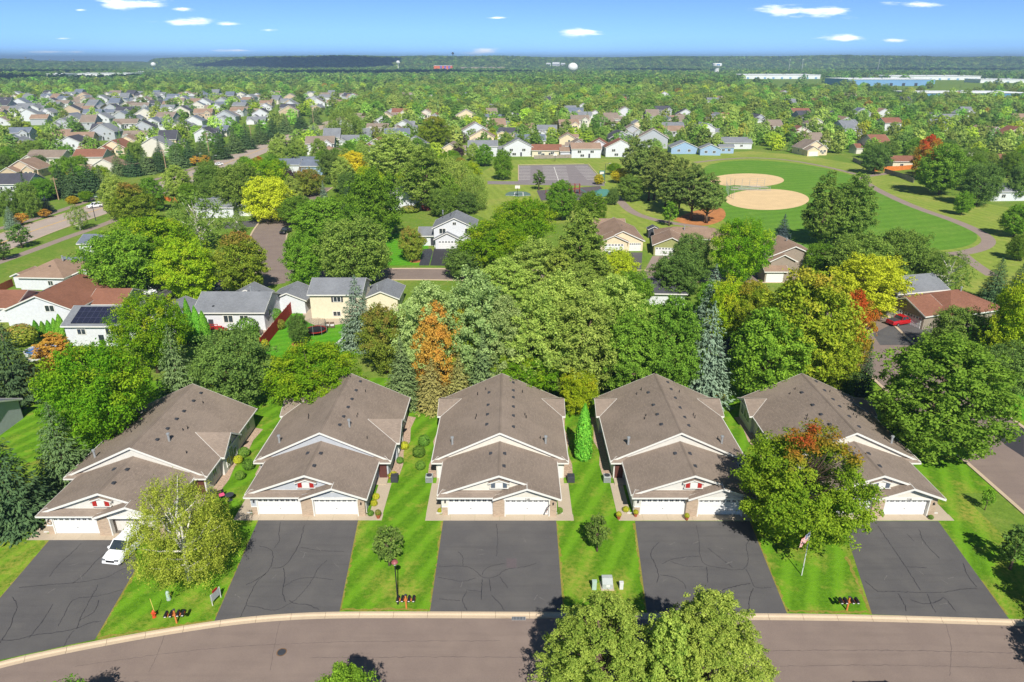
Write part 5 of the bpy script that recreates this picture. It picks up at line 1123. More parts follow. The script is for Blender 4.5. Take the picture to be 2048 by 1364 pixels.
obj('mat', MB().lathe([(0,.72),(r-.25,.72),(r-.25,.7),(0,.7)],28), M['net'], t); obj('rim_pad', MB().lathe([(r-.28,.74),(r,.74),(r,.66),(r-.28,.66),(r-.28,.74)],28), M['fence_red'], t)
for i in range(8):
    a = i*math.pi/4; c, s = math.cos(a)*r, math.sin(a)*r
    obj('leg', MB().tube([(c,s,0),(c,s,.7)], .03, 6), M['metal'], t); obj('pole', MB().tube([(c,s,.7),(c*.98,s*.98,2.35)], .03, 6), M['metal'], t)
mb = MB()
for i in range(40):
    a0, a1 = i*2*math.pi/40, (i+1)*2*math.pi/40
    mb.tube([(math.cos(a0)*r*.97,math.sin(a0)*r*.97,.75),(math.cos(a0)*r*.96,math.sin(a0)*r*.96,2.3)], .012, 3, False)
for j in range(12): mb.tube([(math.cos(a)*r*.965,math.sin(a)*r*.965,.85+j*.13) for a in np.linspace(0,2*math.pi,25)], .012, 3, False)
obj('safety_net', mb, M['net'], t)
x, y = G(680,692); t = thing('play_slide', 'grey garden slide on the lawn below the crabapple', 'slide', (x,y,0), math.radians(35))
mb = MB(); mb.add([(-1.2,-.28,.1),(-1.2,.28,.1),(.9,.28,1.3),(.9,-.28,1.3),(-1.2,-.34,.28),(-1.2,.34,.28),(.9,.34,1.48),(.9,-.34,1.48)], [(0,1,2,3),(0,3,7,4),(1,5,6,2)]); obj('chute', mb, M['box_grey'], t)
obj('ladder', MB().tube([(.95,-.28,1.5),(1.5,-.28,0)], .035, 6).tube([(.95,.28,1.5),(1.5,.28,0)], .035, 6).box(1.0,1.1,-.28,.28,1.1,1.14).box(1.15,1.25,-.28,.28,.8,.84).box(1.3,1.4,-.28,.28,.45,.49), M['wood'], t)
for px, py, lab in ((665,655,'brown cushioned patio chair behind the trampoline'),(655,655,'brown cushioned patio chair between trampoline and wall')):
    x, y = G(px,py); t = thing('patio_chair', lab, 'chair', (x,y,.01), .3, 'patio chairs behind the cream house'); obj('seat', MB().box(-.4,.4,-.4,.4,.1,.45), M['bark'], t); obj('backrest', MB().box(-.4,.4,.3,.42,.45,.95), M['bark'], t); obj('cushion', MB().box(-.33,.33,-.38,.3,.45,.56), M['white'], t)
x, y = G(694,647); t = thing('stone_pavilion_table', 'round tan patio fire table beside the blue spruce', 'table', (x,y,.01)); obj('table_top', MB().lathe([(0,.74),(.75,.74),(.75,.8),(0,.8)],20), M['concrete'], t); obj('base', MB().lathe([(.5,0),(.42,.74)],16), M['brick'], t)
x, y = G(455,668); t = thing('deck', 'red stained garden deck steps of the grey roofed rambler', 'deck', (x-3.2,y+.2,0))
obj('platform', MB().box(-1.6,1.6,0,2.2,.75,.85), M['fence_red'], t)
for i in range(4): obj('step', MB().box(1.6+i*.32,1.95+i*.32,.2,2.0,.55-i*.18,.62-i*.18), M['fence_red'], t)
for i in range(6): obj('rail_post', MB().box(-1.6+i*.62,-1.52+i*.62,0,.08,.85,1.75), M['fence_red'], t)
obj('hand_rail', MB().box(-1.6,1.6,-.02,.1,1.75,1.83), M['fence_red'], t)
x, y = G(85,712); t = thing('swimming_pool', 'round above ground pool behind the orange sumac', 'pool', (x,y,0)); obj('pool_wall', MB().lathe([(2.3,0),(2.3,1.2),(2.45,1.2),(2.45,1.26),(2.2,1.26),(2.2,1.0)],28), M['alu'], t); obj('water', MB().lathe([(0,1.05),(2.2,1.05)],28), M['pool'], t)
for px, py, wd, dp, h, wm, rm, lab in ((924,418,2.6,2.2,2.2,'white','white','small white garden shed beside the orange fence'),(1307,476,3.2,2.6,2.3,'dark','dark','dark grey garden shed behind the olive house')):
    x, y = G(px,py); t = thing('garden_shed', lab, 'shed', (x,y,0)); walls(t,-wd/2,wd/2,0,dp,h,M[wm],.5,'y'); roof(t, gable_polys(-wd/2,wd/2,0,dp,h,.5,'y',.15,.12)[0], M['roof_dark'] if rm=='dark' else M['roof_grey'], th=.08); obj('door', MB().box(-.5,.5,-.03,.02,.05,1.9), M[rm], t)
# basketball hoop, shelter, playground, ball field fences
for px, py, ph, lab in ((1035,392,3.6,'basketball hoop on the painted half court'),(1110,323,3.4,'basketball hoop at the back of the parking lot')):
    x, y = G(px,py); t = thing('basketball_hoop', lab, 'hoop', (x,y,0)); obj('pole', MB().tube([(0,0,0),(0,0,2.9)], .09, 8), M['black'], t); obj('arm', MB().tube([(0,0,2.7),(0,-.5,3.1)], .05, 6), M['black'], t)
    obj('backboard', MB().box(-.9,.9,-.55,-.5,2.8,3.9), M['white'], t); obj('rim', MB().tube([(.25*math.cos(a),-.82+.25*math.sin(a),3.05) for a in np.linspace(0,2*math.pi,13)], .02, 5), M['hydrant'], t)
x, y = G(1206,404); t = thing('picnic_shelter', 'open picnic shelter with teal roof by the playground', 'shelter', (x,y,0))
obj('slab', MB().box(-4.6,4.6,-3,4,-.05,.06), M['concrete'], t)
for a in (-3.8,3.8):
    for c in (-2.2,3.2): obj('post', MB().box(a-.15,a+.15,c-.15,c+.15,0,2.8), M['bark'], t)
roof(t, hip_polys(-4,4,-2.4,3.4,2.8,.5,.7)[0], M['teal_roof'], fmat=M['teal_roof'])
for i in range(2): tb = obj('picnic_table', MB().box(-1.8+i*3,-.2+i*3,0,.7,.7,.76).box(-1.8+i*3,-.2+i*3,-.6,-.3,.42,.47).box(-1.8+i*3,-.2+i*3,1.0,1.3,.42,.47), M['wood'], t)
x, y = G(1145,388); t = thing('play_structure', 'brown climbing structure with posts on the playground bed', 'playground', (x,y,0))
for i in range(4):
    for j in range(2): obj('post', MB().tube([(i*1.8-2.7,j*2,0),(i*1.8-2.7,j*2,3.6)], .12, 8), M['play_red'], t)
for i in range(3): obj('platform', MB().box(i*1.8-2.7,i*1.8-.9,0,2,1.4+.2*i,1.5+.2*i), M['deck'], t)
obj('bar', MB().tube([(-2.7,0,3.4),(2.7,0,3.4)], .06, 6).tube([(-2.7,2,3.4),(2.7,2,3.4)], .06, 6), M['play_red'], t); obj('slide', MB().add([(2.7,.6,1.7),(2.7,1.4,1.7),(5.2,1.4,.3),(5.2,.6,.3),(2.7,.55,1.95),(5.2,.55,.55),(2.7,1.45,1.95),(5.2,1.45,.55)],[(0,3,2,1),(0,4,5,3),(1,2,7,6)]), M['teal_roof'], t)
x, y = G(1105,390); t = thing('swing_set', 'metal swing frame on the playground bed', 'swing', (x,y,0))
for a in (-2.5,2.5): obj('frame_leg', MB().tube([(a,-1,0),(a,0,2.6),(a,1,0)], .06, 6), M['play_red'], t)
obj('top_bar', MB().tube([(-2.5,0,2.6),(2.5,0,2.6)], .06, 6), M['play_red'], t)
for a in (-1.2,1.2): obj('swing_seat', MB().box(a-.3,a+.3,-.1,.1,.55,.6).tube([(a-.28,0,.6),(a-.28,0,2.6)],.015,4).tube([(a+.28,0,.6),(a+.28,0,2.6)],.015,4), M['black'], t)
x, y = G(1203,362); t = thing('park_sign', 'teal park notice sign beside the parking lot', 'sign', (x,y,0)); obj('panel', MB().box(-1.1,1.1,-.15,.15,.5,4.2), M['teal_roof'], t); obj('plate', MB().box(-.8,.8,-.19,-.15,2.8,3.8), M['white'], t)
def chainlink(pts, h, label, group='ball field backstop fences'):
    P_ = [V2(p) for p in pts]; t = thing('backstop_fence', label, 'fence', (P_[0].x,P_[0].y,0), 0, group)
    for a, b_ in zip(P_[:-1], P_[1:]):
        d = b_-a; n = max(2, int(d.length/3))
        for i in range(n+1): p = a+d*(i/n)-P_[0]; obj('post', MB().tube([(p.x,p.y,0),(p.x,p.y,h)], .06, 5), M['metal'], t)
        mb = MB()
        for z in np.linspace(.1,h,5): q0, q1 = a-P_[0], b_-P_[0]; mb.tube([(q0.x,q0.y,z),(q1.x,q1.y,z)], .025, 4)
        obj('rail', mb, M['metal'], t)
chainlink([G(1452,371),G(1468,375),G(1528,373)], 3.2, 'chain link backstop at the corner of the far infield')
chainlink([G(1452,381),G(1458,394),G(1467,398)], 3.2, 'chain link backstop at the corner of the near infield')
chainlink([G(1462,380),G(1540,382)], 1.6, 'low chain link fence between the two infields')
for px, py, lab in ((1500,374.5,'bench on the concrete pad of the far infield'),(1497,379.5,'bench on the concrete pad between the infields')):
    x, y = G(px,py); t = thing('dugout_bench', lab, 'bench', (x,y,.02), 0, 'dugout benches'); obj('pad', MB().box(-7,7,-1,1,-.02,.04), M['concrete'], t); obj('seat', MB().box(-4,4,-.2,.2,.42,.48), M['alu'], t); obj('legs', MB().box(-3.5,-3.4,-.15,.15,0,.42).box(3.4,3.5,-.15,.15,0,.42), M['alu'], t)
def pole(px, py, ytop, label, arm=True, wood=True):
    x, y = G(px,py); h = zat(y,ytop); t = thing('utility_pole' if wood else 'street_light', label, 'pole', (x,y,0), 0, 'utility poles along the boulevard' if wood else 'street lights along the boulevard')
    mt = M['pole_wood'] if wood else M['dark']
    obj('pole', MB().tube([(0,0,0),(0,0,h)], [.2,.13] if wood else [.12,.07], 8), mt, t)
    if wood:
        obj('crossarm', MB().box(-1.3,1.3,-.08,.08,h-.8,h-.62), mt, t)
        for a in (-1.2,-.5,.5,1.2): obj('insulator', MB().lathe([(.06,h-.62),(.06,h-.42),(0,h-.4)],8,(a,0,0)), M['dark'], t)
    else:
        obj('arm', MB().tube([(0,0,h-.1),(1.6,0,h+.25)], .06, 6), mt, t); obj('lamp_head', MB().box(1.3,2.2,-.2,.2,h+.2,h+.34), M['box_grey'], t)
UP = 'brown utility pole standing along the boulevard conifers'
for px, py, yt in ((118,400,354),(334,346,298),(421,322,265),(505,292,250),(575,262,222),(628,255,212)): pole(px,py,yt,UP)
SL = 'slim dark street light on the boulevard verge'
for px, py, yt in ((192,442,395),(401,356,308),(430,350,312)): pole(px,py,yt,SL,wood=False)
x, y = G(1209,364); pole(1209,366,328,'slim street light at the parking lot corner',wood=False)
x, y = G(92,1019); t = thing('satellite_dish', 'grey satellite dish on a short mast left of the open garage home', 'dish', (x,y,0))
obj('mast', MB().tube([(0,0,0),(0,0,1.3)], .03, 8), M['metal'], t); o = obj('dish', MB().lathe([(0,0),(.2,.03),(.38,.11),(.39,.12),(.2,.05),(0,.02)],18), M['box_pale'], t, (0,-.05,1.35)); o.rotation_euler = (math.radians(60),0,.5); obj('feed_arm', MB().tube([(0,-.05,1.3),(.1,-.45,1.5)], .015, 6), M['dark'], t)

# ---------------------------------------------------------------- trees standing where the photograph shows them
TREES = [
 # foreground
 ('birch',358,948,1158,225,'weeping yellow green birch hanging over the white van'),
 ('maple_red',1604,866,1072,286,'large maple with red top and bare grey limbs beside the flagpole'),
 ('nearpoplar',1205,1184,1440,290,'tall light green poplar left of the pair on the near verge'),
 ('nearpoplar',1420,1172,1435,290,'tall light green poplar right of the pair on the near verge'),
 ('poplar',1330,1215,1475,150,'narrow poplar squeezed between the two big poplars on the near verge'),
 ('maple',690,1340,1500,150,'green tree top reaching over the near street from the verge'),
 ('maple',70,1420,1560,260,'leafy tree on the near verge shading the street before the cracked drive'),
 ('maple',2290,1270,1420,230,'leafy tree on the near verge shading the corner of the long cracked drive'),
 ('maple',2190,1130,1255,180,'leafy street tree shading the corner lawn of the last twin home'),
 ('youngdark',776,1052,1130,62,'young dark green tree on the striped lawn behind the lamp post'),
 ('youngdark',1196,1030,1102,50,'young tree with pale trunk behind the transformer box'),
 ('young',1976,976,1020,24,'tiny sapling with white trunk guard on the corner lawn'),
 ('youngdark',2034,1052,1138,66,'young dark tree on the corner lawn beside the side street'),
 # behind the twin homes, left
 ('fspruce',116,806,965,128,'grey green spruce between the pale fence and the open garage home'),
 ('fdspruce',8,862,1045,170,'wide dark spruce at the lawn edge left of the open garage home'),
 ('locust',200,688,905,225,'broad yellow green locust behind the open garage home'),
 ('fspruce',350,650,814,104,'pointed grey green spruce behind the open garage home ridge'),
 ('dark',466,662,815,158,'round dark green linden between the open garage home and red fence'),
 ('locust',628,690,822,205,'round yellow green tree behind the grey twin home'),
 ('dark',596,628,690,42,'small round tree in a mulch ring on the back lawn'),
 ('fbspruce',714,550,694,96,'silvery blue spruce at the corner of the cream house'),
 ('rust',770,612,745,108,'crabapple with reddish top beside the silver maples'),
 ('locust',300,588,745,160,'thin yellow locust in front of the solar house'),
 ('globerust',40,650,690,60,'bare reddish bush before the red roofed house'),
 ('fdspruce',18,636,800,130,'layered dark spruce beside the orange sumac'),
 ('orange',108,664,742,90,'flaming orange sumac beside the pool'),
 ('rust',62,735,790,80,'rusty olive bush at the pale fence'),
 ('lime',232,700,800,70,'yellow green tree leaning on the broad locust'),
 # woods behind the middle homes
 ('silver',862,560,775,150,'silvery green maple at the left end of the wood behind the flag home'),
 ('goldorange',876,604,792,112,'slender orange tree in the wood behind the grey twin home'),
 ('maple_gold',922,612,784,90,'golden green tree right of the slender orange one'),
 ('silver',950,540,780,165,'tall silvery maple in the middle of the wood'),
 ('silver',1010,590,790,130,'silvery maple leaning over the flag home ridge'),
 ('pale',1075,575,790,165,'pale green cottonwood behind the flag home ridge'),
 ('pale',1165,580,795,175,'pale green cottonwood above the arborvitae'),
 ('pale',1120,545,740,170,'pale green cottonwood deep in the wood'),
 ('pale',1225,545,750,150,'pale cottonwood at the right end of the wood'),
 ('locust',1050,700,800,170,'low yellow green tree right behind the flag home ridge'),
 ('lime',1156,742,825,84,'small bright yellow green tree behind the arborvitae'),
 ('spruce',804,674,812,100,'grey green spruce at the rear corner of the grey twin home'),
 ('ospruce',864,716,815,92,'olive spruce with browning needles behind the lawn'),
 ('spruce',966,662,812,96,'pointed spruce behind the flag home roof'),
 ('ospruce',918,705,812,80,'short spruce between the olive and pointed spruces'),
 ('big',1262,618,800,140,'deep green ash behind the shaded home ridge'),
 ('big',1342,588,800,142,'taller deep green ash beside the big blue spruce'),
 ('fbspruce',1418,604,804,122,'tall silvery blue spruce behind the shaded home'),
 ('bspruce',1425,530,680,100,'blue green spruce behind the tall silvery one'),
 ('maple',1532,618,800,165,'green maple behind the last twin home ridge'),
 ('maple_gold',1612,540,780,210,'huge maple turning gold and orange behind the last twin home'),
 ('maple_gold',1500,560,700,90,'orange tinted maple left of the huge turning one'),
 ('fire',1702,580,750,95,'maple with fiery red flank beside the yellow tree'),
 ('maple_gold',1655,640,790,130,'lower turning maple at the last twin home rear corner'),
 ('yellow',1740,515,628,156,'glowing yellow green ash above the red pickup'),
 ('dspruce',1732,686,800,62,'dark bluish spruce beside the side street'),
 ('big',1885,668,910,268,'broad rich green ash beside the side street'),
 ('olive',1925,618,715,118,'olive green maple before the brown roofed house'),
 ('lime',2040,566,750,130,'yellow green tree right of the brown roofed house'),
 ('fdspruce',1994,516,606,72,'dark spruce behind the brown roofed house'),
 ('fdspruce',2036,526,612,60,'second dark spruce behind the brown roofed house'),
 ('dark',2020,690,800,110,'dark shady tree on the lawn across the side street'),
 ('dark',1690,740,800,50,'small dark tree in shade behind the last twin home'),
 # left middle
 ('round',242,466,590,150,'big round green tree behind the solar house'),
 ('locust',300,432,560,200,'spreading yellow green locust beside the lime tree'),
 ('lime',372,482,602,124,'glowing lime green tree above the parked cars'),
 ('maple_turn',480,464,590,110,'maple with russet top behind the grey roofed rambler'),
 ('round',606,468,572,82,'green maple at the inner bend of the curved street'),
 ('olive',706,440,572,150,'large dark olive tree behind the cream house'),
 ('gbirch',392,380,500,125,'airy green birch beside the white house with gable'),
 ('gbirch',474,424,466,36,'small birch on the bend lawn'),
 ('maple_turn',264,366,450,88,'maple with brown orange top beside the boulevard'),
 ('yellow',536,356,444,98,'bright yellow round tree at the curved street'),
 ('purple',575,338,388,42,'dark purple plum above the bright yellow tree'),
 ('rust',616,338,392,66,'red and green crabapple beside the purple plum'),
 ('rich',596,392,450,80,'green tree in front of the bright yellow one'),
 ('olive',478,330,428,100,'dark olive tree below the boulevard'),
 ('locust',528,318,400,100,'yellow green tree between boulevard and slate blue roofs'),
 ('maple',645,396,482,130,'green maple inside the curved street'),
 ('maple',748,336,482,125,'tall light green maple inside the curved street'),
 ('dspruce',690,400,478,60,'spruce among the maples inside the curved street'),
 ('maple',720,400,490,90,'low green tree at the end of the curved street island'),
 ('gold',706,302,362,76,'golden yellow tree above the curved street'),
 ('dark',661,302,368,52,'dark round tree left of the golden yellow one'),
 ('poplar',850,288,420,112,'tall yellow green poplar behind the orange fence'),
 ('pale',790,262,365,130,'pale green tree beside the golden yellow one'),
 ('willow',905,312,400,90,'drooping willow beside the tall poplar'),
 ('willow',948,345,420,62,'willow at the edge of the park lawn'),
 ('dark',932,385,428,52,'dark green bush tree at the park lawn edge'),
 ('rich',890,345,420,60,'green tree behind the white shed'),
 ('maple_gold',870,232,300,70,'turning maple behind the tall poplar'),
 ('rust',822,455,522,52,'small crabapple with mulch ring on the bright lawn'),
 ('globerust',820,412,424,40,'low reddish hedge shrub behind the white two storey house'),
 # middle
 ('locust',1048,396,510,140,'yellow green locust behind the white two storey house'),
 ('locust',985,442,550,150,'spreading locust beside the black drive'),
 ('dark',932,492,556,92,'dark purple green bush tree at the black drive'),
 ('maple',1122,360,440,64,'green maple in front of the playground'),
 ('maple',1182,382,450,70,'green maple before the picnic shelter'),
 ('poplar',1165,408,610,120,'tall thin poplar rising above the wood'),
 ('poplar',1120,480,620,80,'thin poplar beside the tall one above the wood'),
 ('yellow',1232,502,585,92,'yellow tree beside the beige garage'),
 ('pale',1075,478,600,150,'pale green tree behind the silvery maples'),
 ('pale',1010,515,620,120,'pale green tree beside the back street'),
 ('pale',1155,520,620,130,'pale green tree at the back street bend'),
 ('round',1268,545,640,90,'green tree in front of the dark slate roof'),
 ('dark',1356,506,596,115,'dark round maple in front of the olive house'),
 ('dark',1382,470,560,80,'dark green tree behind the dark round maple'),
 ('locust',1480,438,580,136,'yellow green locust left of the taupe house'),
 ('nspruce',1566,428,494,44,'dark navy spruce on the field edge'),
 ('darkpoplar',1650,340,490,88,'left stem of the tall dark cottonwoods beside the field'),
 ('darkpoplar',1710,338,490,92,'right stem of the tall dark cottonwoods beside the field'),
 ('darkpoplar',1680,365,488,100,'middle of the tall dark cottonwoods beside the field'),
 ('round',1640,488,560,70,'green tree right of the taupe house'),
 ('olive',1720,468,580,130,'olive tree behind the glowing yellow ash'),
 ('olive',1800,462,575,120,'olive tree at the near end of the ball field'),
 ('olive',1855,498,570,70,'yellowish olive tree beside the white trunk birch'),
 ('gbirch',1895,500,592,100,'sparse birch with white trunk at the near end of the ball field'),
 ('maple',1420,560,640,60,'small green tree left of the turning maples'),
 ('lime',1455,560,690,80,'yellow green tree behind the tall blue spruce'),
 # park
 ('gold',1244,336,366,46,'golden tree beside the parking lot sign'),
 ('locust',1228,326,350,32,'green shrub tree beside the golden one'),
 ('gold',1198,348,369,22,'small golden tree at the parking lot corner'),
 ('round',1006,300,360,40,'pyramidal green tree left of the parking lot'),
 ('youngdark',1078,340,380,26,'small conical tree at the front of the parking lot'),
 ('young',1340,402,452,34,'young maple beside the park path'),
 ('olive',1262,350,402,56,'pale tree beside the picnic shelter'),
 ('dark',1226,376,410,26,'small dark tree beside the picnic shelter'),
 ('maple',1928,382,430,38,'young maple on the lawn outside the ball field path'),
 ('dark',1962,328,412,78,'dark broad tree beside the park path'),
 ('rich',1888,286,390,100,'bright green maple beside the dark fence'),
 ('fire',1856,270,360,62,'orange red maple beside the red deck house'),
 ('dark',1752,290,348,58,'dark tree at the end of the grey fence'),
 ('maple',2036,408,474,62,'green maple on the right lawn of the park'),
 ('rich',2040,470,520,50,'small green tree on the right lawn of the park'),
 ('dark',2040,330,400,50,'dark tree behind the light grey roofed house'),
]
for a in TREES: tree(*a)
for o in bpy.data.objects:
    if o.get('label','').startswith('large maple with red top'): o.rotation_euler = (0,0,.2)
g_ = 'pines in the park grove'
for px, yt, yb, w in ((1268,268,372,56),(1290,276,385,66),(1312,290,400,64),(1336,302,415,70),(1362,312,428,62),(1388,324,440,70),(1418,342,446,70),(1300,320,402,60),(1345,340,430,66)):
    tree('pine',px,yt,yb,w,'tall dark pine in the grove between park path and ball field',group=g_)
g_ = 'conifers along the boulevard'
for px, yt, yb, w, kd in ((235,306,352,42,'fspruce'),(262,298,352,48,'fdspruce'),(290,300,348,46,'fspruce'),(315,296,344,44,'fdspruce'),(352,280,336,48,'fspruce'),(378,282,330,44,'fdspruce'),(402,274,326,46,'fspruce'),(440,262,318,48,'fdspruce'),(468,254,306,44,'fspruce'),(492,246,298,46,'fdspruce'),(520,240,288,44,'fspruce'),(545,236,278,42,'fdspruce'),(570,228,268,40,'fspruce'),(600,222,258,38,'fdspruce'),(630,216,250,36,'fspruce'),(120,330,392,60,'fdspruce'),(150,326,396,66,'fdspruce'),(178,322,394,64,'fdspruce'),(200,330,388,50,'fspruce')):
    tree(kd,px,yt,yb,w,('dark green' if kd == 'fdspruce' else 'grey green')+(' conifer in the clump beside the tall white house' if px < 210 else ' conifer in the long row screening the boulevard'),group=g_)
for px, yt, yb, w, lab in ((344,340,398,34,'left of three blue spruces behind the orange cedar fence'),(362,342,398,32,'middle of three blue spruces behind the orange cedar fence'),(628,250,290,42,'blue spruce beside the boulevard willow'),(418,332,386,34,'slim blue spruce beside the white house with gable')):
    tree('fbspruce',px,yt,yb,w,lab)
tree('fspruce',376,336,396,30,'green spruce beside the two blue ones behind the orange cedar fence')
for px, yt, yb, w, kd, lab in ((155,408,460,46,'gbirch','leaning street tree on the boulevard verge'),(38,448,496,44,'youngdark','round young tree on the boulevard verge'),(2,478,520,40,'youngdark','round young tree at the near end of the boulevard verge'),(42,426,450,28,'youngorange','small rust coloured tree on the boulevard'),(90,418,436,26,'youngorange','small golden tree on the boulevard'),(392,312,332,24,'youngorange','small golden tree on the boulevard before the spruces'),(410,310,328,20,'youngorange','small orange tree on the boulevard before the spruces'),(440,292,318,30,'locust','yellow green tree on the boulevard before the spruces'),(145,392,408,26,'gold','bright yellow shrub tree on the boulevard'),(172,382,404,30,'locust','lime shrub tree on the boulevard'),(55,365,436,44,'olive','green tree on the lawn beside the tall white house'),(18,378,440,46,'olive','grey green tree before the tall white house'),(92,392,425,32,'nspruce','small dark blue spruce beside the boulevard'),(20,412,458,34,'fbspruce','blue spruce at the boulevard trail'),(690,212,285,80,'willow','big golden willow at the end of the boulevard')):
    tree(kd,px,yt,yb,w,lab)
for px, yt, w in ((72,640,15),(86,642,15),(98,640,15),(110,636,15),(121,628,18)): tree('arbor',px,yt,672,w,'narrow arborvitae in the row behind the red roofed house','shrub','arborvitae row at the red roofed house')
for px, yt, w in ((362,606,20),(378,597,22),(394,612,22),(408,622,24)): tree('arbor',px,yt,686,w,'bright green arborvitae in the group beside the rambler deck','shrub','arborvitae group at the rambler')
tree('arbor',1168,808,918,37,'tall isolated arborvitae between the flag home and shaded home','shrub')
for px, py, w, kd, lab in ((488,905,22,'globe','clipped round bush beside the yellow shrub of the open garage home'),(497,930,24,'globe','clipped round bush between the open garage home and the grey one'),(480,950,20,'globe','smallest clipped round bush beside the open garage home patio'),
        (848,882,24,'globe','far clipped round bush in the row between grey and flag homes'),(838,905,26,'globe','middle clipped round bush in the row between grey and flag homes'),(841,930,20,'globe','near clipped round bush in the row between grey and flag homes'),
        (476,918,18,'globelime','yellow green shrub at the stepped windows of the open garage home'),(809,890,18,'globelime','yellow green shrub at the stepped windows of the grey twin home'),(787,950,18,'globelime','flowering shrub at the corner of the grey twin home walk'),(800,918,15,'globe','bluish shrub at the corner of the grey twin home'),
        (752,990,14,'globelime','far yellow green shrub along the grey twin home garage wall'),(748,1003,14,'globelime','middle yellow green shrub along the grey twin home garage wall'),(741,1023,13,'globe','near round shrub along the grey twin home garage wall'),(1119,1018,14,'globe','tall round shrub at the right wall of the flag home garage'),
        (880,1017,11,'globelime','yellow green shrub at the left wall of the flag home garage'),(1252,1015,13,'globelime','yellow green shrub at the left wall of the shaded home garage'),(1863,1030,10,'globe','round shrub at the right wall of the last garage'),(430,940,16,'globelime','yellow shrub before the open garage home patio'),
        (552,632,26,'rust' if False else 'globe','round bush beside the red fence top'),(527,690,22,'globelime','yellow shrub at the foot of the red fence'),(497,668,46,'globe','large yellow green bush before the rambler deck'),(560,650,22,'globerust','reddish low shrub beside the rambler wall'),
        (846,482,22,'globerust','orange shrub at the porch of the white two storey house'),(1400,800,20,'globelime','low shrub below the big blue spruce'),(1440,800,26,'globerust','low rust shrub right of the big blue spruce'),(590,508,16,'globe','small shrub behind the cream house drive')):
    _, yb = G(px, py+8); dm = depth(yb,.5); wd = w*dm/FPX; put_tree(kd, (px-1024)/FPX*dm, yb, wd*.92, wd, lab, 'shrub')
sheet('mulch_ring', [Vector((G(597,688)[0]+1.2*math.cos(a), G(597,688)[1]+1.2*math.sin(a))) for a in np.linspace(0,6.0,18)], .012, M['mulch'], kind='structure')
sheet('mulch_ring', [Vector((G(832,522)[0]+1.6*math.cos(a), G(832,522)[1]+1.6*math.sin(a))) for a in np.linspace(0,6.0,18)], .012, M['mulch'], kind='structure')

# ---------------------------------------------------------------- the neighbourhood beyond: houses and trees by the block
RS = random.Random(5)
BLV_W = [tuple(p) for p in BLV]
def near_blv(x, y, m):
    return any((x-p[0])**2+(y-p[1])**2 < m*m for p in BLV_W[::3])
def inpoly(x, y, P_):
    c = False; n = len(P_)
    for i in range(n):
        x0, y0 = P_[i]; x1, y1 = P_[(i+1) % n]
        if (y0 > y) != (y1 > y) and x < (x1-x0)*(y-y0)/(y1-y0)+x0: c = not c
    return c
PARKP = [G(*p) for p in ((930,430),(955,345),(1010,318),(1230,314),(1330,318),(1400,304),(1500,300),(1620,310),(1720,328),(1790,341),(1900,385),(2048,415),(2048,600),(1860,540),(1640,500),(1300,520),(1000,460))]
HP = [(o.location.x, o.location.y) for o in bpy.data.objects if o.name.startswith(('house','twin_home')) and o.type == 'EMPTY']
ROOFS = ['roof_grey','roof_grey','roof_tan','roof_blue','roof_dark','roof_brown','roof_brown','roof_red']; WALLS = ['siding_white','siding_cream','siding_beige','siding_tan','siding_grey','siding_grey']
# a few far-house designs; copies share meshes and take their own wall and roof materials
def far_house_proto(v):
    t = bpy.data.objects.new('far_house', None); COL.objects.link(t); h = 5.2 if v % 2 == 0 else 3.4
    w, d = (13,10) if v < 2 else (15,9)
    ax = 'x' if v in (0,3) else 'y'
    walls(t, -w/2, w/2, 0, d, h, M['white'], .55, ax); roof(t, gable_polys(-w/2,w/2,0,d,h,.55,ax,.5,.4)[0], M['roof_grey'])
    walls(t, -w/2+.3, -w/2+6.6, -4, .2, 2.9, M['white'], .55, 'y'); roof(t, gable_polys(-w/2+.3,-w/2+6.6,-4,2,2.9,.55,'y',.4,.3)[0], M['roof_grey'])
    garage_door(t, 'S', -w/2+3.45, -4.03, 4.9, 2.2, detail=False)
    if v in (0,1): walls(t, 1.2, 5.8, -1.6, .2, h, M['white'], .7, 'y', 'bay_wall'); roof(t, gable_polys(1.2,5.8,-1.6,2,h,.7,'y',.35,.3)[0], M['roof_grey'])
    yb = -1.6 if v in (0,1) else 0
    for x, z in ([(2.6,h-1.4),(4.4,h-1.4),(3.5,1.3)] if v in (0,1) else [(1.5,h-1.3),(4.8,h-1.3),(3.2,1.2)]): window(t, 'S', x, yb, z, 1.3, 1.4)
    if h > 4: window(t, 'S', -3.4, 0, h-1.2, 1.4, 1.3)
    window(t, 'E', w/2, 3, h-1.4, 1.3, 1.4); window(t, 'E', w/2, 6.5, h-1.4, 1.3, 1.4); window(t, 'W', -w/2, 4, h-1.4, 1.3, 1.4)
    obj('door', MB().box(-.5,.5,-.05,.02,.1,2.2), M['dark'], t, (0.2,0,0))
    return t
PROTO = [far_house_proto(i) for i in range(4)]
NF = 0
def far_house(x, y, rz, label, group, wall=None, rf=None):
    global NF
    p = PROTO[NF % 4]; NF += 1
    t = copy_tree(p); t.name = 'house'; t.location = (x,y,0); t.rotation_euler = (0,0,rz); tag(t, label, 'house', group); s = RS.uniform(.92,1.12); t.scale = (s,s,s)
    wm = M[wall or RS.choice(WALLS)]; rm = M[rf or RS.choice(ROOFS)]
    for c in t.children_recursive:
        if c.name.startswith(('wall','bay_wall')): c.material_slots[0].link = 'OBJECT'; c.material_slots[0].material = wm
        elif c.name.startswith('roof'): c.material_slots[0].link = 'OBJECT'; c.material_slots[0].material = rm
    HP.append((x,y)); return t
def free(x, y, m): return all((x-a)**2+(y-b_)**2 > m*m for a, b_ in HP)
LBL = {'roof_grey':'grey','roof_tan':'tan','roof_blue':'slate blue','roof_dark':'charcoal','roof_brown':'brown','roof_red':'red brown'}
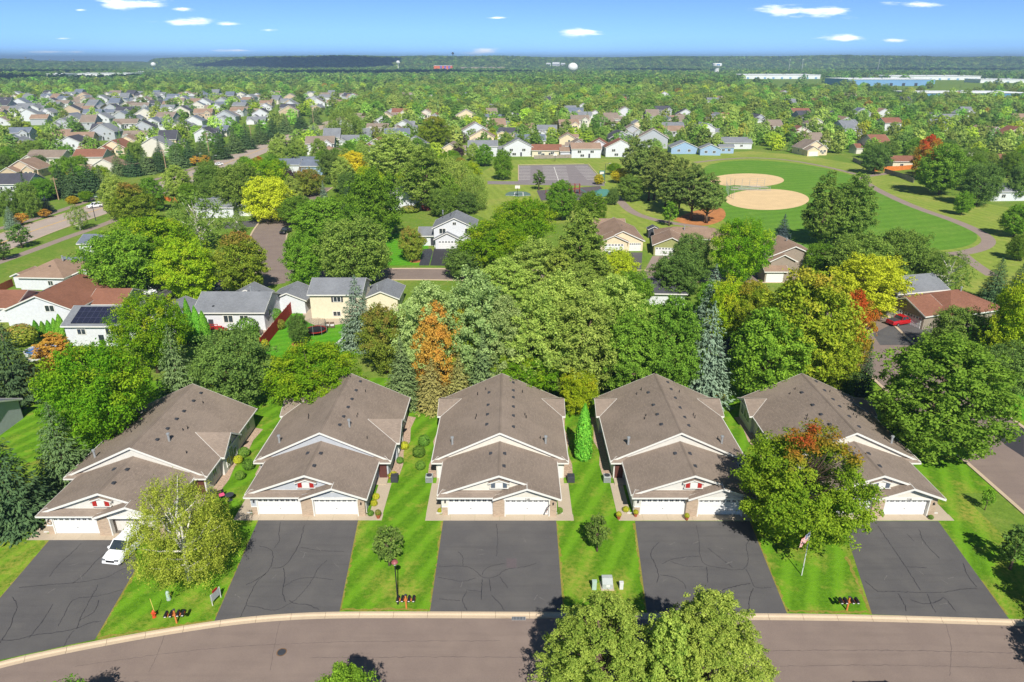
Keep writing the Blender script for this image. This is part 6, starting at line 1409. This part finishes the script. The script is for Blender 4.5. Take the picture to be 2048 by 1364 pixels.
WLB = {'siding_white':'white','siding_cream':'cream','siding_beige':'beige','siding_tan':'tan','siding_grey':'grey','siding_ivory':'ivory','siding_blue':'pale blue'}
def mk(rf, wl_, where, group): return (f'{LBL[rf]} roofed {WLB[wl_]} house {where}', group, wl_, rf)
def place_block(x0, x1, y0, y1, dx, dy, test, group, where, rz0=0.0, jit=3, fill=1.0, roofs=None, walls_=None):
    y = y0; r = 0
    while y < y1:
        x = x0+(r % 2)*dx*.4
        while x < x1:
            xx, yy_ = x+RS.uniform(-jit,jit), y+RS.uniform(-jit,jit)
            u = 1024+FPX*xx/depth(yy_,3)
            if test(xx,yy_,u) and -60 < u < 2110 and RS.random() < fill and free(xx,yy_,15) and not near_blv(xx,yy_,24) and not inpoly(xx,yy_,PARKP):
                rf = RS.choice(roofs or ROOFS); far_house(xx, yy_, rz0+RS.choice((0,0,math.pi,math.pi/2,-math.pi/2))+RS.uniform(-.15,.15), *mk(rf, RS.choice(walls_ or WALLS), where, group))
            x += dx
        y += dy; r += 1
def left_of_blv(x, y, m=26):
    best = min(BLV_W, key=lambda p: abs(p[1]-y)); xb = best[0] if y < BLV_W[-1][1] else BLV_W[-1][0]-(y-BLV_W[-1][1])*.08
    return x < xb-m
place_block(-330, -150, 262, 420, 27, 36, lambda x,y,u: left_of_blv(x,y,38), 'houses left of the boulevard', 'on the winding lanes left of the boulevard', .1, 4, .85, ['roof_tan','roof_tan','roof_grey','roof_red','roof_dark','roof_brown'], ['siding_cream','siding_tan','siding_beige','siding_white'])
place_block(-760, -130, 440, 1020, 24, 40, lambda x,y,u: left_of_blv(x,y,40) and u < 840, 'houses of the far subdivision', 'in the crowded subdivision far left of the boulevard', .05, 4, .9, ['roof_grey','roof_blue','roof_dark','roof_grey','roof_tan','roof_brown'], ['siding_white','siding_white','siding_grey','siding_grey','siding_cream','siding_tan'])
def center_ok(x, y, u): return not left_of_blv(x,y,-22) and u < 1350
place_block(-150, 180, 375, 620, 25, 40, center_ok, 'houses behind the parking lot', 'among the trees behind the parking lot', 0, 5, .8, None, ['siding_white','siding_white','siding_beige','siding_grey','siding_cream'])
place_block(90, 560, 330, 640, 30, 46, lambda x,y,u: u > 1340, 'houses beyond the ball field', 'among the trees beyond the ball field', .1, 6, .68, None, ['siding_white','siding_beige','siding_cream','siding_grey'])
place_block(-150, 480, 640, 1000, 40, 55, lambda x,y,u: not left_of_blv(x,y,-22), 'houses deep in the wooded neighbourhood', 'deep in the wooded neighbourhood', 0, 8, .45)
def rm_tree(o):
    for c in list(o.children): rm_tree(c)
    bpy.data.objects.remove(o)
for p in PROTO: rm_tree(p)

# individual trees of the middle distance
SC = [('maple','green','leafy green tree'),('round','green','rounded green tree'),('olive','olive','olive green tree'),('dark','dark','dark green tree'),('lime','lime','lime yellow tree'),('locust','locust','yellow green tree'),('maple_turn','x','turning russet maple'),('purple','x','dark purple tree'),('pale','x','pale green tree'),('gold','x','golden yellow tree'),('rich','x','rich green tree'),('dspruce','x','dark spruce'),('bspruce','x','blue spruce'),('fire','x','reddish tree')]
WT = [10,10,9,7,4,5,2.2,1.6,9,1.2,8,2.6,1.4,.5]
SCL = {'maple':(9,8),'round':(8.5,9),'olive':(9,9),'dark':(9,8.5),'lime':(8.5,8.5),'locust':(9,10),'maple_turn':(9.5,8),'purple':(6.5,6),'pale':(11.5,9),'gold':(8,7),'rich':(9.5,8.5),'dspruce':(10,5.5),'bspruce':(9.5,5.5),'fire':(8,7)}
def zone(x, y, u):
    if left_of_blv(x,y,20): return 'left of the boulevard' if y < 440 else 'in the far subdivision'
    return 'behind the parking lot' if u < 1330 else 'beyond the ball field'
def clear_front(x, y): return not any(abs(x-a) < 9 and -17 < y-b_ < 9 for a, b_ in HP)
def tree_spot(x, y, u, m):
    if not clear_front(x,y): return False
    if near_blv(x,y,15) or near_blv(x,y+22,15) or near_blv(x+8,y+30,12) or inpoly(x,y,PARKP): return False
    if not free(x,y,m): return False
    return all((x-a)**2+(y-b_)**2 > (r+3.0)**2 for a, b_, r in FOOT)
cand = []
yy0 = 215.0
while yy0 < 640:
    st_ = 8.5+(yy0-215)*.006; x = -.80*yy0
    while x < .80*yy0:
        a, b_ = x+RS.uniform(-st_*.45,st_*.45), yy0+RS.uniform(-st_*.45,st_*.45); u = 1024+FPX*a/depth(b_,4); x += st_
        lf = left_of_blv(a,b_,20); dens_ = (.42 if b_ < 420 else .20) if lf else (.62 if b_ > 300 else .5)
        if -60 < u < 2110 and RS.random() < dens_: cand.append((a,b_,u))
    yy0 += st_
cand.sort(key=lambda c: c[1])
NIND, far_pts = 0, []
room = 298-NTREE
room = max(60, 300-len([1 for a in TREES])-45)
for a, b_, u in cand:
    if not tree_spot(a,b_,u,9.5): continue
    kd, _, ad = RS.choices(SC, WT)[0]; h, w = SCL[kd]; s = RS.uniform(.75,1.25)
    if NIND < room:
        put_tree(kd, a, b_, h*s, w*s*RS.uniform(.9,1.1), f'{ad} among the houses {zone(a,b_,u)}', 'tree', f'trees {zone(a,b_,u)}'); NIND += 1
    else:
        far_pts.append((a,b_,0,h*s,w*s,kd)); FOOT.append((a,b_,w*.4))
# countless far trees: one object of instanced crowns
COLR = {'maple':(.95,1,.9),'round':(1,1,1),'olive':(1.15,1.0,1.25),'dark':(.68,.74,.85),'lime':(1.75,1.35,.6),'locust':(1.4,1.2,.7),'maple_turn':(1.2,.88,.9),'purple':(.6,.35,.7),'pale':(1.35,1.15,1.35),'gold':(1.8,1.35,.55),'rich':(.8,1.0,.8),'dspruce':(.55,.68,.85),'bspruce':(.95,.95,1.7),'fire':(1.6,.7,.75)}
fmat = leaf_mat('far_leaf', S(96,126,56), S(142,168,84), instancer=True, trans=.2)
def instancer(name, pts, protos, label, cat):
    n = len(pts); me = bpy.data.meshes.new(name); me.from_pydata([p[:3] for p in pts],[],[]); 
    def at(nm, ty, key, data):
        a = me.attributes.new(nm, ty, 'POINT'); a.data.foreach_set(key, np.array(data, np.float32).ravel())
    at('scl','FLOAT_VECTOR','vector',[(p[4]/9,p[4]/9,p[3]/10) for p in pts]); at('rz','FLOAT','value',[RS.uniform(0,6.28) for _ in pts])
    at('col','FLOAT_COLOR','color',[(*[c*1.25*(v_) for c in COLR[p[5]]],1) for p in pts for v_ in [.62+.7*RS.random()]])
    ia = me.attributes.new('idx','INT','POINT'); ia.data.foreach_set('value', np.array([(len(protos)-1 if (p[5].endswith('spruce') and len(protos) > 3) else RS.randrange(max(1,len(protos)-(1 if len(protos) > 3 else 0)))) for p in pts], np.int32))
    o = link(name, me); tag(o, label, cat, kind='stuff')
    cl = bpy.data.collections.new(name+'_sources')
    for i, (cr,_,_,_) in enumerate(protos):
        s = bpy.data.objects.new(f'{i:02d}_{name}_source', cr); cl.objects.link(s)
        if not cr.materials: cr.materials.append(fmat)
    ng = bpy.data.node_groups.new(name,'GeometryNodeTree'); ng.interface.new_socket('Geometry',in_out='INPUT',socket_type='NodeSocketGeometry'); ng.interface.new_socket('Geometry',in_out='OUTPUT',socket_type='NodeSocketGeometry')
    N_, K = ng.nodes, ng.links; gi = N_.new('NodeGroupInput'); go = N_.new('NodeGroupOutput'); ci = N_.new('GeometryNodeCollectionInfo'); ci.inputs['Collection'].default_value = cl; ci.inputs['Separate Children'].default_value = True; ci.inputs['Reset Children'].default_value = True
    ip = N_.new('GeometryNodeInstanceOnPoints'); ip.inputs['Pick Instance'].default_value = True
    def na(nm, ty):
        q = N_.new('GeometryNodeInputNamedAttribute'); q.data_type = ty; q.inputs['Name'].default_value = nm; return q.outputs['Attribute']
    cx = N_.new('ShaderNodeCombineXYZ'); K.new(na('rz','FLOAT'), cx.inputs[2])
    K.new(gi.outputs[0], ip.inputs['Points']); K.new(ci.outputs[0], ip.inputs['Instance']); K.new(na('idx','INT'), ip.inputs['Instance Index']); K.new(na('scl','FLOAT_VECTOR'), ip.inputs['Scale']); K.new(cx.outputs[0], ip.inputs['Rotation']); K.new(ip.outputs[0], go.inputs[0])
    md = o.modifiers.new('scatter','NODES'); md.node_group = ng; return o
WHR = [(1487,1640,158),(1695,1868,172),(1780,1960,160),(1830,2048,196),(95,305,156),(1480,1960,165)]
WHR = [(G(a,c)[0]-25,G(b_,c)[0]+25,G(a,c)[1]-(330 if c < 190 else 60),G(a,c)[1]+150) for a,b_,c in WHR]
def scatter(y0, y1, st0, grow, dens_f, kinds, wts, hs):
    y = y0
    while y < y1:
        st_ = st0*(1+grow*(y-y0)/max(1,(y1-y0))); half = min(.82*y, 4500); x = -half
        while x < half:
            a, b_ = x+RS.uniform(-.5,.5)*st_, y+RS.uniform(-.5,.5)*st_; x += st_
            u = 1024+FPX*a/depth(b_,4)
            if not (-70 < u < 2120) or RS.random() > dens_f(a,b_,u): continue
            if any(r[0] < a < r[1] and r[2] < b_ < r[3] for r in WHR) and RS.random() > .08: continue
            yield a, b_, u, RS.choices(kinds, wts)[0], RS.uniform(*hs)
        y += st_
KN = [s[0] for s in SC]
def d1(a,b_,u):
    if left_of_blv(a,b_,20): return .16 if b_ < 1000 else .45
    if u > 1480 and 1150 < b_ < 2300: return .25
    return .66
for a,b_,u,kd,s in scatter(640, 1400, 10, .5, d1, KN, WT, (.7,1.35)):
    if clear_front(a,b_) and not near_blv(a,b_,14): h,w = SCL[kd]; far_pts.append((a,b_,0,h*s,w*s*1.3,kd))
instancer('neighbourhood_trees', far_pts, PR['far']+PR['farcon'], 'dense mass of mixed trees over the far neighbourhood', 'trees')
# ---------------------------------------------------------------- far valley, bluffs, water towers, warehouses
def vn(x, y): return .5*math.sin(x*.0021+y*.0007)+.3*math.sin(x*.0053-y*.0011+1.3)+.2*math.sin(x*.0117+2.1)
def terr(x, y):
    if y < 3900: return 0.0
    az = x/y; u = 1024+FPX*az*.9
    f = min(1,(y-3900)/900); f = f*f*(3-2*f)
    hgt = 38+20*(1/(1+math.exp(-(u-430)/40)))+9*vn(x,y)
    if u < 430: hgt = 24+12*vn(x,y)+(22 if u < 220 else 0)*.6
    return f*hgt
nx, ny = 150, 40; mb = MB(); xs = np.linspace(-.86,.86,nx); ys = np.concatenate([np.linspace(3800,5200,26), np.linspace(5400,12500,14)])
vv = [(xx*yv, yv, terr(xx*yv,yv)+.05) for yv in ys for xx in xs]
mb.add(vv, [(j*nx+i,j*nx+i+1,(j+1)*nx+i+1,(j+1)*nx+i) for j in range(len(ys)-1) for i in range(nx-1)])
tag(obj('hills', mb, M['ground'], smooth=True), kind='structure')
wood_pts = []
for a,b_,u,kd,s in scatter(1400, 3900, 17, 1.1, lambda a,b_,u: (.2 if (u > 1470 and b_ < 2300) else (.62 if u < 850 and b_ < 1700 else .92)), ['maple','olive','dark','pale','rich','locust','dspruce'], [3,3,8,1.5,4,.2,4], (1.0,1.5)):  # dark kinds weighted up: cloud shade over the valley put into crown colours
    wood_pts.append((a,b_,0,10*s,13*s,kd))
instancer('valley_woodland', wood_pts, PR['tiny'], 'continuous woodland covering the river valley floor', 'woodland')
hill_pts = []
for a,b_,u,kd,s in scatter(3900, 5600, 26, .3, lambda a,b_,u: .95, ['maple','olive','dark','pale','locust','dspruce'], [4,4,6,2,1.0,3], (1.1,1.6)):
    hill_pts.append((a,b_,terr(a,b_)-2,12*s,22*s,kd))
for a,b_,u,kd,s in scatter(5600, 9000, 75, .3, lambda a,b_,u: .95, ['maple','olive','dark'], [5,5,5], (1.0,1.4)):
    hill_pts.append((a,b_,terr(a,b_)-3,14*s,70*s,kd))
instancer('bluff_woodland', hill_pts, PR['tiny'], 'wooded bluffs along the far side of the valley', 'woodland')

def ground_at(px, py): return G(px, py)
def tower_sphere(px, ybase, ytop, wpx, label, blue=False):
    x, y = ground_at(px, ybase); h = zat(y,ytop); r = wpx/2*depth(y,h)/FPX; t = thing('water_tower', label, 'water tower', (x,y,0))
    ps = [(r*.30,0),(r*.22,h*.12),(r*.16,h*.5),(r*.18,h-2*r*.86)]; obj('stem', MB().lathe(ps,20), M['tower_blue' if blue else 'tower_white'], t, smooth=True)
    cz = h-r*.86; obj('tank', MB().lathe([(r*math.cos(a)*1.0+.001, cz+r*.86*math.sin(a)) for a in np.linspace(-math.pi/2,math.pi/2,17)],28), M['tower_white'], t, smooth=True)
tower_sphere(1145,156,125.5,20,'white ball shaped water tower above the wooded neighbourhood')
tower_sphere(310,146,124.5,10,'small white and blue water tower above the warehouses',True)
tower_sphere(797,141,121,8,'slim white water tank before the bluff')
x, y = ground_at(1432,152); h = zat(y,126.5); r = 9*depth(y,h)/FPX; t = thing('water_tower', 'broad white pedestal water tower before the right bluff', 'water tower', (x,y,0))
obj('stem', MB().lathe([(r*.55,0),(r*.5,h*.55),(r*.62,h*.66),(r*.95,h*.76)],24), M['tower_white'], t, smooth=True); obj('tank', MB().lathe([(r*.95,h*.76),(r,h*.8),(r,h*.96),(r*.9,h),(0,h)],24), M['tower_white'], t); obj('emblem', MB().box(-r*.35,r*.35,-r*1.02,-r*.9,h*.83,h*.93), M['tower_blue'], t)
# bluff-top tower with a mushroom head
y = 4900.; x = (906-1024)/FPX*depth(y,60); zb = terr(x,y); h = zat(y,104.5)-zb; t = thing('bluff_tower', 'dark mushroom headed tower on top of the bluff', 'tower', (x,y,zb-2))
obj('stem', MB().lathe([(3,0),(2.4,h*.7),(6,h*.78)],16), M['dark'], t); obj('head', MB().lathe([(6,h*.78),(9.5,h*.84),(9.5,h*.95),(3,h*1.02),(0,h*1.04)],18), M['dark'], t)
# warehouses: (px left, px right, base row, height m, depth m, wall)
for pl, pr, pb, h, dp, wl_, lab in ((1487,1640,158,10,140,'wh_white','long low white warehouse at the foot of the bluff'),(1695,1868,172,12,110,'wh_blue','pale blue fronted warehouse with white side beyond the field'),(1780,1960,160,9,120,'wh_white','wide white warehouse behind the pale blue one'),(1830,2048,196,6,60,'tower_blue','low blue roofed works building in the right trees'),
        (95,130,156,11,80,'wh_white','small white warehouse left of the long one'),(150,262,155,11,90,'wh_white','long white warehouse far beyond the subdivision'),(264,305,150,10,70,'wh_white','short white warehouse behind the long one'),(920,1010,141,16,70,'siding_tan','tan row of apartments under the bluff'),(1085,1135,140,14,60,'siding_tan','tan brick building left of the ball shaped tower'),(1960,2048,166,7,60,'wh_white','flat white building at the right end of the valley')):
    a = ground_at(pl,pb); b_ = ground_at(pr,pb); w = b_[0]-a[0]; t = thing('warehouse', lab, 'building', ((a[0]+b_[0])/2,a[1],0))
    obj('wall', MB().box(-w/2,w/2,0,dp,0,h), M[wl_], t); obj('roof', MB().box(-w/2-1,w/2+1,-1,dp+1,h,h+1.0), M['wh_white' if wl_ != 'siding_tan' else 'roof_grey'], t)
    n = max(3, int(w/22))
    for i in range(n): c = -w/2+(i+.5)*w/n; obj('loading_door', MB().box(c-3,c+3,-.3,.05,0,h*.45), M['wh_blue' if wl_ == 'wh_white' else 'dark'], t)
    for i in range(max(2,n//2)): c = -w/2+(i+.5)*w/max(2,n//2); obj('roof_unit', MB().box(c-3,c+3,dp*.3,dp*.3+5,h+1,h+3), M['box_grey'], t)
a = ground_at(868,143.5); b_ = ground_at(905,143.5); w = b_[0]-a[0]; h = zat(a[1],131.5); t = thing('painted_building', 'long building painted in orange and purple stripes under the bluff', 'building', ((a[0]+b_[0])/2,a[1],0))
for i in range(9): obj('wall_panel', MB().box(-w/2+i*w/9,-w/2+(i+1)*w/9,0,40,0,h), M['orange_wall' if i % 2 == 0 or i < 3 else 'purple_wall'], t)
obj('roof', MB().box(-w/2-1,w/2+1,-1,41,h,h+1.2), M['wh_white'], t)
a = ground_at(1095,133.2)
for px, w, h in ((1097,26,26),(1112,40,30),(1126,24,26)):
    y = 4150.; x = (px-1024)/FPX*depth(y,30); t = thing('tower_block', 'pale office block among the trees of the bluff', 'building', (x,y,terr(x,y)), 0, 'pale office blocks on the bluff')
    obj('wall', MB().box(-w/2,w/2,0,20,0,h), M['wh_white'], t); obj('roof', MB().box(-w/2-.5,w/2+.5,-.5,20.5,h,h+1), M['box_grey'], t)
    for i in range(3): obj('window_band', MB().box(-w/2+1,w/2-1,-.3,.1,3+i*7,6+i*7), M['glass'], t)
for px, yt, lab in ((53,113,'left mast tower on the hazy horizon'),(101,118,'grey silo tower on the hazy horizon'),(147,118,'lattice stack tower on the hazy horizon'),(152,122,'smaller lattice stack beside the tall one')):
    y = 5600.; x = (px-1024)/FPX*depth(y,40); zb = terr(x,y); h = zat(y,yt)-zb; t = thing('mast_tower', lab, 'tower', (x,y,zb-2)); obj('shaft', MB().lathe([(7,0),(5,h*.9),(7,h*.92),(7,h),(0,h)],10), M['box_grey'], t); obj('head', MB().box(-8,8,-4,4,h*.86,h*.93), M['dark'], t)
for px in (1300,1578,1848,1604,1756):
    y = 3000.; x = (px-1024)/FPX*depth(y,20); t = thing('radio_mast', 'thin pale radio mast before the bluff', 'mast', (x,y,0), 0, 'radio masts before the bluff'); obj('mast', MB().tube([(0,0,0),(0,0,zat(y,117))], [1.0,.5], 6), M['alu'], t); obj('crossarm', MB().box(-4,4,-.4,.4,zat(y,120),zat(y,119.5)), M['alu'], t)
# broad clouds high over the valley, above the frame: they shade the dark bands of woodland
cm = plain('cloud_white', (.9,.9,.9), 1.0, 0, .02, .001)
for (sx0, sx1, sy0, sy1) in ((-2300,-900,1560,1960),(-1000,40,2350,3100),(-1750,-650,3950,4700),(380,1000,2900,3700),(-2900,-1500,2500,3100),(1500,2700,3000,3500)):
    hc = 950.; sh = hc*math.cos(SUN_EL)/math.sin(SUN_EL); cx_, cy_ = (sx0+sx1)/2-math.sin(SHADOW_AZ)*sh, (sy0+sy1)/2-math.cos(SHADOW_AZ)*sh
    rx, ry = (sx1-sx0)/2, (sy1-sy0)/2; mb = MB()
    for q in range(26):
        a_, r_ = RS.uniform(0,6.28), math.sqrt(RS.random())*.8; s_ = RS.uniform(.22,.42)
        mb.lathe([(max(.5,s_*rx*math.cos(t_)), 70*math.sin(t_)*s_*2.4) for t_ in np.linspace(-1.5,1.5,7)], 14, (r_*math.cos(a_)*rx, r_*math.sin(a_)*ry, RS.uniform(-10,20)))
    tag(obj('cloud', mb, cm, None, (cx_,cy_,hc), smooth=True), kind='structure')
# ---------------------------------------------------------------- the air between: a closed box of thin haze
hz = NB('haze_volume'); pv = hz.n.new('ShaderNodeVolumePrincipled'); pv.inputs['Color'].default_value = (.50,.72,1,1); pv.inputs['Density'].default_value = HAZE; pv.inputs['Anisotropy'].default_value = .2
hz.l.new(pv.outputs[0], hz.out.inputs['Volume'])
tag(obj('haze', MB().box(-9500,9500,-120,15500,-1.2,130), hz.m), 'thin pale blue haze over the whole valley', 'haze', kind='stuff')
